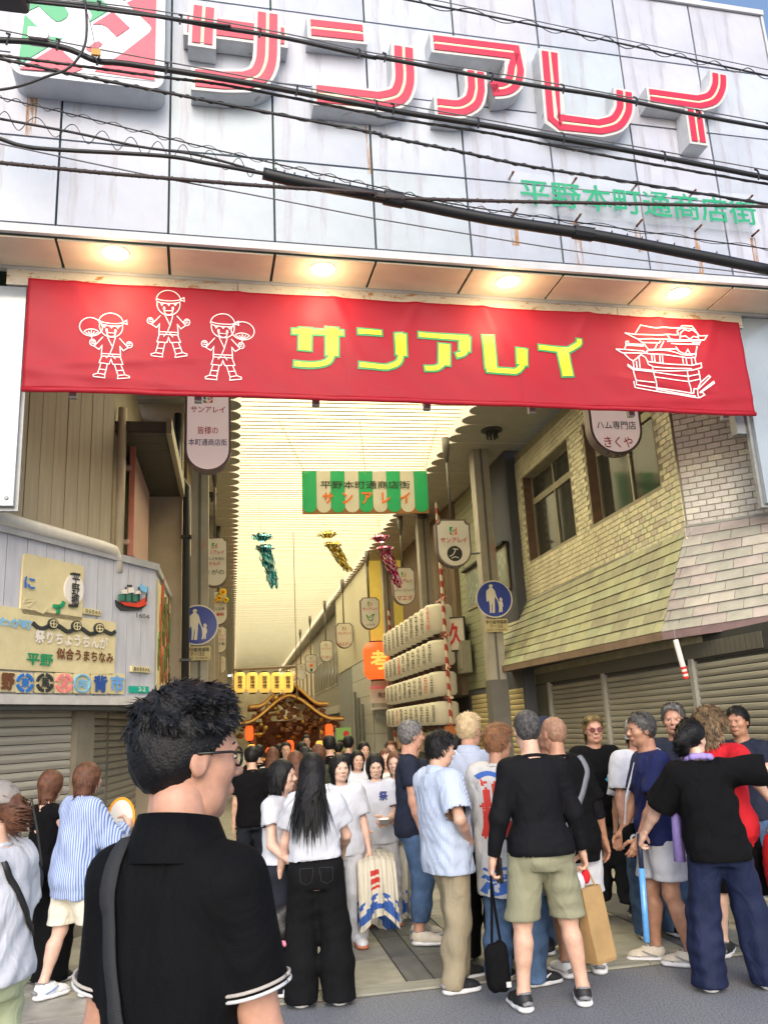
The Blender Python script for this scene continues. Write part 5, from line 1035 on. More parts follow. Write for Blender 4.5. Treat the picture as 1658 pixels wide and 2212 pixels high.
t, S = cable(z12([(0, 238), (300, 278), (700, 332), (1000, 372), (1600, 490)], [(0, 505), (400, 565), (700, 622), (1000, 680), (1658, 795)]), .010, 'twisted black cable below the thickest bundle'); wrap(t, S, 0, .004, 40, amp=.012)
t, S = cable(z12([(0, 252), (340, 325), (700, 395), (1000, 455), (1600, 570)], [(0, 588), (300, 648), (620, 716), (1000, 776), (1658, 882)]), .011, 'lashed black cable sagging under the pink letters', w=.06); wrap(t, S, .06, .005, 46, amp=.016)
t, S = cable(z12([(0, 420), (300, 490), (740, 600), (1185, 705), (1600, 800)], [(300, 880), (700, 940), (1658, 1075)]), .005, 'pair of thin wires across the lower facade', w=.1); wrap(t, S, .1, .003, 30, amp=.02)
t, S = cable(z12([(0, 512), (320, 572), (600, 632), (850, 668), (1100, 735)], []), .009, 'black wire with loose spiral at the left', w=.05, ext=False); wrap(t, S, .05, .003, 9, amp=.06)
cable(z12([(0, 598), (100, 630), (250, 646), (700, 672), (900, 705), (1135, 748)], []), .014, 'black cable leading into the tubular guard', w=.08)
t, S = cable([(568, 374), (660, 395), (829, 426), (1054, 472), (1279, 507), (1450, 540), (1658, 582)], .043, 'thick black tubular cable guard with a row of fixings', w=.08, ext=False)
b = MB(); u, v = S[-1]; b.tube([Fw.p(u, v, .08), Fw.p(u+.6, v-.02, .08)], .048, 8); part(b, 'guard_end', black, t)
for k in range(26): i = int(2+k*(len(S)-4)/26); u, v = S[i]; b = MB(); b.ball(Fw.p(u, v+.028, .125), .008, 6, 4); part(b, 'fixing', galv, t)
for k in (.33, .62): i = int(k*len(S)); u, v = S[i]; u2, v2 = S[i+1]; b = MB(); b.tube([Fw.p(u, v, .08), Fw.p(u2, v2, .08)], .052, 10); part(b, 'guard_joint', black, t)
t, S = cable(z12([(0, 702), (400, 742), (730, 770), (1190, 806), (1600, 832)], [(0, 852), (500, 868), (1000, 878), (1658, 892)]), .013, 'dark brown rope-like cable, lowest heavy line', brn, .12); wrap(t, S, .12, .006, 90, brn, .014)
cable(z12([(0, 620), (640, 755), (1190, 860), (1600, 940)], [(0, 950), (300, 1000), (900, 1095), (1658, 1190)]), .005, 'lowest thin grey wire dipping to the soffit', galv, .1)
t, S = cable([(884, 0), (1159, 55), (1334, 92), (1504, 130), (1658, 163)], .008, 'wire with open spiral at the upper right'); wrap(t, S, 0, .004, 13, amp=.035)
cable([(932, -2), (1159, 45), (1504, 118), (1658, 150)], .004, 'fine messenger wire above the upper right spiral', galv)
cable([(180, -20), (187, 40), (182, 100), (150, 145), (100, 165), (40, 186), (-20, 196)], .009, 'loose black wire looping down across the emblem', w=.1, ext=False)
t, S = cable([(178, -5), (195, 50), (205, 100), (208, 130)], .003, 'hair-thin wire dropping to a small yellow tag', galv, .1, ext=False); b = MB(); b.fbox(Fw, *(lambda a: (a[0]-.03, a[0]+.03, a[1]-.05, a[1]))(Fw.uv(211, 130)), .09, .11); part(b, 'tag', M('tag_yellow', '#b88a40', .6, .1), t)
u0, v1 = Fw.uv(66, 78); u1, v0 = Fw.uv(107, 103); jb = thing('junction_box', 'small silver cable junction box in front of the emblem', 'box', Fw.p((u0+u1)/2, v0)); b = MB(); b.prism(Fw, rrect(u0, u1, v0, v1, .012, 3), .0, .09); part(b, 'case', M('box_silver', (.5, .49, .52), .35, .1, metal=.6), jb)
for k in range(4): b = MB(); b.ball(Fw.p(u0+.015+(u1-u0-.03)*k/3, v1, .05), .013, 6, 4); part(b, 'screw', galv, jb)
u1, v0 = Fw.uv(60, 18); tb_ = thing('cable_closure', 'black cable closure box in the top left corner', 'box', Fw.p(u1-.2, v0)); b = MB(); b.prism(Fw, rrect(u1-.6, u1, v0, v0+.28, .03, 3), -.05, .15); part(b, 'case', black, tb_); b = MB(); b.tube([Fw.p(u1, v0+.1, .05), Fw.p(u1+.05, v0+.09, .05)], .03, 8); part(b, 'gland', black, tb_)
# ================================================================ people: bodies grown as smooth implicit surfaces
from mathutils.bvhtree import BVHTree
f4 = np.float32
class Vol:
    def __init__(s, lo, hi, h):
        s.h = h; s.lo = np.array(lo, float)-3*h; n = np.ceil((np.array(hi, float)+3*h-s.lo)/h).astype(int)+1
        s.ax = [(s.lo[i]+h*np.arange(n[i])).astype(f4) for i in range(3)]; s.D = np.full(n, 5, f4)
    def _sl(s, lo, hi):
        r = []
        for i in range(3):
            a = max(0, int((lo[i]-s.lo[i])/s.h)-1); b = min(len(s.ax[i]), int((hi[i]-s.lo[i])/s.h)+3)
            if b-a < 1: return None
            r.append(slice(a, b))
        return tuple(r)
    def grid(s, sl=None):
        ax = s.ax if sl is None else [s.ax[i][sl[i]] for i in range(3)]
        return ax[0][:, None, None], ax[1][None, :, None], ax[2][None, None, :]
    def mix(s, sl, d, k, op='u'):
        A = s.D[sl]
        if op == 'u': q = np.maximum(k-np.abs(A-d), 0)/k; s.D[sl] = np.minimum(A, d)-q*q*k*.25
        else: d = -d; q = np.maximum(k-np.abs(A-d), 0)/k; s.D[sl] = np.maximum(A, d)+q*q*k*.25
    def cone(s, a, b, ra, rb, k=.02, op='u', sq=None, plane=None):
        a, b = np.array(a, float), np.array(b, float); m = max(ra, rb)*(1 if sq is None else 1/min(sq))+k+3*s.h
        sl = s._sl(np.minimum(a, b)-m, np.maximum(a, b)+m)
        if sl is None: return
        X, Y, Z = s.grid(sl); q = (1, 1, 1) if sq is None else sq
        ba = (b-a)*np.array(q); L2 = float(ba@ba)+1e-12
        dx, dy, dz = (X-f4(a[0]))*f4(q[0]), (Y-f4(a[1]))*f4(q[1]), (Z-f4(a[2]))*f4(q[2])
        t = np.clip((dx*f4(ba[0])+dy*f4(ba[1])+dz*f4(ba[2]))/f4(L2), 0, 1)
        d = np.sqrt((dx-t*f4(ba[0]))**2+(dy-t*f4(ba[1]))**2+(dz-t*f4(ba[2]))**2)-(f4(ra)+f4(rb-ra)*t)
        if plane is not None: cp, nd = plane; d = np.maximum(d, ((X-f4(cp[0]))*f4(nd[0])+(Y-f4(cp[1]))*f4(nd[1])+(Z-f4(cp[2]))*f4(nd[2])))
        s.mix(sl, d, f4(k), op)
    def ell(s, c, r, k=.02, op='u'):
        r = np.array(r, float); m = r+k+3*s.h; c = np.array(c, float); sl = s._sl(c-m, c+m)
        if sl is None: return
        X, Y, Z = s.grid(sl); q = np.sqrt(((X-f4(c[0]))/f4(r[0]))**2+((Y-f4(c[1]))/f4(r[1]))**2+((Z-f4(c[2]))/f4(r[2]))**2)
        s.mix(sl, (q-1)*f4(r.min()), f4(k), op)
    def stack(s, tab, ox, oy, k=.03, e=2.4):           # a trunk: rows of (z, half width, half depth, y shift); ox, oy shear with height
        tab = np.array(tab, float); z0, z1 = tab[0, 0], tab[-1, 0]; W = tab[:, 1].max()+.12
        sl = s._sl((-W-.2, -W-.3, z0-.06), (W+.2, W+.3, z1+.06))
        if sl is None: return
        X, Y, Z = s.grid(sl); zz = np.clip(Z, z0, z1)
        w = np.interp(zz, tab[:, 0], tab[:, 1]).astype(f4); dp = np.interp(zz, tab[:, 0], tab[:, 2]).astype(f4); ys = np.interp(zz, tab[:, 0], tab[:, 3]).astype(f4)
        x, y = X-ox(zz).astype(f4), Y-oy(zz).astype(f4)-ys
        q = (np.abs(x/w)**e+np.abs(y/dp)**e)**f4(1/e); d = (q-1)*np.minimum(w, dp)
        oz = np.maximum(np.maximum(z0-Z, Z-z1), 0); d = np.where(oz > 0, np.sqrt(np.maximum(d, 0)**2+oz**2)+np.minimum(d, 0)*0, d)
        s.mix(sl, d, f4(k))
    def nets(s, cuts=(), caps=()):
        D = s.D; h = s.h
        C = [c(*s.grid()) for c in cuts]
        for c in C: D = np.maximum(D, c)
        D = np.broadcast_to(D, s.D.shape); sg = D < 0
        n = D.shape; cnt = np.zeros((n[0]-1, n[1]-1, n[2]-1), f4); acc = np.zeros(cnt.shape+(3,), f4)
        corner = lambda a, i, j, k: a[i:n[0]-1+i, j:n[1]-1+j, k:n[2]-1+k]
        for ax in range(3):
            for p in range(2):
                for q in range(2):
                    o0 = [0, 0, 0]; o = [a for a in range(3) if a != ax]; o0[o[0]] = p; o0[o[1]] = q; o1 = list(o0); o1[ax] = 1
                    d0, d1 = corner(D, *o0), corner(D, *o1); m = (d0 < 0) != (d1 < 0); t = np.where(m, d0/np.where(m, d0-d1, 1), 0)
                    cnt += m; 
                    for a in range(3): acc[..., a] += np.where(m, t if a == ax else o0[a], 0)
        act = cnt > 0; idx = np.full(cnt.shape, -1, np.int64); ijk = np.argwhere(act); idx[act] = np.arange(len(ijk))
        V = (ijk+acc[act]/cnt[act][:, None])*h+s.lo
        F = []
        for ax in range(3):
            o = [a for a in range(3) if a != ax]; sl0 = [slice(None)]*3; sl1 = [slice(None)]*3; sl0[ax] = slice(0, -1); sl1[ax] = slice(1, None)
            ch = sg[tuple(sl0)] != sg[tuple(sl1)]; E = np.argwhere(ch); fl = sg[tuple(sl0)][ch]
            ok = (E[:, o[0]] > 0) & (E[:, o[1]] > 0) & (E[:, o[0]] < cnt.shape[o[0]]) & (E[:, o[1]] < cnt.shape[o[1]]); E = E[ok]; fl = fl[ok]
            q = []
            for da, db in ((-1, -1), (0, -1), (0, 0), (-1, 0)):
                e = E.copy(); e[:, o[0]] += da; e[:, o[1]] += db; q.append(idx[e[:, 0], e[:, 1], e[:, 2]])
            Q = np.stack(q, 1); flip = fl if ax != 1 else ~fl; Q[~flip] = Q[~flip][:, ::-1]; F.append(Q)
        F = np.concatenate(F); F = F[(F >= 0).all(1)]
        if cuts:                                        # open the hems: drop the flat caps
            bad = np.zeros(len(V), bool)
            for c in cuts:
                g = np.array([c(v[0], v[1], v[2]) for v in V]) if not getattr(c, 'vec', True) else c(V[:, 0], V[:, 1], V[:, 2])
                bad |= g > -.45*h
            F = F[~bad[F].all(1)]
        for cp, nd, r in caps:
            q = V-cp; pl = q@nd; rad = np.linalg.norm(q-pl[:, None]*nd, axis=1); bad = (np.abs(pl) < .5*h) & (rad < r); F = F[~bad[F].all(1)]
        return V, F
def np_mesh(name, V, F, mats, midx=None):
    me = bpy.data.meshes.new(name); V = np.asarray(V, f4); F = np.asarray(F, np.int32); n, m = len(F), F.shape[1]
    me.vertices.add(len(V)); me.vertices.foreach_set('co', V.ravel()); me.loops.add(n*m); me.loops.foreach_set('vertex_index', F.ravel())
    me.polygons.add(n); me.polygons.foreach_set('loop_start', np.arange(n, dtype=np.int32)*m); me.polygons.foreach_set('loop_total', np.full(n, m, np.int32))
    for q in (mats if isinstance(mats, (list, tuple)) else [mats]): me.materials.append(q)
    if midx is not None: me.polygons.foreach_set('material_index', np.asarray(midx, np.int32))
    me.polygons.foreach_set('use_smooth', np.ones(n, bool)); me.update(); me.validate(); return me
def child(name, me, parent, mat=None):
    o = bpy.data.objects.new(name, me); COL.objects.link(o); o.parent = parent
    if mat is not None: o.matrix_basis = mat
    return o
def folds(X, Y, Z, seed, fx, fz, n=5):
    r = np.random.default_rng(seed); out = 0
    for i in range(n):
        a = r.uniform(0, 6.28); k = r.uniform(.6, 1.5)*fx; kz = r.uniform(-1, 1)*fz; ph = r.uniform(0, 6.28); wp = r.uniform(1.5, 4)
        out = out+np.sin(k*(X*math.cos(a)+Y*math.sin(a))+kz*Z+ph+1.3*np.sin(wp*Z*3+ph*2+X*4))*(.7+.6*np.sin(wp*2*Z+X*5+ph))
    return out/n
def rotm(yaw, pitch=0, roll=0):                        # degrees; yaw turns to the right, pitch looks up
    y, p, r = math.radians(-yaw), math.radians(pitch), math.radians(roll)
    Rz = np.array([[math.cos(y), -math.sin(y), 0], [math.sin(y), math.cos(y), 0], [0, 0, 1]]); Rx = np.array([[1, 0, 0], [0, math.cos(p), -math.sin(p)], [0, math.sin(p), math.cos(p)]]); Ry = np.array([[math.cos(r), 0, math.sin(r)], [0, 1, 0], [-math.sin(r), 0, math.cos(r)]])
    return Rz@Rx@Ry
def ik(a, b, l1, l2, pole):
    a, b = np.array(a, float), np.array(b, float); d = b-a; L = np.linalg.norm(d); L2 = min(L, (l1+l2)*.995)
    u = d/L; b = a+u*L2; x = (l1*l1-l2*l2+L2*L2)/(2*L2); h = math.sqrt(max(0, l1*l1-x*x)); pole = np.array(pole, float); v = pole-u*(pole@u); v /= np.linalg.norm(v)+1e-9
    return a+u*x+v*h, b
# ---------------------------------------------------------------- colours of people
SK = {'light': M('skin_light', (.60, .36, .26), .5, .15, 22, .05, 120), 'fair': M('skin_fair', (.66, .42, .32), .5, .12, 22, .05, 120), 'tan': M('skin_tan', (.42, .215, .135), .48, .18, 22, .05, 120), 'ruddy': M('skin_ruddy', (.52, .275, .19), .5, .2, 22, .05, 120)}
def hairmat(name, c1, c2, sc=26):
    if name in _M: return _M[name]
    m = M(name, c1, .5, .3, sc, .35, 180, col2=c2, spec=.3); return m
H_BLACK = hairmat('hair_black', (.007, .0065, .008), (.002, .002, .0025)); H_BROWN = hairmat('hair_brown', (.13, .055, .03), (.055, .022, .014)); H_GREY = hairmat('hair_grey', (.20, .19, .19), (.05, .05, .05), 40); H_SALT = hairmat('hair_salt', (.085, .08, .08), (.012, .012, .013), 45); H_WHITE = hairmat('hair_whitish', (.42, .39, .33), (.16, .14, .12), 40)
H_BLOND = hairmat('hair_blond', (.52, .40, .24), (.34, .24, .13)); H_GINGER = hairmat('hair_ginger', (.26, .12, .05), (.12, .055, .03)); H_CURL = hairmat('hair_curly_tipped', (.26, .17, .09), (.02, .013, .01), 24); H_TIP = hairmat('hair_blond_front', (.26, .19, .07), (.012, .010, .008), 14)
def wrinkle(m, st=.38, sc=7.5):
    nt = m.node_tree; b = nt.nodes['Principled BSDF']; tcn = nt.nodes.new('ShaderNodeTexCoord'); nz = nt.nodes.new('ShaderNodeTexNoise'); nz.inputs['Scale'].default_value = sc; nz.inputs['Detail'].default_value = 3; nz.inputs['Distortion'].default_value = 2.4; nz.inputs['Roughness'].default_value = .4
    mp = nt.nodes.new('ShaderNodeMapping'); mp.inputs['Rotation'].default_value = (.5, .4, .3); mp.inputs['Scale'].default_value = (1, 1, .6); nt.links.new(tcn.outputs['Object'], mp.inputs['Vector']); nt.links.new(mp.outputs[0], nz.inputs['Vector'])
    bp = nt.nodes.new('ShaderNodeBump'); bp.inputs['Strength'].default_value = st; bp.inputs['Distance'].default_value = .035; nt.links.new(nz.outputs['Fac'], bp.inputs['Height'])
    old = b.inputs['Normal'].links[0].from_node if b.inputs['Normal'].links else None
    if old: nt.links.new(bp.outputs[0], old.inputs['Normal'])
    else: nt.links.new(bp.outputs[0], b.inputs['Normal'])
    b.inputs['Specular IOR Level'].default_value = .12
    return m
def cloth(name, c, rough=.8, var=.12, sc=5, bump=.18, bs=260, **k): return wrinkle(M('cloth_'+name, c, rough, var, sc, bump, bs, **k))
def striped(name, c1, c2, scale):
    nm = 'cloth_'+name
    if nm in _M: return _M[nm]
    m = wrinkle(M(nm, c1, .8, .0, 5, .15, 200)); nt = m.node_tree; w = nt.nodes.new('ShaderNodeTexWave'); w.bands_direction = 'X'; w.inputs['Scale'].default_value = scale; w.inputs['Distortion'].default_value = .0; tcn = nt.nodes.new('ShaderNodeTexCoord'); vm = nt.nodes.new('ShaderNodeVectorMath'); vm.operation = 'DOT_PRODUCT'; vm.inputs[1].default_value = (1, .85, .03); nt.links.new(tcn.outputs['Object'], vm.inputs[0]); cx = nt.nodes.new('ShaderNodeCombineXYZ'); nt.links.new(vm.outputs['Value'], cx.inputs[0]); nt.links.new(cx.outputs[0], w.inputs['Vector'])
    r = nt.nodes.new('ShaderNodeValToRGB'); r.color_ramp.elements[0].color = (*c1, 1); r.color_ramp.elements[1].color = (*c2, 1); r.color_ramp.elements[0].position = .35; r.color_ramp.elements[1].position = .6; nt.links.new(w.outputs['Fac'], r.inputs['Fac']); nt.links.new(r.outputs['Color'], nt.nodes['Principled BSDF'].inputs['Base Color']); return m
C_BLACK, C_BLACK2 = cloth('black', (.005, .005, .006), .9), cloth('black_knit', (.007, .007, .009), .75, bs=120); C_WHITE = cloth('white', (.56, .575, .63), .85, .04); C_CREAM = cloth('cream', (.70, .66, .55), .8, .06); C_NAVY = cloth('navy', (.018, .025, .10), .6); C_DNAVY = cloth('dark_navy', (.02, .025, .045), .8)
C_KHAKI = cloth('khaki', (.26, .255, .17), .75, .14); C_BEIGE = cloth('beige', (.30, .255, .175), .8, .14); C_JEAN = cloth('jeans', (.075, .13, .24), .85, .35, 7); C_DJEAN = cloth('dark_jeans', (.018, .021, .03), .85, .3, 7); C_BJEAN = cloth('black_jeans', (.007, .007, .008), .85, .3, 7); C_INDIGO = cloth('indigo', (.014, .020, .052), .6, .2); C_RED = cloth('red', (.56, .02, .03), .75); C_BROWN = cloth('brown', (.11, .085, .075), .85); C_PALEG = cloth('pale_green', (.50, .54, .34), .7, .1); C_OLIVE = cloth('olive', (.05, .055, .035), .85)
C_STR = striped('blue_stripe', (.13, .22, .50), (.50, .56, .70), 15); C_STR2 = striped('pale_stripe', (.34, .43, .62), (.54, .60, .72), 22); C_SHIRT = cloth('pale_blue', (.46, .51, .64), .7, .05); C_PURPLE = cloth('purple', (.34, .26, .62), .75)
EYE_W, EYE_K, LIPS, BROW = M('eye_white', (.5, .47, .45), .3, 0), M('eye_dark', (.015, .01, .01), .2, 0), M('lips', (.44, .17, .14), .5, .1), M('eyebrow', (.02, .015, .012), .8, 0)
S_WHITE, S_BLACK, S_SOLE, S_CREAM = M('shoe_white', (.70, .71, .74), .5, .08, 20, .1, 80), M('shoe_black', (.015, .015, .018), .6, .2, 20, .2, 100), M('shoe_sole', (.74, .74, .76), .5, .1, 12), M('shoe_cream', (.62, .56, .46), .5, .1, 20, .1, 80)
SHOE_G = M('shoe_trim_grey', (.22, .22, .23), .6, .1)
# ---------------------------------------------------------------- parts that repeat
def hand_mesh(curl, side, thumb=.5, spread=.12, L=.185):
    """wrist at origin, fingers along -z, palm facing -x*side (towards the thigh), thumb forward (+y)"""
    v = Vol((-.09, -.075, -L-.02), (.09, .11, .04), .0052); k = .012; s = L/.185
    v.cone((0, 0, .03), (0, 0, -.02*s), .024, .026, k, sq=(1.15, .85, 1))
    for i, (y, l) in enumerate(((.028, .082), (.010, .090), (-.009, .084), (-.027, .066))):
        kn = np.array((0, y*1.02, -.088*s+abs(i-1)*.004)); v.cone((0, y*.55, -.02*s), kn, .017, .0125, k)
        a = curl*(.55+.06*i); p = kn; ang = a
        for j, f in enumerate((.45, .32, .23)):
            d = np.array((-side*math.sin(ang), spread*(.5-i*.33), -math.cos(ang))); d /= np.linalg.norm(d); q = p+d*l*f*s; v.cone(p, q, .0098-.0009*j, .0093-.0011*j, .006); p = q; ang += a*.95
    t0 = np.array((-side*.006, .026, -.034*s)); t1 = t0+np.array((-side*.020*(1+thumb*.6), .030*(1-.25*thumb), -.026*s)); t2 = t1+np.array((-side*.016*(1+thumb), .012*(1-thumb*.6), -.026*s)); t3 = t2+np.array((-side*.010*(1+thumb), .0, -.02*s))
    v.cone((0, .012, -.03*s), t1, .0165, .0125, k); v.cone(t1, t2, .0118, .0108, .006); v.cone(t2, t3, .0105, .0085, .006)
    return v.nets()
def shoe_parts(L, chunky=1., hi=.0, tabi=False):
    """heel at y=0, toe at y=L, ground at z=0"""
    h = .0085; up = Vol((-.07, -.03, -.01), (.07, L+.03, .16+hi), h); W = .044
    up.cone((0, .045, .062), (0, L*.42, .052), .040, .043, .03); up.cone((0, L*.42, .052), (0, L*.82, .036), .043, .036, .03, sq=(.92, 1, 1.1)); up.cone((0, L*.72, .035), (.004, L*.93, .028), .04, .026, .02, sq=(.9, 1, 1.1)); up.cone((0, .05, .06), (0, .058, .105+hi), .042, .040, .02); up.cone((0, .09, .09), (0, L*.5, .07), .034, .03, .03)
    sole = Vol((-.08, -.03, -.01), (.08, L+.03, .06), h); e = .006*chunky
    sole.cone((0, .045, .020), (0, L*.5, .018), .044+e, .040+e, .02, sq=(1, 1, 2.2)); sole.cone((0, L*.5, .018), (0, L*.86, .018), .043+e, .040+e, .02, sq=(.95, 1, 2.3))
    cz = lambda X, Y, Z: (.024*chunky-Z)+X*0+Y*0; ct = lambda X, Y, Z: Z-(.104+hi)+X*0+Y*0
    A = up.nets((cz, ct)); g0 = lambda X, Y, Z: .003-Z+X*0+Y*0; g1 = lambda X, Y, Z: Z-.034*chunky+X*0+Y*0
    sole.D = np.maximum(np.maximum(sole.D, g0(*sole.grid())), g1(*sole.grid())); return A, sole.nets()
_shoes = {}
def head_mesh(hh, female=False, jaw=1., res=.0058):
    s = hh; v = Vol((-.42*s, -.58*s, -.82*s), (.42*s, .56*s, .56*s), res); k = .10*s
    def c(a, b, ra, rb, kk=.1, sq=None, op='u'): v.cone(np.array(a)*s, np.array(b)*s, ra*s, rb*s, kk*s, op, sq)
    v.ell(np.array((0, -.07, .13))*s, np.array((.335, .41, .365))*s, k); v.ell(np.array((0, .07, -.10))*s, np.array((.27*jaw, .28, .34))*s, .12*s)
    c((-.12*jaw, .10, -.33), (.12*jaw, .10, -.33), .13, .13, .12); c((0, .20, -.38), (0, .22, -.40), .10*jaw, .09*jaw, .1)
    c((-.13, .315, .075), (.13, .315, .075), .05, .05, .07)
    for x in (-1, 1):
        c((x*.175, .22, -.10), (x*.19, .17, -.11), .085, .08, .1); v.ell(np.array((x*.135, .405, .005))*s, np.array((.085, .075, .05))*s, .05*s, 's')
        v.ell(np.array((x*.335, -.05, -.02))*s, np.array((.035, .085, .135))*s, .03*s); v.ell(np.array((x*.375, -.03, -.01))*s, np.array((.025, .045, .08))*s, .02*s, 's')
    c((0, .345, .03), (0, .43, -.115), .026, .046, .03); c((-.05, .385, -.135), (.05, .385, -.135), .032, .032, .03); c((-.075, .325, -.255), (.075, .325, -.255), .035, .035, .05); c((-.055, .335, -.285), (.055, .335, -.285), .03, .03, .03)
    nk = .225 if not female else .185; c((0, -.08, -.20), (0, -.13, -.95), nk, nk*1.12, .14)
    return v.nets()
def _shoe_extra(so, L, m2):
    mb = MB(); mb.tube([(-.03, .004, .05), (0, -.008, .06), (.03, .004, .05)], .012, 6); child('heel_tab', mb.mesh('heel_tab', m2, True), so)
    mb = MB(); mb.tube([(-.040, L*.70, .030), (-.026, L*.80, .052), (0, L*.84, .058), (.026, L*.80, .052), (.040, L*.70, .030)], .0045, 6); child('toe_seam', mb.mesh('toe_seam', m2, True), so)
    mb = MB(); mb.tube([(-.036, .05, .100), (-.030, .09, .100), (0, .105, .108), (.030, .09, .100), (.036, .05, .100), (.02, .018, .106), (-.02, .018, .106), (-.036, .05, .100)], .007, 6); child('collar_padding', mb.mesh('collar_padding', m2, True), so)
def face_parts(root, T, s, skin_dark, eyes='open', parent=None):
    """eyes, brows and lips of a face; T maps head space to person space"""
    def put_ball(name, c, r, mat):
        mb = MB(); mb.ball((0, 0, 0), tuple(np.array(r)*s), 10, 8); me = mb.mesh(name, mat, True); return child(name, me, root, T @ Matrix.Translation(Vector(tuple(np.array(c)*s))))
    for x in (-1, 1):
        if eyes == 'open':
            e = put_ball('eye', (x*.135, .318, .0), (.052, .032, .019), EYE_W); mb = MB(); mb.ball((0, .026*s, 0), (.024*s, .014*s, .024*s), 8, 6); child('iris', mb.mesh('iris', EYE_K, True), e)
        for (z0, th, nm) in (((.085, .014, 'eyebrow'), (.026, .008, 'eyelid')) if eyes == 'open' else ((.085, .014, 'eyebrow'), (-.005, .010, 'eyelid'))):
            mb = MB(); P = [np.array((x*(.06+.15*t), (.352 if z0 > .05 else .348)-.055*t*t-.01*t, z0+.03*math.sin(t*2.6)*(1 if z0 > .05 else .7)))*s for t in (0, .25, .5, .75, 1)]; mb.tube(P, [th*s*.7, th*s, th*s, th*s*.9, th*s*.5], 6); child(nm, mb.mesh(nm, BROW, True), root, T)
    mb = MB(); P = [np.array((.10*t, .362-.03*t*t, -.262+.004*abs(t)))*s for t in (-1, -.5, 0, .5, 1)]; mb.tube(P, [.006*s, .019*s, .022*s, .019*s, .006*s], 6); child('lips', mb.mesh('lips', LIPS, True), root, T)
def tufts(V, F, n, ln, wd, flow, lift, rng, jit=.35, seg=4, droop=0., lmul=None):
    """hair locks: tapered curved strips rooted on a hair surface"""
    A, B, C = V[F[:, 0]], V[F[:, 1]], V[F[:, 2]]; nr = np.cross(B-A, C-A); ar = np.linalg.norm(nr, axis=1)+1e-12; i = rng.choice(len(F), n, p=ar/ar.sum()); nrm = nr[i]/ar[i][:, None]
    u = rng.random((n, 1)); w = rng.random((n, 1)); p = A[i]*(1-u)+B[i]*u*(1-w)+C[i]*u*w
    d = flow(p); d = d-nrm*(d*nrm).sum(1)[:, None]; d /= np.linalg.norm(d, axis=1)[:, None]+1e-9; d = d+nrm*lift+rng.normal(0, jit, (n, 3)); d /= np.linalg.norm(d, axis=1)[:, None]
    L = ln*rng.uniform(.6, 1.25, (n, 1))*(1 if lmul is None else lmul(p)[:, None]); sd = np.cross(d, nrm); sd /= np.linalg.norm(sd, axis=1)[:, None]+1e-9; VV = []; 
    for k in range(seg+1):
        t = k/seg; q = p-nrm*.003+d*L*t-nrm*(L*.32*t*t)*(1 if lift > 0 else .3)+np.array((0, 0, -1))*droop*L*t*t; hw = wd*.5*(1-t**1.6)+.0002; VV += [q-sd*hw, q+sd*hw]
    VV = np.stack(VV, 1).reshape(-1, 3); b = np.arange(n)[:, None]*(2*seg+2); FF = np.concatenate([b+np.array([[2*k, 2*k+1, 2*k+3, 2*k+2]]) for k in range(seg)])
    return VV, FF
def merge(parts):
    V, F, o = [], [], 0
    for v, f in parts: V.append(v); F.append(f+o); o += len(v)
    return np.concatenate(V), np.concatenate(F)
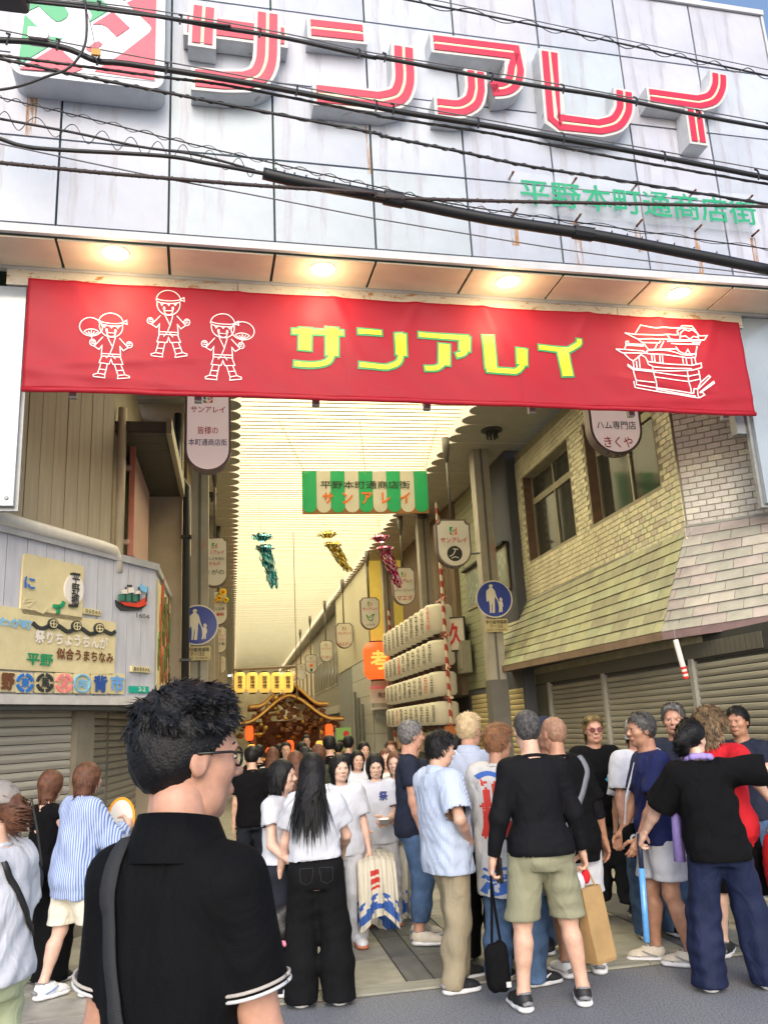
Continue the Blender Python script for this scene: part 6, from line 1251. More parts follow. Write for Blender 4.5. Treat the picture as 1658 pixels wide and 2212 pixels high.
def hair_mesh(s, style, rng, res=.0065, thick=.05, n=700, kw_w=.0055):
    lw = {'long': .9, 'mid': .35}.get(style, .0); v = Vol((-.62*s, -1.0*s, (-2.2 if style == 'long' else -1.0)*s), (.62*s, .62*s, .72*s), res*(1.25 if style == 'long' else 1)); t = thick
    v.ell(np.array((0, -.08, .14))*s, np.array((.335+t, .41+t, .365+t*1.25))*s, .05*s)
    cuts = []; crown = np.array((0, -.22, .45))*s
    if style in ('short', 'spiky', 'crop', 'side', 'curlytop', 'wavy'):
        a = .10 if style != 'crop' else .07
        cuts = [lambda X, Y, Z: (Y-.85*(Z-.06*s)-a*s)*.76+X*0, lambda X, Y, Z: (-.27*s+.25*(Y+.3*s)-Z)+X*0]
        v.ell(np.array((0, -.22, -.05))*s, np.array((.27+t*.6, .22+t*.6, .26))*s, .1*s)
        if style == 'wavy':
            v.ell(np.array((0, -.02, .33))*s, np.array((.355, .42, .27))*s, .08*s); X, Y, Z = v.grid(); v.D = v.D+(.028*s*(np.sin(X*95+2*np.sin(Y*60))*np.sin(Y*80+1)+.7*np.sin(Z*110+X*50))*np.clip((Z-.1*s)/(.15*s), 0, 1)).astype(f4)
        if style in ('spiky', 'side', 'curlytop'): v.ell(np.array((0, .02, .34))*s, np.array((.32, .38, .22))*s, .08*s)
    elif style == 'bob':
        v.cone(np.array((0, -.10, .0))*s, np.array((0, -.16, -.42))*s, .43*s, .34*s, .1*s, sq=(1, .95, 1)); cuts = [lambda X, Y, Z: (Y-.75*(Z-.03*s)-.12*s-np.abs(X)*.30)*.8, lambda X, Y, Z: (-.55*s-.12*Y-Z)+X*0]
    elif style == 'long':
        v.cone(np.array((0, -.18, .0))*s, np.array((0, -.50, -.75))*s, .40*s, .42*s, .1*s, sq=(1, 1.5, 1)); v.cone(np.array((0, -.50, -.75))*s, np.array((0, -.58, -1.75))*s, .42*s, .30*s, .1*s, sq=(1, 2.2, 1)); cuts = [lambda X, Y, Z: (Y-.9*(Z-.1*s)-.10*s)*.76+X*0, lambda X, Y, Z: Y-.12*s-np.maximum(Z-.15*s, 0)*2]
    elif style == 'mid':                              # curly shoulder length
        v.ell(np.array((0, -.14, -.05))*s, np.array((.52, .50, .55))*s, .1*s); v.ell(np.array((0, -.22, -.45))*s, np.array((.50, .42, .42))*s, .1*s); cuts = [lambda X, Y, Z: (Y-.9*(Z-.1*s)-.16*s)*.76+X*0, lambda X, Y, Z: Y-.22*s-np.maximum(Z-.1*s, 0)*2]
        X, Y, Z = v.grid(); v.D = v.D+f4(.035*s)*(np.sin(X*60+3*np.sin(Z*40))*np.sin(Y*55+2)*np.sin(Z*50)).astype(f4)
    elif style == 'tied':                             # gathered at the nape
        v.ell(np.array((0, -.50, .02))*s, np.array((.24, .22, .30))*s, .08*s); v.ell(np.array((0, -.52, -.22))*s, np.array((.20, .16, .26))*s, .08*s); cuts = [lambda X, Y, Z: (Y-.85*(Z-.06*s)-.08*s)*.76+X*0, lambda X, Y, Z: (-.46*s-Z)+X*0]
    elif style == 'nape':                             # longer at the back, for mullets
        v.cone(np.array((0, -.16, .0))*s, np.array((0, -.26, -.5))*s, .37*s, .30*s, .1*s, sq=(1, 1.2, 1)); v.ell(np.array((0, .06, .36))*s, np.array((.34, .38, .22))*s, .08*s); cuts = [lambda X, Y, Z: (Y-.85*(Z-.06*s)-.09*s)*.76+X*0, lambda X, Y, Z: Y-.05*s-np.maximum(Z-.05*s, 0)*2]
    if style != 'mid':
        X, Y, Z = v.grid(); v.D = v.D+f4(.010*s)*(np.sin(X*150+4*np.sin(Z*30)+Y*60)*np.sin(Y*130+3*np.sin(Z*25))).astype(f4)
    V, F = v.nets(cuts)
    if style == 'crop' or n == 0: return V, F
    if style in ('long', 'bob'):
        flow = lambda p: np.stack([p[:, 0]*.3, p[:, 1]*.2, -np.ones(len(p))*s], 1); T = tufts(V, F, n, (.30 if style == 'long' else .16), .011, flow, .0, rng, .03, 5, lmul=lambda p: np.clip((.30*s-p[:, 2])/(.5*s), .12, 1))
    elif style == 'mid':
        flow = lambda p: np.stack([p[:, 0]*1.2, p[:, 1]*.6, -np.ones(len(p))*s*.8], 1); T = tufts(V, F, n, .055, .010, flow, .45, rng, .55, 4, .3)
    elif style == 'tied':
        flow = lambda p: np.stack([-p[:, 0], -np.ones(len(p))*s, -np.ones(len(p))*s*.2], 1); T = tufts(V, F, n, .07, .008, flow, .05, rng, .12)
    else:
        up = {'spiky': .75, 'curlytop': .6, 'side': .13, 'wavy': .06}.get(style, .24); flow = lambda p: np.stack([p[:, 0]-crown[0], (p[:, 1]-crown[1])*1.0+.15*s, (p[:, 2]-crown[2])*1.0-.15*s], 1)
        T = tufts(V, F, n, {'curlytop': .03, 'wavy': .026}.get(style, .040), kw_w, flow, up, rng, .5 if style == 'curlytop' else (.30 if style == 'wavy' else .2), lmul=(lambda p: np.clip(.35+(p[:, 2]-.0*s)/(.4*s), .3, 1.1)) if style == 'wavy' else None)
    return merge([(V, F), T])
# ---------------------------------------------------------------- one person
PCOUNT = [0]; PEOPLE = {}
def person(label, pos, yaw, h=1.70, female=False, bw=1., belly=0., lean=(0, 0), hy=0, hp=0, hr=0, skin='light', hands=None, curl=(.5, .5), feet=None, top=None, bot=None, shoes=None, hair=('short', H_BLACK), face=True, eyes='open', socks=None, res=.0135, detail=1., pelvis=0., hs=1., hand_rot=None, group='people at the arcade entrance'):
    PCOUNT[0] += 1; seed = PCOUNT[0]; rng = np.random.default_rng(seed*17+3); sk = SK[skin]
    root = thing('person', label, 'person', (pos[0], pos[1], .02 if pos[1] > 5.95 else 0), group); root.rotation_euler = (0, 0, math.radians(-yaw)); PEOPLE[label] = root
    zb = -(0)
    hipz = .515*h-pelvis; ox = lambda z: lean[0]*np.maximum(z-hipz, 0); oy = lambda z: lean[1]*np.maximum(z-hipz, 0)
    dz = -pelvis
    shw = (.095 if not female else .085)*h*bw; shz = .803*h+dz
    B = 1.0*bw; g = (1., 1.0) if not female else (.90, 1.06)
    tab = [(.455, .070, .062, 0), (.485, .092*g[1], .068, -.004), (.52, .096*g[1], .068, -.004), (.56, .092*g[1], .064+belly*.3, .0+belly*.25), (.61, .082*g[0], .058+belly, belly*.6), (.66, .084*g[0], .060+belly*.8, belly*.5), (.72, .094*g[0], .066+belly*.2, .002), (.765, .098*g[0], .064, 0), (.795, .092*g[0], .056, -.004), (.822, .066*g[0], .044, -.006), (.84, .040, .036, -.008)]
    tab = [(z*h+dz, w*h*B, d*h*(.6+.4*B), y*h) for z, w, d, y in tab]
    feet = feet or [(-.075, 0, -8), (.075, 0, 8)]; hands = hands or [(-.135, .03, .41), (.135, .03, .41)]
    J = {}
    for sd, i in ((-1, 0), (1, 1)):
        fx, fy, fa = feet[i]; hip = np.array((sd*.052*h*B, 0, hipz)); an = np.array((fx*h, fy*h, .050*h+.012)); fr_ = rotm(fa)
        kn, an = ik(hip, an, .238*h, .226*h, (math.sin(math.radians(fa))*.6+sd*.05, 1, 0)); J['leg', i] = (hip, kn, an, fa)
        sh = np.array((sd*shw, 0, shz)); sh = sh+np.array((float(ox(shz)), float(oy(shz))-.006*h, 0)); hd = np.array(hands[i][:3])*h+np.array((0, 0, dz))
        pole = hands[i][3:6] if len(hands[i]) >= 6 else (sd*.45, -1, -.1); el, wr = ik(sh, hd, .172*h, .150*h, pole); J['arm', i] = (sh, el, wr)
    pts = np.array([p for k, v in J.items() for p in v[:3]]); lo, hi = pts.min(0)-.13, pts.max(0)+.13; lo[2] = 0; hi[2] = .90*h; lo[:2] = np.minimum(lo[:2], -.24); hi[:2] = np.maximum(hi[:2], .24)
    # skin
    v = Vol(lo, hi, res); v.stack(tab, ox, oy, .03)
    for i in (0, 1):
        hip, kn, an, fa = J['leg', i]; sh, el, wr = J['arm', i]; m = .92 if female else 1.
        v.cone(hip, kn, .050*h*m*B, .034*h*m, .04); v.cone(kn, an, .033*h*m, .0225*h*m, .03); cf = kn+(an-kn)*.30-np.array((math.sin(math.radians(fa)), math.cos(math.radians(fa)), 0))*.012*h; v.cone(cf, kn+(an-kn)*.52-np.array((0, .006*h, 0)), .031*h*m, .024*h*m, .04); v.cone(an, an-np.array((0, 0, .03*h)), .023*h, .022*h, .02)
        v.cone(sh*np.array((.62, 1, 1))+[0, 0, .010*h], sh, .030*h, .029*h*m, .04); v.cone(sh, el, .029*h*m*(.7+.3*B), .023*h*m, .03); v.cone(el, el+(wr-el)*.35, .0245*h*m, .0235*h*m, .02); v.cone(el+(wr-el)*.35, wr, .0235*h*m, .0155*h*m, .02)
    nb = np.array((float(ox(.84*h+dz)), float(oy(.84*h+dz))-.008*h, .83*h+dz)); hh = .136*h*(1.02 if female else 1.0)*(.97 if h > 1.75 else 1.03)*hs
    hc = nb+np.array((0, .030*h, .108*h)); hc[1] += lean[1]*.05
    v.cone(nb-[0, 0, .03*h], nb+(hc-nb)*.55-[0, .012*h, 0], .036*h*(.85 if female else 1), .031*h*(.85 if female else 1), .04)
    parts = [v.nets()]
    HR = rotm(hy, hp, hr); hv, hf = head_mesh(hh, female, .92 if female else 1., .0062 if detail >= 1 else .009); parts.append((hv@HR.T+hc, hf))
    T = Matrix.Translation(Vector(tuple(hc))) @ Matrix(HR.tolist()).to_4x4()
    HM = {}
    for i, sd in ((0, -1), (1, 1)):
        sh, el, wr = J['arm', i]; d = (wr-el)/np.linalg.norm(wr-el); z = -d; y = np.array((0, 1., 0)) if abs(d[1]) < .8 else np.array((0, 0, 1.))
        if hand_rot and hand_rot[i] is not None: y = np.array(hand_rot[i], float)
        y = y-z*(y@z); y /= np.linalg.norm(y); x = np.cross(y, z); R = np.stack([x, y, z], 1); hvv, hff = hand_mesh(curl[i], sd, .5, L=.108*h); parts.append((hvv@R.T+wr, hff)); HM[i] = (R, wr)
    V, F = merge(parts); body = child('body', np_mesh('body', V, F, sk), root)
    PCB = dict(root=root, J=J, hc=hc, HR=HR, T=T, hh=hh, HM=HM, h=h, tab=tab, ox=ox, oy=oy, dz=dz, body=body, rng=rng)
    if face: face_parts(root, T, hh, None, eyes)
    # top
    if top:
        mat = top['m']; ea = top.get('ease', .018); hem = top.get('hem', .47)*h+dz; sl = top.get('sleeve', .55); box = top.get('boxy', .85); wr_ = top.get('wr', .009); nkz = top.get('neck', .845)*h+dz
        cw = .098*h*B*g[0]+ea; cdp = .066*h+ea+belly*h*.2; tb = []
        pe = (bot.get('ease', .016)*.8+.020) if bot else 0.
        for z, w, d, y in tab:
            if z < hem-.05*h: continue
            if z < .585*h+dz: w, d = w+max(0, pe-ea), d+max(0, pe-ea)
            zz = z/h; 
            if z < .765*h+dz: w2 = max(w+ea, box*cw+(1-box)*(w+ea)); d2 = max(d+ea, box*cdp+(1-box)*(d+ea))
            else: w2, d2 = w+ea*.8, d+ea*.8
            tb.append((z, w2, d2, y))
        fl = top.get('flare', 0.); zl = hem-.04
        if sl >= 1.3:
            tb = [(hem, float(np.interp(hem, [q[0] for q in tb], [q[1] for q in tb]))+fl, float(np.interp(hem, [q[0] for q in tb], [q[2] for q in tb]))+fl, tb[0][3])]+[q for q in tb if q[0] > hem+.004]
        elif tb[0][0] > zl: tb.insert(0, (zl, tb[0][1]+fl, tb[0][2]+fl, tb[0][3]))
        slo = lo.copy(); slo[2] = hem-.06
        for i in (0, 1): slo[2] = min(slo[2], J['arm', i][2][2]-.05 if sl > 1.1 else J['arm', i][1][2]-.06)
        shi = hi.copy(); shi[2] = .89*h
        v = Vol(slo, shi, res*top.get('res', 1.0)); v.stack(tb, ox, oy, .03); cuts = []; caps = []
        for i, sd in ((0, -1), (1, 1)):
            sh, el, wr = J['arm', i]; r0, r1, r2 = .032*h+ea, .0265*h+ea*top.get('sw', 1.1), .0175*h+ea*.8*top.get('sw', 1.)
            v.cone(sh*np.array((.58, 1, 1))+[0, 0, .011*h], sh, .031*h+ea*.45, .030*h+ea*.5, .05)
            cp = sh+(el-sh)*sl if sl <= 1 else el+(wr-el)*(sl-1); nd = (el-sh) if sl <= 1 else (wr-el); nd = nd/np.linalg.norm(nd)
            if sl <= 1: re_ = r0+(r1-r0)*min(1, sl)+top.get('cuff', .008); v.cone(sh, sh+(el-sh)*min(1.1, sl+.15), r0, re_, .03, plane=(cp, nd))
            else: v.cone(sh, el, r0, r1, .035); v.cone(el, sh+(el-sh)*.9, r1, r1, .02); re_ = r1+(r2-r1)*(sl-1); v.cone(el, el+(wr-el)*min(1.1, sl-1+.08), r1, re_, .03, plane=(cp, nd))
            caps.append((cp, nd, re_*.97))
        X, Y, Z = v.grid(); arm_mid = .70*h+dz
        v.D = v.D+(wr_*folds(X, Y, Z, seed, top.get('fx', 26), top.get('fz', 34))).astype(f4)+(wr_*.55*folds(X, Y, Z, seed+50, 60, 60, 3)).astype(f4)
        hs_ = top.get('hem_slope', 0.); hz = top.get('hem_wave', 0.)
        if sl < 1.3: cuts.append(lambda X, Y, Z: hem+hs_*X+hz*np.sin(X*14+1)-Z+Y*0)
        nw = top.get('open', .034)*h*(.88 if female else 1); zc = nkz-.024*h
        cuts.append(lambda X, Y, Z: np.minimum(Z-(zc-.30*np.clip(Y-nb[1], -.03, .06)), nw-np.sqrt((X-nb[0])**2+(Y-nb[1]-.004*h)**2)))
        V, F = v.nets(cuts, caps)
        if sl >= 1.3:
            A_, B_, C_ = V[F[:, 0]], V[F[:, 1]], V[F[:, 2]]; n_ = np.cross(B_-A_, C_-A_); F = F[~((np.abs(V[F].mean(1)[:, 2]-hem) < v.h*.9) & (np.abs(n_[:, 2]) > .75*np.linalg.norm(n_, axis=1)) & (np.abs(V[F].mean(1)[:, 0]) < shw))]
        so = child(top.get('name', 'shirt'), np_mesh('shirt', V, F, mat), root); PCB['shirt'] = so; PCB['shirt_vf'] = (V, F)
        # neckband or collar
        mb = MB(); rn = top.get('nr', .041)*h*(.88 if female else 1); ring_ = []
        for k in range(25):
            a = 2*math.pi*k/24; ring_.append(nb+np.array((rn*1.08*math.cos(a), rn*.95*math.sin(a)+.004*h, .012*h-.010*h*math.sin(a)+(-.004*h if not top.get('collar') else .0))))
        if top.get('collar'):
            Vc = []; 
            for (dr, dzz) in ((1.0, .024*h*top.get('ch', 1.)), (1.08, .026*h*top.get('ch', 1.)), (1.36, -.002*h), (1.46, -.022*h)): Vc += [nb+np.array(((p-nb)[0]*dr, (p-nb)[1]*dr, (p-nb)[2]+dzz)) for p in ring_[:-1]]
            mb.add(Vc, [(i*24+k, i*24+(k+1) % 24, (i+1)*24+(k+1) % 24, (i+1)*24+k) for i in range(3) for k in range(24)]); child('collar', mb.mesh('collar', top.get('cm', mat), True), root)
        else: mb.tube(ring_, .0075*h/1.7*1.7, 6, cap=False); child('neckband', mb.mesh('neckband', top.get('cm', mat), True), root)
    # trousers or shorts
    if bot:
        mat = bot['m']; ea = bot.get('ease', .016); end = bot.get('end', .035)*h; fl = bot.get('flare', 0.); wz = bot.get('waist', .57)*h+dz; wz = max(min(wz, top.get('hem', .47)*h+dz+.025*h), .475*h+dz) if top else wz; wr_ = bot.get('wr', .012)*1.15
        plo = lo.copy(); phi = hi.copy(); plo[2] = max(0, end-.03); phi[2] = wz+.03; lg_ = np.array([p for i in (0, 1) for p in J['leg', i][:3]]); plo[:2] = lg_.min(0)[:2]-.17; phi[:2] = lg_.max(0)[:2]+.17; plo[:2] = np.minimum(plo[:2], -.23); phi[:2] = np.maximum(phi[:2], .23)
        v = Vol(plo, phi, res*bot.get('res', 1.)); v.stack([(z, w+ea*.7, d+ea*.7, y) for z, w, d, y in tab if z < wz+.06*h], ox, oy, .03)
        for i in (0, 1):
            hip, kn, an, fa = J['leg', i]; v.cone(hip, kn, .052*h*B+ea*.8, .040*h+ea+fl*.45, .03); dn = an-np.array((0, 0, .045*h)); v.cone(kn, kn+(dn-kn)*.45, .040*h+ea+fl*.45, .037*h+ea+fl*.7, .03); v.cone(kn+(dn-kn)*.45, dn, .037*h+ea+fl*.7, .029*h+ea+fl, .03)
        X, Y, Z = v.grid(); v.D = v.D+(wr_*folds(X, Y, Z, seed+7, bot.get('fx', 34), bot.get('fz', 16))).astype(f4)+(wr_*.6*folds(X, Y, Z, seed+77, 20, 75, 4)).astype(f4)
        cuts = [lambda X, Y, Z: Z-wz+X*0+Y*0]
        if bot.get('end', .035) > .06:
            cuts.append(lambda X, Y, Z: end-Z+X*0+Y*0)
        else: cuts.append(lambda X, Y, Z: .028-Z+X*0+Y*0)
        V, F = v.nets(cuts); po = child(bot.get('name', 'trousers'), np_mesh('trousers', V, F, mat), root); PCB['bot_vf'] = (V, F)
    # shoes
    if shoes:
        key = (shoes.get('L', .158)*h, shoes.get('chunky', 1.), shoes.get('hi', 0.)); key = tuple(round(q, 2) for q in key)
        if key not in _shoes: _shoes[key] = shoe_parts(*key)
        (uv_, uf), (sv, sf) = _shoes[key]
        for i in (0, 1):
            hip, kn, an, fa = J['leg', i]; R = Matrix.Rotation(math.radians(-fa), 4, 'Z'); back = Vector((-.06*math.sin(math.radians(fa)), -.06*math.cos(math.radians(fa)), 0)); Tm = Matrix.Translation(Vector((an[0], an[1], 0))+back) @ R
            so = child('shoe', np_mesh('shoe', uv_, uf, shoes['m']), root, Tm); child('sole', np_mesh('sole', sv, sf, shoes.get('sm', S_SOLE)), so)
            if shoes.get('lace', True):
                mb = MB(); L = key[0]
                for q in range(5): y_ = L*(.42+.06*q); z_ = .106-.009*q; mb.tube([(-.024, y_, z_-.012), (0, y_+.006, z_), (.024, y_, z_-.012)], .0032, 5)
                child('laces', mb.mesh('laces', shoes.get('lm', S_SOLE)), so)
            _shoe_extra(so, key[0], shoes.get('m2', SHOE_G))
            if shoes.get('stripe'):
                for sd in (-1, 1): mb = MB(); mb.tube([(sd*.047, .06, .04), (sd*.050, key[0]*.45, .055), (sd*.046, key[0]*.62, .075)], [.005, .008, .003], 6); child('side_stripe', mb.mesh('side_stripe', shoes['stripe']), so)
            if socks: mb = MB(); mb.tube([Vector(tuple(an))+Vector((0, 0, -.05)), Vector(tuple(an)), Vector(tuple(an+(kn-an)*socks[1]))], [.034, .029*h/1.7, .030*h/1.7+.002], 14); child('sock', mb.mesh('sock', socks[0], True), root)
    # hair
    if hair:
        st, hm = hair[0], hair[1]; kw = hair[2] if len(hair) > 2 else {}
        if st in ('bald',): pass
        else:
            n = kw.get('n', 1100 if detail >= 1 else 250); V, F = hair_mesh(hh, st, rng, .0068 if detail >= 1 else .010, kw.get('t', {'crop': .014, 'short': .05, 'spiky': .05}.get(st, .055)), n); child('hair', np_mesh('hair', V, F, hm), root, T)
    return PCB
def in_head(pc, name, mb, mats, smooth=True): return child(name, mb.mesh(name, mats, smooth), pc['root'], pc['T'])
def glasses(pc, fm, lens=None, z=.0, up=False):
    s = pc['hh']; mb = MB(); yy, zz = (.375, .0) if not up else (.12, .46); 
    for x in (-1, 1):
        P = [np.array((x*.135+.105*math.cos(a), yy-.02*abs(math.cos(a)), zz+z+.075*math.sin(a)))*s for a in (2*math.pi*k/16 for k in range(17))]; mb.tube(P, .012*s, 6); mb.tube([np.array((x*.24, yy-.02, zz+.03))*s, np.array((x*.345, yy-.16, zz+.04))*s, np.array((x*.36, -.08 if not up else -.18, zz+.03 if not up else .1))*s], .011*s, 6)
    mb.tube([np.array((-.035, yy+.015, zz+.02))*s, np.array((.035, yy+.015, zz+.02))*s], .01*s, 6); g_ = in_head(pc, 'glasses', mb, fm)
    for x in (-1, 1) if lens is not False else (): mb = MB(); mb.lathe(np.array((x*.135, yy-.012, zz+z))*s, [(.10*s, -.002), (.10*s, .002)], 14, (0, 1, 0)); child('lens', mb.mesh('lens', lens or M('lens_dark', (.06, .03, .03), .1, 0)), g_)
def decal(pc, P3, F, mat, name, direction, vf='shirt_vf', off=.005):
    """printed marks laid on a garment: points cast along a direction onto the cloth"""
    V, Fq = pc[vf]; bvh = BVHTree.FromPolygons([tuple(q) for q in V], [tuple(q) for q in Fq]); d = Vector(direction).normalized(); out = []
    for p in P3:
        hit = bvh.ray_cast(Vector(tuple(p))-d*.5, d)
        out.append(hit[0]-d*off if hit[0] is not None else None)
    ok = [f for f in F if all(out[i] is not None for i in f)]
    if not ok: return None
    me = bpy.data.meshes.new(name); me.from_pydata([tuple(o) if o is not None else (0, 0, 0) for o in out], [], ok); me.materials.append(mat); return child(name, me, pc['root'])
def decal_text(pc, s, c, ex, ez, w, h_, mat, name='print', bold=.05, vertical=False):
    key = (s, vertical)
    if key not in _tx:
        o = text(s, Frame((0, 0, 0), (1, 0, 0)), 0, 0, 0, 1, 1, mat, None, bold=bold, vertical=vertical); bpy.data.objects.remove(o)
    Q, F, _em = _tx[key]; ex, ez = np.array(ex, float), np.array(ez, float); n = np.cross(ex, ez)
    P3, FF = [], []
    for dx, dy in ((0, 0), (1, 0), (-1, 0), (0, 1), (0, -1)): o_ = len(P3); P3 += [np.array(c)+ex*(q[0]+dx*bold*.8/_em[0])*w+ez*(q[1]+dy*bold*.8/_em[1])*h_ for q in Q]; FF += [tuple(o_+i for i in f) for f in F]
    return decal(pc, P3, FF, mat, name, -n)
def decal_band(pc, pts, wid, c, ex, ez, mat, name='print'):
    fr = Frame(c, ex, ez); mb = MB(); mb.band(fr, pts, wid, 0, 0); n = len(pts); F = mb.f[:len(mb.f)]; F2 = [f for f in mb.f if len(f) == 4 and mb.v[f[0]] != mb.v[f[1]]]
    return decal(pc, mb.v[:4*n], [f for f in mb.f[0:2*(n-1):2]], mat, name, -fr.n)
def strap(pc, pts, wid, mat, name='strap', vf='shirt_vf', dirs=None, off=.007):
    """a flat strap laid on the body surface through given points (nearest surface)"""
    V, Fq = pc[vf]; bvh = BVHTree.FromPolygons([tuple(q) for q in V], [tuple(q) for q in Fq]); S = smooth_path(pts, 6); A, B = [], []; prev = None
    H = [bvh.find_nearest(Vector(tuple(p))) for p in S]
    for i, hnr in enumerate(H):
        p, n = hnr[0], hnr[1]; cen = Vector((0, 0, p.z)); 
        if n.dot(p-cen) < 0: n = -n
        q = H[min(i+1, len(H)-1)][0]-H[max(i-1, 0)][0]; sd = q.cross(n).normalized()*wid*.5; A.append(p+n*off-sd); B.append(p+n*off+sd)
    mb = MB(); n = len(A); mb.add(A+B, [(i, i+1, n+i+1, n+i) for i in range(n-1)]); o = child(name, mb.mesh(name, mat, True), pc['root']); md = o.modifiers.new('thickness', 'SOLIDIFY'); md.thickness = .004; md.offset = -1; return o
def gp(px, py): q = atZ(px, py, 0); return float(q[0]), float(q[1])
# ================================================================ the crowd
def hgt(px, py, pos): return float(atY(px, py, pos[1])[2])-(.02 if pos[1] > 5.95 else 0)
def wpt(pc, p):                                         # person space to world
    r = pc['root']; a = r.rotation_euler[2]; p = np.array(p, float); return np.array((r.location[0]+p[0]*math.cos(a)-p[1]*math.sin(a), r.location[1]+p[0]*math.sin(a)+p[1]*math.cos(a), r.location[2]+p[2]))
def palm(pc, i, d=.085, side=0.): R, w = pc['HM'][i]; return wpt(pc, w+R@np.array((side, 0, -d)))
G_ = 'people at the arcade entrance'; leather, phone_m = M('black_leather', (.015, .015, .016), .45, .3, 30, .3, 60), M('phone_glass', (.02, .02, .025), .15, 0)
gf_red, gf_blk = M('red_frame', (.16, .012, .02), .25, 0), M('black_frame', (.012, .012, .012), .3, 0)
# -- man in the foreground, back turned
p = (float(atY(388, 1900, 1.86)[0]), 1.86)
fg = person('man in black polo shirt close to the camera, back turned, crossbody strap', p, 27, hgt(420, 1522, p), bw=.75, hs=1.05, hy=40, hp=-2, skin='ruddy', hands=[(-.125, .06, .43), (.13, .05, .42)], curl=(.6, .6), top=dict(m=cloth('black_polo', (.004, .004, .005), .8, .1, 5, .25, 420), sleeve=.66, ease=.016, cuff=.0, ch=1.15, collar=True, hem=.44, wr=.007, res=.85), bot=dict(m=C_DNAVY), shoes=dict(m=S_BLACK), hair=('wavy', H_BLACK, dict(n=7500, t=.035)), res=.0115)
glasses(fg, gf_blk, False)
h = fg['h']; strap(fg, [(-.05*h, -.02*h, .84*h), (-.055*h, -.06*h, .79*h), (-.04*h, -.09*h, .70*h), (-.01*h, -.10*h, .60*h), (.03*h, -.10*h, .50*h), (.06*h, -.08*h, .45*h)], .034, M('grey_webbing', (.018, .019, .022), .8, .1, 30, .3, 300))
for i in (0, 1):
    sh, el, wr = fg['J']['arm', i]; d = (el-sh)/np.linalg.norm(el-sh)
    for q, (t_, c_) in enumerate(((.61, (.55, .55, .55)), (.575, (.42, .38, .34)))):
        c = sh+(el-sh)*(t_+.035); mb = MB(); u = np.cross(d, (0, 1, 0)); u /= np.linalg.norm(u); w = np.cross(d, u); R_ = .0285*h+.016*1.1+.004
        mb.tube([c+R_*(u*math.cos(a)+w*math.sin(a))*1.0 for a in (2*math.pi*k/28 for k in range(29))], .0035, 6); child('sleeve_stripe', mb.mesh('sleeve_stripe', M('stripe_%d' % q, c_, .7, 0), True), fg['root'])
# -- woman at the left edge
p = (float(atY(-14, 1900, 4.0)[0]), 4.0)
wl = person('woman in white tee and grey cap at the left edge, pale green trousers', p, -62, hgt(0, 1702, p), female=True, hy=-8, skin='fair', hands=[(-.15, .06, .42), (.16, .05, .42)], top=dict(m=C_WHITE, sleeve=.75, ease=.032, hem=.50, wr=.011), bot=dict(m=C_PALEG, flare=.035, ease=.03), shoes=dict(m=S_WHITE), hair=('tied', H_BROWN, dict(t=.02, n=600)))
def cap(pc, mat, fwd=1):
    s = pc['hh']; v = Vol((-.5*s, -.6*s, 0), (.5*s, .9*s, .66*s), .009); v.ell(np.array((0, -.07, .15))*s, np.array((.43, .51, .46))*s, .05*s); v.cone(np.array((-.16, .36*fwd, .17))*s, np.array((.16, .36*fwd, .17))*s, .26*s, .26*s, .05*s, sq=(1, .85, 8)); V, F = v.nets((lambda X, Y, Z: .14*s-Z+X*0+Y*0,)); child('cap', np_mesh('cap', V, F, mat), pc['root'], pc['T'])
cap(wl, cloth('grey_cap', (.30, .27, .25), .8, .15))
h = wl['h']; strap(wl, [(-.06*h, .07*h, .76*h), (-.05*h, .02*h, .83*h), (-.03*h, -.06*h, .77*h), (.02*h, -.08*h, .68*h), (.07*h, -.05*h, .60*h)], .03, leather)
# -- striped shirt woman photographing, and the friend behind her
p = gp(150, 2160); ws_ = person('woman with brown bob in blue striped shirt holding up a phone on the left', p, 52, hgt(180, 1655, p), female=True, lean=(0, .10), skin='fair', hands=[(-.07, .235, .70), (.05, .24, .70)], curl=(1., 1.), hand_rot=[(0, -.3, 1), (0, -.3, 1)], top=dict(m=C_STR, sleeve=1.75, ease=.040, collar=True, hem=.42, wr=.013, boxy=1.05), bot=dict(m=C_CREAM, end=.30, ease=.035, name='shorts'), shoes=dict(m=S_WHITE, chunky=1.3, stripe=M('shoe_accent_blue', (.2, .3, .5), .5, 0)), socks=(C_NAVY, .22), hair=('bob', H_BROWN), feet=[(-.06, -.10, 0), (.07, .05, 15)])
def slab_item(name, label, cat, c, ex, ez, w, hh_, d, mats, screen=None, r=.008):
    fr = Frame(c, ex, ez); t = thing(name, label, cat, c); mb = MB(); mb.prism(fr, rrect(-w/2, w/2, -hh_/2, hh_/2, r, 3), -d/2, d/2); part(mb, 'case', mats, t)
    if screen is not None: mb = MB(); mb.fbox(fr, -w/2+.004, w/2-.004, -hh_/2+.006, hh_/2-.006, d/2, d/2+.001); part(mb, 'screen', screen, t)
    return t
c = (palm(ws_, 0)+palm(ws_, 1))/2+np.array((0, 0, .05)); slab_item('phone', 'slim dark phone held up by the woman in the striped shirt', 'phone', c, (.7, -.7, 0), EZ, .075, .15, .009, phone_m, M('screen_blue', (.1, .15, .3), .2, 0))
p2 = (p[0]-.28, p[1]+.42); wf = person('woman in dark sleeveless top half hidden behind the striped shirt woman', p2, 40, hgt(150, 1668, p2), female=True, skin='fair', hands=[(-.06, .2, .66), (.10, .2, .62)], top=dict(m=C_BLACK, sleeve=.1, ease=.008, hem=.5), bot=dict(m=C_BLACK, flare=.05, ease=.03), shoes=dict(m=S_BLACK), hair=('bob', H_BROWN), detail=.5)
bq = thing('quilted_bag', 'black quilted shoulder bag hanging behind the woman in striped shirt', 'bag', wpt(ws_, (-.26, -.22, .66))); 
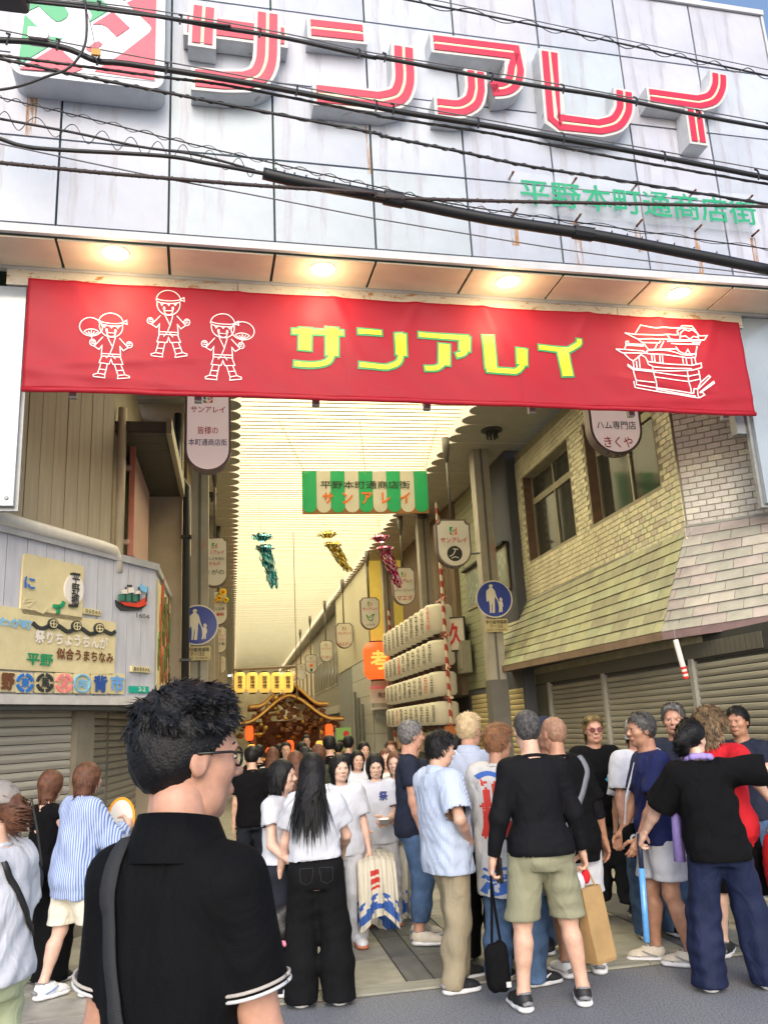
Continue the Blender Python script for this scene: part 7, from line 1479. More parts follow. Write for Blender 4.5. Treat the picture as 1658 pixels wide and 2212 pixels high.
v = Vol((-.16, -.09, -.02), (.16, .09, .26), .011); v.cone((-.08, 0, .09), (.08, 0, .09), .07, .07, .03, sq=(.9, 1.2, .62)); V, F = v.nets(); b_o = child('body', np_mesh('bag', V, F, leather), bq); b_o.rotation_euler = (0, 0, math.radians(-40))
mb = MB(); mb.tube([(-.1, 0, .17), (-.06, .03, .4), (0, .06, .62), (.06, .0, .4), (.1, 0, .17)], .008, 6); child('strap', mb.mesh('strap', leather), bq)
fan_c = atY(262, 1765, p[1]+.25); fn = thing('round_fan', 'round paper fan with yellow rim beside the striped shirt woman', 'fan', fan_c); fr = Frame(fan_c, (.9, -.3, 0)); mb = MB(); mb.prism(fr, [(.10*math.cos(a), .13*math.sin(a)) for a in (2*math.pi*k/24 for k in range(24))], -.002, .002); part(mb, 'paper', M('fan_paper', (.7, .66, .6), .7, .1), fn); mb = MB(); mb.band(fr, [(.10*math.cos(a), .13*math.sin(a)) for a in (2*math.pi*k/24 for k in range(24))], .018, -.004, .004, closed=True); part(mb, 'rim', M('fan_rim', '#e89a1c', .5, 0), fn); mb = MB(); mb.fbox(fr, -.012, .012, -.24, -.12, -.004, .004); part(mb, 'handle', M('fan_rim', '#e89a1c', .5, 0), fn)
# -- young women by the left of centre
p = gp(612, 2148); w4 = person('dark-haired woman in white top and dark jeans holding a black drawstring bag', p, 120, hgt(610, 1648, p), female=True, hy=-10, skin='fair', hands=[(-.14, .06, .43), (.12, .14, .55)], top=dict(m=C_WHITE, sleeve=.5, hem=.55, ease=.02), bot=dict(m=C_DJEAN, flare=.03, ease=.025), shoes=dict(m=S_WHITE, chunky=1.2), hair=('bob', H_BLACK))
c = wpt(w4, (.17, .10, .50)); db = thing('drawstring_bag', 'black drawstring bag with chain and pink hem beside the long-haired woman', 'bag', c-[0, 0, .16])
v = Vol((-.15, -.1, -.03), (.15, .1, .30), .011); v.cone((-.05, 0, .07), (.05, 0, .07), .075, .075, .03); v.cone((-.03, 0, .15), (.03, 0, .19), .065, .045, .04); v.D = v.D+(.006*folds(*v.grid(), 5, 70, 20)).astype(f4); V, F = v.nets(); child('pouch', np_mesh('pouch', V, F, leather), db); mb = MB(); mb.tube([(-.10, -.07, .015), (0, -.085, .005), (.10, -.07, .015)], [.012, .02, .012], 8); child('pink_hem', mb.mesh('hem', M('pink_cloth', '#d07a90', .7, .1), True), db)
mb = MB()
for k in range(36): t_ = k/35; q = np.array((.10-.06*t_, -.05-.02*math.sin(t_*3), .16+.42*t_)); mb.ball(q, (.006, .004, .009), 5, 4)
tag(child('chain', mb.mesh('chain', M('brass', (.5, .42, .28), .3, 0, metal=.9)), db), kind='stuff')
p = gp(690, 2172); w5 = person('woman with long black hair seen from behind, white cropped top, wide black jeans', p, 4, hgt(685, 1634, p), female=True, hy=14, skin='fair', hands=[(-.16, .10, .50), (.13, .19, .58)], top=dict(m=C_WHITE, sleeve=.62, hem=.575, ease=.030, wr=.011, hem_slope=.05), bot=dict(m=C_BJEAN, flare=.040, ease=.026, waist=.61, wr=.010), shoes=dict(m=S_BLACK), hair=('long', H_BLACK, dict(n=1300)), feet=[(-.075, 0, -5), (.085, -.01, 8)])
h = w5['h']
for sx in (-1, 1):
    P = [(sx*.012*h, .545*h), (sx*.020*h, .495*h), (sx*.045*h, .482*h), (sx*.068*h, .495*h), (sx*.070*h, .545*h), (sx*.012*h, .548*h)]; decal_b = [(np.array((x, 0, z))) for x, z in P]
    fr = Frame((0, 0, 0), (1, 0, 0)); mb = MB(); S = [a+(b-a)*t for a, b in zip(decal_b[:-1], decal_b[1:]) for t in (0, .25, .5, .75)]+[decal_b[-1]]; mb.band(fr, [(q[0], q[2]) for q in S], .003, 0, 0); decal(w5, mb.v[:4*len(S)], [f for f in mb.f[0:2*(len(S)-1):2]], M('jean_stitch', (.020, .020, .021), .8, 0), 'pocket_stitch', (0, 1, 0), 'bot_vf', .004)
def happi_bundle(label, c, drop, wid, seed, red=True):
    """a folded festival coat over an arm: pleated hanging cloth with printed bands"""
    t = thing('folded_coat', label, 'coat', np.array(c)-[0, 0, drop]); nu, nv = 40, 22; V = []; mi = []
    for side in (1, -1):
        for j in range(nv+1):
            for i in range(nu+1):
                u = i/nu-.5; s = j/nv; x = u*wid*(1-.15*s+.25*s*math.sin(seed)); y = side*(.02+.035*math.sin(s*math.pi*.8))+.028*s*math.sin(u*22+seed+3*s)+.012*math.sin(u*43+seed); z = .03*math.cos(u*3)-drop*s*(1-.12*math.sin(u*5+seed))-(.0 if side > 0 else .02)
                V.append((x, y, z))
    F = []; n1 = (nu+1)*(nv+1)
    for o in (0, n1):
        for j in range(nv):
            for i in range(nu): a = o+j*(nu+1)+i; F.append((a, a+1, a+nu+2, a+nu+1)); s = (j+.5)/nv; u = (i+.5)/nu; mi.append(2 if (.74+.05*math.sin(u*14) < s < .90+.03*math.sin(u*9)) or (.58 < s < .63+.05*math.sin(u*20)) else (1 if red and .2 < s < .52 and .32 < u < .56 and (int(s*22) % 3) else 0))
    me = bpy.data.meshes.new('cloth'); me.from_pydata(V, [], F); [me.materials.append(q) for q in (C_CREAM, M('happi_red', (.55, .04, .03), .8, 0), M('happi_blue', (.04, .12, .42), .8, 0))]; me.polygons.foreach_set('material_index', mi); me.polygons.foreach_set('use_smooth', [True]*len(F)); o = child('cloth', me, t); o.location = (0, 0, drop); return t
p = gp(748, 2050); w6 = person('young woman in white tee with white trousers holding a folded coat with red print', p, 186, hgt(735, 1636, p), female=True, hy=-18, skin='fair', hands=[(-.16, .05, .42), (-.02+.15, .12, .45)], top=dict(m=C_WHITE, sleeve=.75, ease=.03, hem=.47, wr=.01), bot=dict(m=cloth('white_cotton', (.52, .52, .54), .8, .06), ease=.022), shoes=dict(m=S_WHITE, lace=False, sm=M('tabi_sole', (.5, .16, .08), .7, .1)), hair=('bob', H_BLACK))
c = palm(w6, 0); happi_bundle('folded cream festival coat with red print hanging from a hand, left of the pair', c+[.02, -.10, .02], .46, .30, 1.2, True)
p = gp(826, 2002); w7 = person('woman in white tee looking at phone with cream and blue coat over her arm', p, 188, hgt(805, 1634, p), female=True, hy=-4, hp=-12, skin='fair', hands=[(-.05, .19, .62), (.10, .17, .56)], curl=(1.1, .8), top=dict(m=C_WHITE, sleeve=.75, ease=.03, hem=.47, wr=.01), bot=dict(m=cloth('white_cotton', (.52, .52, .54), .8, .06), ease=.028), shoes=dict(m=S_WHITE, lace=False, sm=M('tabi_sole', (.5, .16, .08), .7, .1)), hair=('bob', H_BLACK), feet=[(-.07, 0, -14), (.075, 0, 14)])
h = w7['h']; decal_text(w7, '祭', (-.04*h, .1*h, .76*h), (-1, 0, 0), (0, 0, 1), .075, .075, M('tee_print_blue', (.03, .05, .2), .8, 0)); slab_item('phone', 'small silver phone held by the woman with the cream coat', 'phone', palm(w7, 0, .08)+[0, -.03, .02], (1, 0, 0), (0, -.5, .8), .085, .05, .02, M('box_silver', (.5, .49, .52), .35))
happi_bundle('cream festival coat with blue wave hem draped over a forearm, right of the pair', wpt(w7, (.06, .16, .60)), .62, .36, 2.6, False)
p = gp(872, 1985); w8 = person('woman in white tee half hidden behind the woman with the phone', p, 205, hgt(862, 1628, p), female=True, skin='fair', hands=[(-.06, .2, .62), (.06, .2, .6)], top=dict(m=C_WHITE, sleeve=.7, ease=.03), bot=dict(m=C_CREAM, ease=.025), shoes=dict(m=S_WHITE, lace=False), hair=('bob', H_BROWN), detail=.6)
happi_bundle('white festival coat with blue waves held by the half hidden woman', wpt(w8, (.02, .22, .60)), .55, .28, 4.0, False)
p = gp(905, 2040); m9 = person('grey-haired man in black tee and cuffed jeans behind the striped shirt man', p, 100, hgt(922, 1560, p), hy=-20, skin='ruddy', hands=[(-.10, .16, .60), (.15, .05, .45)], top=dict(m=C_DNAVY, sleeve=.6), bot=dict(m=C_JEAN, end=.10, ease=.02), shoes=dict(m=S_CREAM), hair=('short', H_GREY))
p = gp(985, 2134); m10 = person('man in pale striped shirt and beige cargo trousers with hand on hip', p, 72, hgt(938, 1588, p), lean=(0, -.06), hy=10, hp=-4, skin='light', hands=[(-.12, .10, .50), (.115, .035, .575, 1.0, -.75, .1)], curl=(.6, .5), hand_rot=[None, (-.2, .5, .9)], top=dict(m=C_STR2, sleeve=.85, ease=.046, collar=True, hem=.44, wr=.012, boxy=1.12, hem_wave=.0), bot=dict(m=C_BEIGE, ease=.020, flare=.002, wr=.017), shoes=dict(m=S_BLACK, chunky=1.35), hair=('spiky', H_BLACK, dict(n=1100)), feet=[(-.07, .07, 4), (.065, -.06, 10)])
p = gp(1003, 1925); m11 = person('man in brown tee with black backpack and dark shorts seen from behind', p, 15, hgt(985, 1592, p), hy=12, hp=-8, skin='light', hands=[(-.05, .16, .72), (.10, .17, .74)], curl=(1., 1.), top=dict(m=C_BROWN, sleeve=.75, ease=.03, hem=.48), bot=dict(m=cloth('charcoal', (.03, .03, .034), .85), end=.27, ease=.04, name='shorts'), shoes=dict(m=S_BLACK), socks=(C_BLACK, .25), hair=('short', H_BLACK))
c = wpt(m11, (0, -.155*m11['h']*.75, .58*m11['h'])); bp_ = thing('backpack', 'black backpack worn by the man in brown tee', 'bag', c); v = Vol((-.2, -.13, -.05), (.2, .13, .45), .012); v.cone((-.06, 0, .08), (-.06, 0, .30), .10, .09, .05); v.cone((.06, 0, .08), (.06, 0, .30), .10, .09, .05); V, F = v.nets(); o = child('pack', np_mesh('pack', V, F, C_BLACK), bp_); o.rotation_euler[2] = math.radians(-15); v = Vol((-.14, -.16, 0), (.14, 0, .22), .011); v.cone((-.05, -.085, .09), (.05, -.085, .09), .06, .06, .03); V, F = v.nets(); o = child('pocket', np_mesh('pocket', V, F, leather), bp_); o.rotation_euler[2] = math.radians(-15)
# -- group in front of the right column
p = gp(1046, 2084); m12 = person('man with bleached blond hair in pale blue shirt and black trousers', p, 38, hgt(1032, 1546, p), hy=6, skin='ruddy', bw=1.02, hands=[(-.15, .06, .43), (.15, .06, .43)], top=dict(m=C_SHIRT, sleeve=1.0, ease=.03, collar=True, hem=.44), bot=dict(m=C_BLACK, ease=.03, flare=.015), shoes=dict(m=S_WHITE, hi=.03), hair=('curlytop', H_BLOND, dict(n=1000, t=.03)))
p = gp(1112, 2128); m13 = person('man with ginger brown hair wearing a white festival coat with red lettering', p, 52, hgt(1075, 1572, p), skin='tan', hy=12, hands=[(-.14, .10, .50), (.14, .10, .48)], top=dict(m=cloth('happi_white', (.54, .54, .53), .8, .06), sleeve=1.45, ease=.045, sw=1.8, hem=.335, wr=.012, boxy=1.08, name='festival_coat'), bot=dict(m=C_JEAN, ease=.028, flare=.01), shoes=dict(m=S_BLACK, stripe=S_WHITE, sm=S_SOLE), hair=('spiky', H_GINGER, dict(n=1100)), feet=[(-.06, -.03, -6), (.08, .02, 26)])
h = m13['h']; hr_, hb_ = M('happi_red', (.55, .04, .03), .8, 0), M('happi_blue', (.04, .12, .42), .8, 0)
vd = np.array((-math.sin(math.radians(52))*-1, -math.cos(math.radians(52)), 0)); ca, sa_ = math.cos(math.radians(52)), math.sin(math.radians(52))
ex_ = np.array((ca, sa_, 0))                           # screen-right in this person's space when looking along +Y
for k, ch in enumerate('正服'): decal_text(m13, ch, np.array((0, 0, (.735-.115*k)*h))-ex_*.075, ex_, (0, 0, 1), .15, .17, hr_, 'coat_lettering', .09)
S = [(-.24+.024*k, .012*math.sin(k*1.0)) for k in range(21)]
for dz_, wd in ((.415*h, .03), (.375*h, .075), (.445*h, .018)): decal_band(m13, S, wd, np.array((0, 0, dz_)), ex_, (0, 0, 1), hb_, 'wave_print')
decal_band(m13, [(-.16+.02*k, .03*math.sin(k*.5)) for k in range(9)], .03, np.array((0, 0, .80*h)), ex_, (0, 0, 1), hb_, 'shoulder_print')
fl_, fr_ = gp(1140, 2192), gp(1272, 2180); p = ((fl_[0]+fr_[0])/2, (fl_[1]+fr_[1])/2+.06); h14 = hgt(1145, 1540, p); hw = (fr_[0]-fl_[0])/2/h14
m14 = person('tall man in black long-sleeved top and khaki shorts seen from behind', p, 2, h14, bw=1.0, skin='light', hy=3, hands=[(-.185, .04, .435), (.185, .05, .44)], curl=(1.15, 1.25), top=dict(m=C_BLACK2, sleeve=1.94, ease=.009, hem=.505, wr=.0055, fx=20, fz=60, boxy=.3, res=.9), bot=dict(m=C_KHAKI, end=.285, ease=.034, wr=.012, name='shorts', waist=.56), shoes=dict(m=S_BLACK, chunky=1.3), socks=(C_WHITE, .16), hair=('crop', H_SALT, dict(t=.022)), feet=[(-hw, .0, -6), (hw, .0, 14)], lean=(-.02, 0))
c = palm(m14, 0, .095); tt = thing('tote_bag', 'black drawstring tote bag hanging from the left hand of the man in khaki shorts', 'bag', c-[0, 0, .66]); v = Vol((-.16, -.09, -.02), (.16, .09, .38), .011); v.cone((-.045, 0, .07), (-.055, 0, .24), .075, .07, .04); v.cone((.045, 0, .07), (.04, 0, .26), .075, .07, .04); v.D = v.D+(.005*folds(*v.grid(), 9, 50, 14)).astype(f4); V, F = v.nets(); o = child('pouch', np_mesh('pouch', V*np.array((.62, .7, .86)), F, C_BLACK), tt)
mb = MB(); mb.tube([(-.03, -.01, .25), (-.012, -.005, .45), (0, 0, .66), (.012, .005, .45), (.035, .01, .25)], .009, 6); child('handle', mb.mesh('handle', C_BLACK), tt); mb = MB(); mb.fbox(Frame((.045, -.056, .05), (1, 0, 0)), -.015, .015, -.015, .015, 0, .004); child('tag', mb.mesh('tag', M('tag_grey', (.5, .5, .5), .6, 0)), tt)
slab_item('phone', 'black phone in the left hand of the man in khaki shorts', 'phone', palm(m14, 0, .07)+[.045, -.02, 0], (.2, -1, 0), EZ, .075, .15, .01, phone_m)
c = palm(m14, 1, .10); pb = thing('paper_bag', 'shiny brown paper bag held by the man in khaki shorts', 'bag', c-[0, 0, .56]); kraft = M('kraft_paper', (.42, .27, .12), .35, .15, 8, .15, 30); Vb = []
for (z, w, d, sh_) in ((0, .088, .05, .05), (.02, .092, .055, .05), (.20, .095, .042, .03), (.38, .094, .03, .012), (.44, .09, .026, .004)): Vb += [(sh_-w, -d, z), (sh_+w*.98, -d*1.05, z), (sh_+w, d, z), (sh_-w*.97, d, z)]
mb = MB(); mb.add(Vb, [(i*4+k, i*4+(k+1) % 4, (i+1)*4+(k+1) % 4, (i+1)*4+k) for i in range(4) for k in range(4)]+[(3, 2, 1, 0)]); o = child('bag', mb.mesh('bag', kraft), pb); o.rotation_euler[2] = math.radians(28); md = o.modifiers.new('thickness', 'SOLIDIFY'); md.thickness = .003
mb = MB(); mb.tube([(-.04, 0, .44), (-.01, 0, .54), (0, 0, .57), (.01, 0, .54), (.05, 0, .44)], .006, 6); child('handle', mb.mesh('handle', kraft), pb)
mb = MB(); mb.ball((-.06, -.01, .47), (.045, .03, .06), 8, 6); child('tissue', mb.mesh('tissue', C_WHITE, True), pb); mb = MB(); mb.ball((-.01, -.01, .50), (.03, .025, .045), 8, 6); child('red_wrapper', mb.mesh('wrapper', C_RED, True), pb)
fl_, fr_ = gp(1226, 2112), gp(1310, 2112); p = ((fl_[0]+fr_[0])/2, (fl_[1]+fr_[1])/2+.05); h15 = hgt(1205, 1553, p); hw = (fr_[0]-fl_[0])/2/h15
m15 = person('shaven-headed man in black tee and white shorts with arm support, seen from behind', p, -4, h15, bw=.98, skin='tan', hy=-14, lean=(-.08, 0), hands=[(-.14, .12, .50), (.185, .03, .43)], top=dict(m=C_BLACK, sleeve=.85, ease=.025, hem=.43, wr=.01), bot=dict(m=C_WHITE, end=.30, ease=.045, name='shorts'), shoes=dict(m=S_WHITE, chunky=1.7, sm=S_WHITE), socks=(C_WHITE, .1), hair=('crop', hairmat('stubble', (.30, .17, .11), (.22, .12, .08), 60), dict(t=.006)), feet=[(-hw, 0, -8), (hw, 0, 24)])
h = m15['h']; strap(m15, [(.055*h, -.03*h, .83*h), (.075*h, -.07*h, .78*h), (.05*h, -.09*h, .72*h), (.0, -.10*h, .64*h), (-.06*h, -.08*h, .56*h)], .04, M('grey_strap', (.16, .17, .20), .7, .1, 20, .2, 200))
sh, el, wr = m15['J']['arm', 1]; mb = MB(); mb.tube([sh+(el-sh)*.86, el, el+(wr-el)*.35], [.030*h, .031*h, .030*h], 14, cap=False); child('elbow_sleeve', mb.mesh('elbow_sleeve', C_BLACK2, True), m15['root'])
p = gp(1330, 1985); m16 = person('man in tinted glasses and black tee facing the camera by the shutter', p, 184, hgt(1268, 1552, p), hy=4, skin='ruddy', lean=(.06, 0), hands=[(-.09, .13, .53), (.16, .06, .45)], curl=(.9, .5), top=dict(m=C_BLACK, sleeve=.85, ease=.034, hem=.45, wr=.01), bot=dict(m=cloth('charcoal', (.03, .03, .034), .85), end=.075, ease=.05, flare=.02), shoes=dict(m=S_BLACK, hi=.03), socks=(C_BLACK, .1), hair=('nape', H_TIP), feet=[(-.08, .08, -20), (.08, -.05, 14)])
glasses(m16, gf_red, M('tinted_lens', (.12, .05, .05), .1, 0)); h = m16['h']; decal_text(m16, 'ONG', (-.045*h, .1*h, .70*h), (-1, 0, 0), (0, 0, 1), .13, .045, M('tee_print_pale', (.55, .65, .7), .8, 0)); decal_band(m16, [(-.07+.0175*k, .02*math.sin(k*2.)) for k in range(9)], .05, np.array((-.045*h, .1*h, .672*h)), (-1, 0, 0), (0, 0, 1), M('tee_print_cyan', (.08, .35, .5), .8, 0))
c = wpt(m16, (-.20, .06, .50*h)); wb = thing('waist_bag', 'black waist bag on the hip of the man in tinted glasses', 'bag', c); v = Vol((-.15, -.1, -.14), (.15, .1, .14), .012); v.cone((-.05, 0, 0), (.05, 0, 0), .085, .085, .03); V, F = v.nets(); child('pouch', np_mesh('pouch', V, F, C_BLACK), wb); mb = MB(); mb.tube([(-.1, 0, .05), (-.06, .03, .25), (.08, .06, .42)], .012, 6); child('strap', mb.mesh('strap', C_BLACK), wb)
bt = atY(1343, 1710, p[1]+.1); wbt = thing('water_bottle', 'clear plastic water bottle hanging beside the waist bag', 'bottle', bt); mb = MB(); mb.lathe(bt, [(.03, -.1), (.034, -.09), (.034, .06), (.014, .1), (.014, .12)], 14); part(mb, 'bottle', M('bottle_plastic', (.5, .62, .68), .15, .1, 20), wbt, True); mb = MB(); mb.lathe(bt, [(.016, .12), (.016, .14)], 10); part(mb, 'lid', C_WHITE, wbt)
fl_, fr_ = gp(1432, 2080), gp(1495, 2086); p = ((fl_[0]+fr_[0])/2, (fl_[1]+fr_[1])/2); m17 = person('man in navy tee and white shorts in profile, sunglasses on his head', p, -84, hgt(1388, 1545, p), skin='tan', hy=-6, bw=1.03, lean=(0, .05), hands=[(-.13, .16, .47), (.13, .16, .43)], curl=(.7, .9), top=dict(m=C_NAVY, sleeve=.8, ease=.028, hem=.47, wr=.009), bot=dict(m=C_WHITE, end=.33, ease=.05, name='shorts', wr=.013), shoes=dict(m=S_CREAM, chunky=1.6, stripe=M('shoe_grey', (.25, .25, .26), .5, 0)), hair=('short', H_SALT), feet=[(-.06, -.04, 30), (.06, .06, 18)])
glasses(m17, gf_blk, M('lens_black', (.01, .01, .01), .1, 0), 0, True); h = m17['h']
ca, sa_ = math.cos(math.radians(-84)), math.sin(math.radians(-84)); exn = np.array((ca, sa_, 0)); prt_r, prt_w = M('print_red', (.55, .02, .02), .8, 0), M('print_pale', (.7, .7, .74), .8, 0)
def crest_print(pc, c, ex_, s):
    for (dx, dz_, r) in ((-.5, -.1, .42), (.5, .45, .42)): decal_band(pc, [(s*(dx+r*math.cos(2*math.pi*k/14)), s*(dz_+r*math.sin(2*math.pi*k/14))) for k in range(15)], s*.22, c, ex_, (0, 0, 1), prt_w, 'crest_ring')
    decal_text(pc, '龍', np.array(c), ex_, (0, 0, 1), s*1.1, s*1.5, prt_r, 'crest_character', .1)
crest_print(m17, np.array((.12*h, .0, .735*h)), exn, .05); decal_text(m17, 'DAI', np.array((.06*h, -.05*h, .815*h)), exn, (0, 0, 1), .09, .03, prt_w)
c = wpt(m17, (.20, .10, .47*h)); cb = thing('crossbody_bag', 'black crossbody bag with red and white crest worn by the man in navy tee', 'bag', c-[0, 0, .12]); v = Vol((-.16, -.07, -.02), (.16, .07, .28), .011); v.cone((-.06, 0, .075), (.06, 0, .075), .075, .075, .03, sq=(1, 1.7, 1)); v.cone((-.06, 0, .17), (.06, 0, .17), .07, .07, .04, sq=(1, 1.7, 1)); V, F = v.nets(); child('pouch', np_mesh('pouch', V, F, C_BLACK), cb)
frb = Frame((0, -.05, .14), (1, 0, 0)); 
for (dx, dz_) in ((-.055, -.005), (.05, .035)): mb = MB(); mb.band(frb, [(dx+.028*math.cos(a), dz_+.028*math.sin(a)) for a in (2*math.pi*k/16 for k in range(16))], .013, -.004, .004, closed=True); child('crest_ring', mb.mesh('ring', prt_w), cb)
o = text('龍', frb, 0, .02, .002, .075, .10, prt_r, None, bold=.1); o.parent = cb; o.name = 'crest_character'
for k in range(3): mb = MB(); mb.prism(frb, [(-.06+.06*k+.02*math.cos(a), -.07-.008*k+.02*math.sin(a)) for a in (2*math.pi*q/12 for q in range(12))], -.003, .004); child('red_mark', mb.mesh('mark', prt_r), cb)
mb = MB(); sl_ = np.array(c)-[0, 0, .12]; nk_ = wpt(m17, (.03, .075*h, .80*h))-sl_; md_ = wpt(m17, (.10, .115*h, .66*h))-sl_; mb.tube([(-.10, 0, .22), tuple(md_), tuple(nk_)], .007, 6); child('strap', mb.mesh('strap', M('lanyard', (.62, .64, .7), .7, 0)), cb)
sh, el, wr = m17['J']['arm', 0]; wt = thing('wristwatch', 'white chunky wristwatch on the wrist of the man in navy tee', 'watch', wpt(m17, wr)); R, w_ = m17['HM'][0]; mb = MB(); d = (wr-el)/np.linalg.norm(wr-el); q = wpt(m17, wr-d*.02); q2 = wpt(m17, wr-d*.02+d*.022)
mb.tube([q, q2], .033, 14); part(mb, 'strap', S_WHITE, wt, True); mb = MB(); mb.ball(q+np.array((0, -.032, .005)), (.02, .008, .02), 10, 6); part(mb, 'dial', phone_m, wt, True)
p = (gp(1425, 2030)[0], gp(1425, 2030)[1]); m18 = person('grey-haired man with eyes nearly closed in white tee behind the navy tee man', p, 176, hgt(1440, 1550, p), skin='ruddy', hp=-6, eyes='closed', bw=1.05, hands=[(-.16, .05, .43), (.16, .08, .45)], top=dict(m=C_WHITE, sleeve=.8, ease=.034), bot=dict(m=C_JEAN, ease=.03), shoes=dict(m=S_BLACK), hair=('side', H_WHITE))
p = gp(1515, 2012); m19 = person('big grey-haired man in dark navy tee behind the woman in black', p, 214, hgt(1497, 1525, p), skin='ruddy', bw=1.12, belly=.02, hands=[(-.16, .08, .45), (.16, .05, .43)], top=dict(m=C_DNAVY, sleeve=.8, ease=.034), bot=dict(m=C_JEAN, ease=.03), shoes=dict(m=S_BLACK, sm=S_SOLE), hair=('spiky', H_GREY))
p = gp(1592, 2140); h20 = hgt(1522, 1562, p); w20 = person('woman in black oversized tee and wide indigo trousers with arm outstretched, back turned', p, 14, h20, female=True, bw=1.03, lean=(-.10, .02), hy=48, skin='fair', hands=[(-.255, .17, .545, -.6, -1, .1), (.36, .03, .845, .0, -1, -.4)], curl=(1.2, .5), top=dict(m=C_BLACK, sleeve=.98, ease=.038, hem=.47, wr=.013, boxy=1.02, cuff=.012, sw=1.2), bot=dict(m=C_INDIGO, flare=.042, ease=.018, wr=.014, fx=40, fz=10), shoes=dict(m=M('shoe_navy', (.03, .035, .05), .6, .1), chunky=1.2), hair=('tied', H_BLACK, dict(n=1100)), feet=[(-.10, 0, 6), (.125, .01, 16)])
glasses(w20, gf_blk, False); h = h20
tw_ = MB(); nb = np.array((float(w20['ox'](.84*h)), float(w20['oy'](.84*h)), .845*h)); tw_.tube([nb+np.array((.085*h/1.6*1.05*math.cos(a), .07*h/1.6*math.sin(a)-.0, .02-.022*math.sin(a)-.0)) for a in (math.pi*(-.75+2.4*k/26) for k in range(27))], [.018+.006*math.sin(k*1.3) for k in range(27)], 8); tw_.tube([nb+np.array((-.10, .05, 0)), nb+np.array((-.15, .11, -.25)), nb+np.array((-.16, .13, -.62))], [.02, .03, .04], 8); child('towel', tw_.mesh('towel', C_PURPLE, True), w20['root'])
c = palm(w20, 0, .085); lsd = np.array((-.04, .02, -1.)); lsd /= np.linalg.norm(lsd); ls = thing('light_stick', 'blue transparent light baton held by the woman in black', 'baton', c+lsd*.62); mb = MB(); mb.tube([c-lsd*.06, c+lsd*.16], .017, 10); part(mb, 'grip', M('baton_grip', (.02, .03, .06), .4, 0), ls, True); mb = MB(); mb.tube([c+lsd*.16, c+lsd*.61, c+lsd*.62], [.021, .021, .012], 12); part(mb, 'tube', M('baton_blue', (.12, .36, .75), .12, .1, 30, coat=.5), ls, True)
c_l = np.array(atY(1700, 1945, 5.5)); q = atY(1592, 1900, 5.75); p = (float(q[0])+.02, 5.85); h21 = hgt(1592, 1530, p); tv = c_l+[0, 0, .53+.09]-np.array((p[0], p[1], 0)); a21 = math.radians(50); tl_ = (float(tv[0]*math.cos(a21)-tv[1]*math.sin(a21))/h21, float(tv[0]*math.sin(a21)+tv[1]*math.cos(a21))/h21, float(tv[2])/h21)
w21 = person('woman with curly dark hair with light tips in red shirt on the right', p, 50, h21, female=True, bw=1.08, hy=20, skin='fair', hands=[(-.1, .18, .50), tl_], curl=(.8, 1.2), top=dict(m=C_RED, sleeve=.9, ease=.036, hem=.44), bot=dict(m=C_BLACK, end=.25, ease=.04, name='shorts'), shoes=dict(m=S_BLACK), socks=(C_WHITE, .5), hair=('mid', H_CURL, dict(n=2600)))
q = atY(1632, 1800, 6.6); p = (float(q[0]), 6.6); m22 = person('dark-haired man in navy tee at the far right edge', p, 235, hgt(1625, 1530, p), skin='tan', top=dict(m=C_DNAVY, sleeve=.8), bot=dict(m=C_JEAN), shoes=dict(m=S_BLACK), hair=('short', H_BLACK))
q = atY(1385, 1700, 6.75); p = (float(q[0]), 6.75); m23 = person('person in white tee and white cap hidden behind the navy tee man', p, 200, hgt(1402, 1578, p), skin='tan', hands=[(-.13, .12, .48), (.17, .06, .46)], top=dict(m=C_WHITE, sleeve=.85, ease=.034), bot=dict(m=C_JEAN, ease=.028), shoes=dict(m=S_BLACK), hair=('short', H_BLACK)); cap(m23, C_WHITE)
q = atY(1187, 1700, 6.5); p = (float(q[0]), 6.5); m24 = person('man in dark cap glimpsed between the tall man and the shaven-headed man', p, 190, hgt(1184, 1556, p), skin='tan', top=dict(m=C_DNAVY, sleeve=.6), bot=dict(m=C_JEAN), shoes=dict(m=S_BLACK), hair=('short', H_BLACK)); cap(m24, C_DNAVY)
# -- red lantern at the right edge
c = palm(w21, 1, .085)-[0, 0, .53]; rlt = thing('hand_lantern', 'red paper hand lantern with white crest at the right edge', 'lantern', c-[0, 0, .1]); lr = M('lantern_paper_red', '#c81e20', .6, .08, 5); c = np.array(c)
prof = [(.06, -.02), (.10, .0)]+[(.155-.035*abs(i/12-.5)*2*abs(i/12-.5)*2+.004*(i % 2), .02+.40*i/12) for i in range(13)]+[(.10, .44), (.075, .455)]
mb = MB(); mb.lathe(c-[0, 0, .05], prof, 22); part(mb, 'shade', lr, rlt, True); mb = MB(); mb.lathe(c+[0, 0, .405], [(.085, 0), (.085, .05), (.07, .055)], 18); part(mb, 'cap', leather, rlt); mb = MB(); mb.tube([c+[-.07, 0, .46], c+[-.03, 0, .53], c+[.03, 0, .53], c+[.07, 0, .46]], .006, 6); part(mb, 'bail', steel, rlt)
fl2 = Frame(c+np.array((-.02, -.165, .14)), (1, 0, 0)); 
for r_ in (.075, .045): mb = MB(); mb.band(fl2, [(r_*math.cos(a), r_*math.sin(a)) for a in (2*math.pi*k/22 for k in range(22))], .010, -.006, .006, closed=True); part(mb, 'crest', prt_w, rlt)
for k in range(5): a = 2*math.pi*k/5; mb = MB(); mb.band(fl2, [(.01*math.cos(a), .01*math.sin(a)), (.045*math.cos(a), .045*math.sin(a))], .016, -.006, .007); part(mb, 'crest_petal', prt_w, rlt)
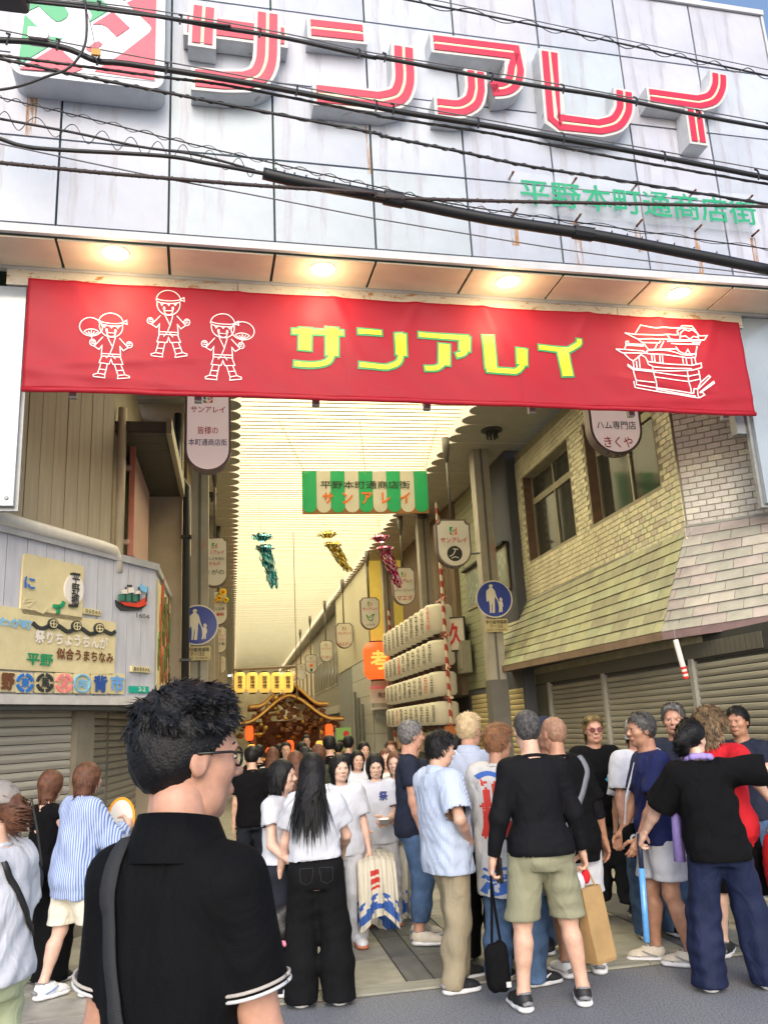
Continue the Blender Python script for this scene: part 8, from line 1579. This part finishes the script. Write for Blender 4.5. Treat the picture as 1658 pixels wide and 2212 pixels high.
# -- crowd farther inside the arcade
tops = [C_OLIVE, C_BLACK, C_DNAVY, C_WHITE, C_BROWN, C_BLACK, C_WHITE, C_DNAVY]; hs_ = [('bob', H_BROWN), ('short', H_BLACK), ('short', H_BLACK), ('bob', H_BLACK), ('spiky', H_BROWN), ('bob', H_BLACK), ('short', H_BLACK), ('short', H_BLACK)]
more_far = [('dark-haired woman in white top just beyond the long-haired woman', 640, 1628, 8.6, 10), ('man in dark tee beyond the woman with long black hair', 662, 1618, 9.4, -15), ('woman in white beyond the pair with festival coats', 775, 1625, 9.6, 175), ('woman in cream top facing the camera beside the grey-haired man', 838, 1622, 9.2, 185), ('man in black glimpsed between the grey-haired man and striped shirt man', 885, 1612, 9.8, 200), ('person in dark top left of the festival float', 560, 1612, 12.0, 0), ('woman in pale top in front of the festival float', 590, 1618, 11.0, 10), ('man in white tee before the festival float', 620, 1606, 13.0, 180), ('person in black before the float steps', 545, 1616, 9.5, -5), ('man in navy walking beside the float', 735, 1606, 14.5, 30), ('woman in black beneath the lit lantern row', 605, 1610, 15.0, 20), ('person in olive far back beside the float', 740, 1600, 17.5, 190)]
far_l = ['woman with long light brown hair in olive top walking away inside the arcade', 'man in black tee walking away beside the woman in olive', 'dark-haired man deep in the arcade below the green flag', 'woman in white deep in the arcade behind the paired young women', 'brown-haired person deep in the arcade under the tiled shop', 'dark-haired woman in black near the festival float', 'person in white top close to the festival float', 'man in navy beneath the lantern rack']
for k, (px, py, Y, yw) in enumerate(((691, 1612, 10.2, 0), (716, 1592, 11.0, -8), (757, 1592, 12.5, 20), (790, 1606, 11.5, 170), (850, 1604, 12.0, 190), (655, 1606, 13.5, 5), (665, 1590, 16.0, 180), (898, 1600, 10.4, 160))):
    q = atY(px, 1750, Y); p = (float(q[0]), Y); person(far_l[k], p, yw, hgt(px, py, p), female='bob' in hs_[k][0], top=dict(m=tops[k], sleeve=.7, ease=.025), bot=dict(m=[C_DJEAN, C_BLACK, C_JEAN][k % 3]), shoes=dict(m=S_BLACK, lace=False), hair=hs_[k], detail=.5, res=.018, face=yw > 90, group='people farther inside the arcade')

for k, (lab, px, py, Y, yw) in enumerate(more_far):
    q = atY(px, 1750, Y); p = (float(q[0]), Y); fm = 'woman' in lab
    person(lab, p, yw, hgt(px, py, p), female=fm, top=dict(m=C_WHITE if 'white' in lab or 'pale' in lab else (C_CREAM if 'cream' in lab else (C_OLIVE if 'olive' in lab else (C_DNAVY if 'navy' in lab else C_BLACK))), sleeve=.7, ease=.026), bot=dict(m=[C_DJEAN, C_BLACK, C_BEIGE, C_JEAN][k % 4]), shoes=dict(m=S_BLACK, lace=False), hair=(('bob', H_BLACK) if fm and k % 3 else (('long', H_BROWN) if fm else ('short', H_BLACK))), detail=.5, res=.018, face=yw > 90, group='people farther inside the arcade')
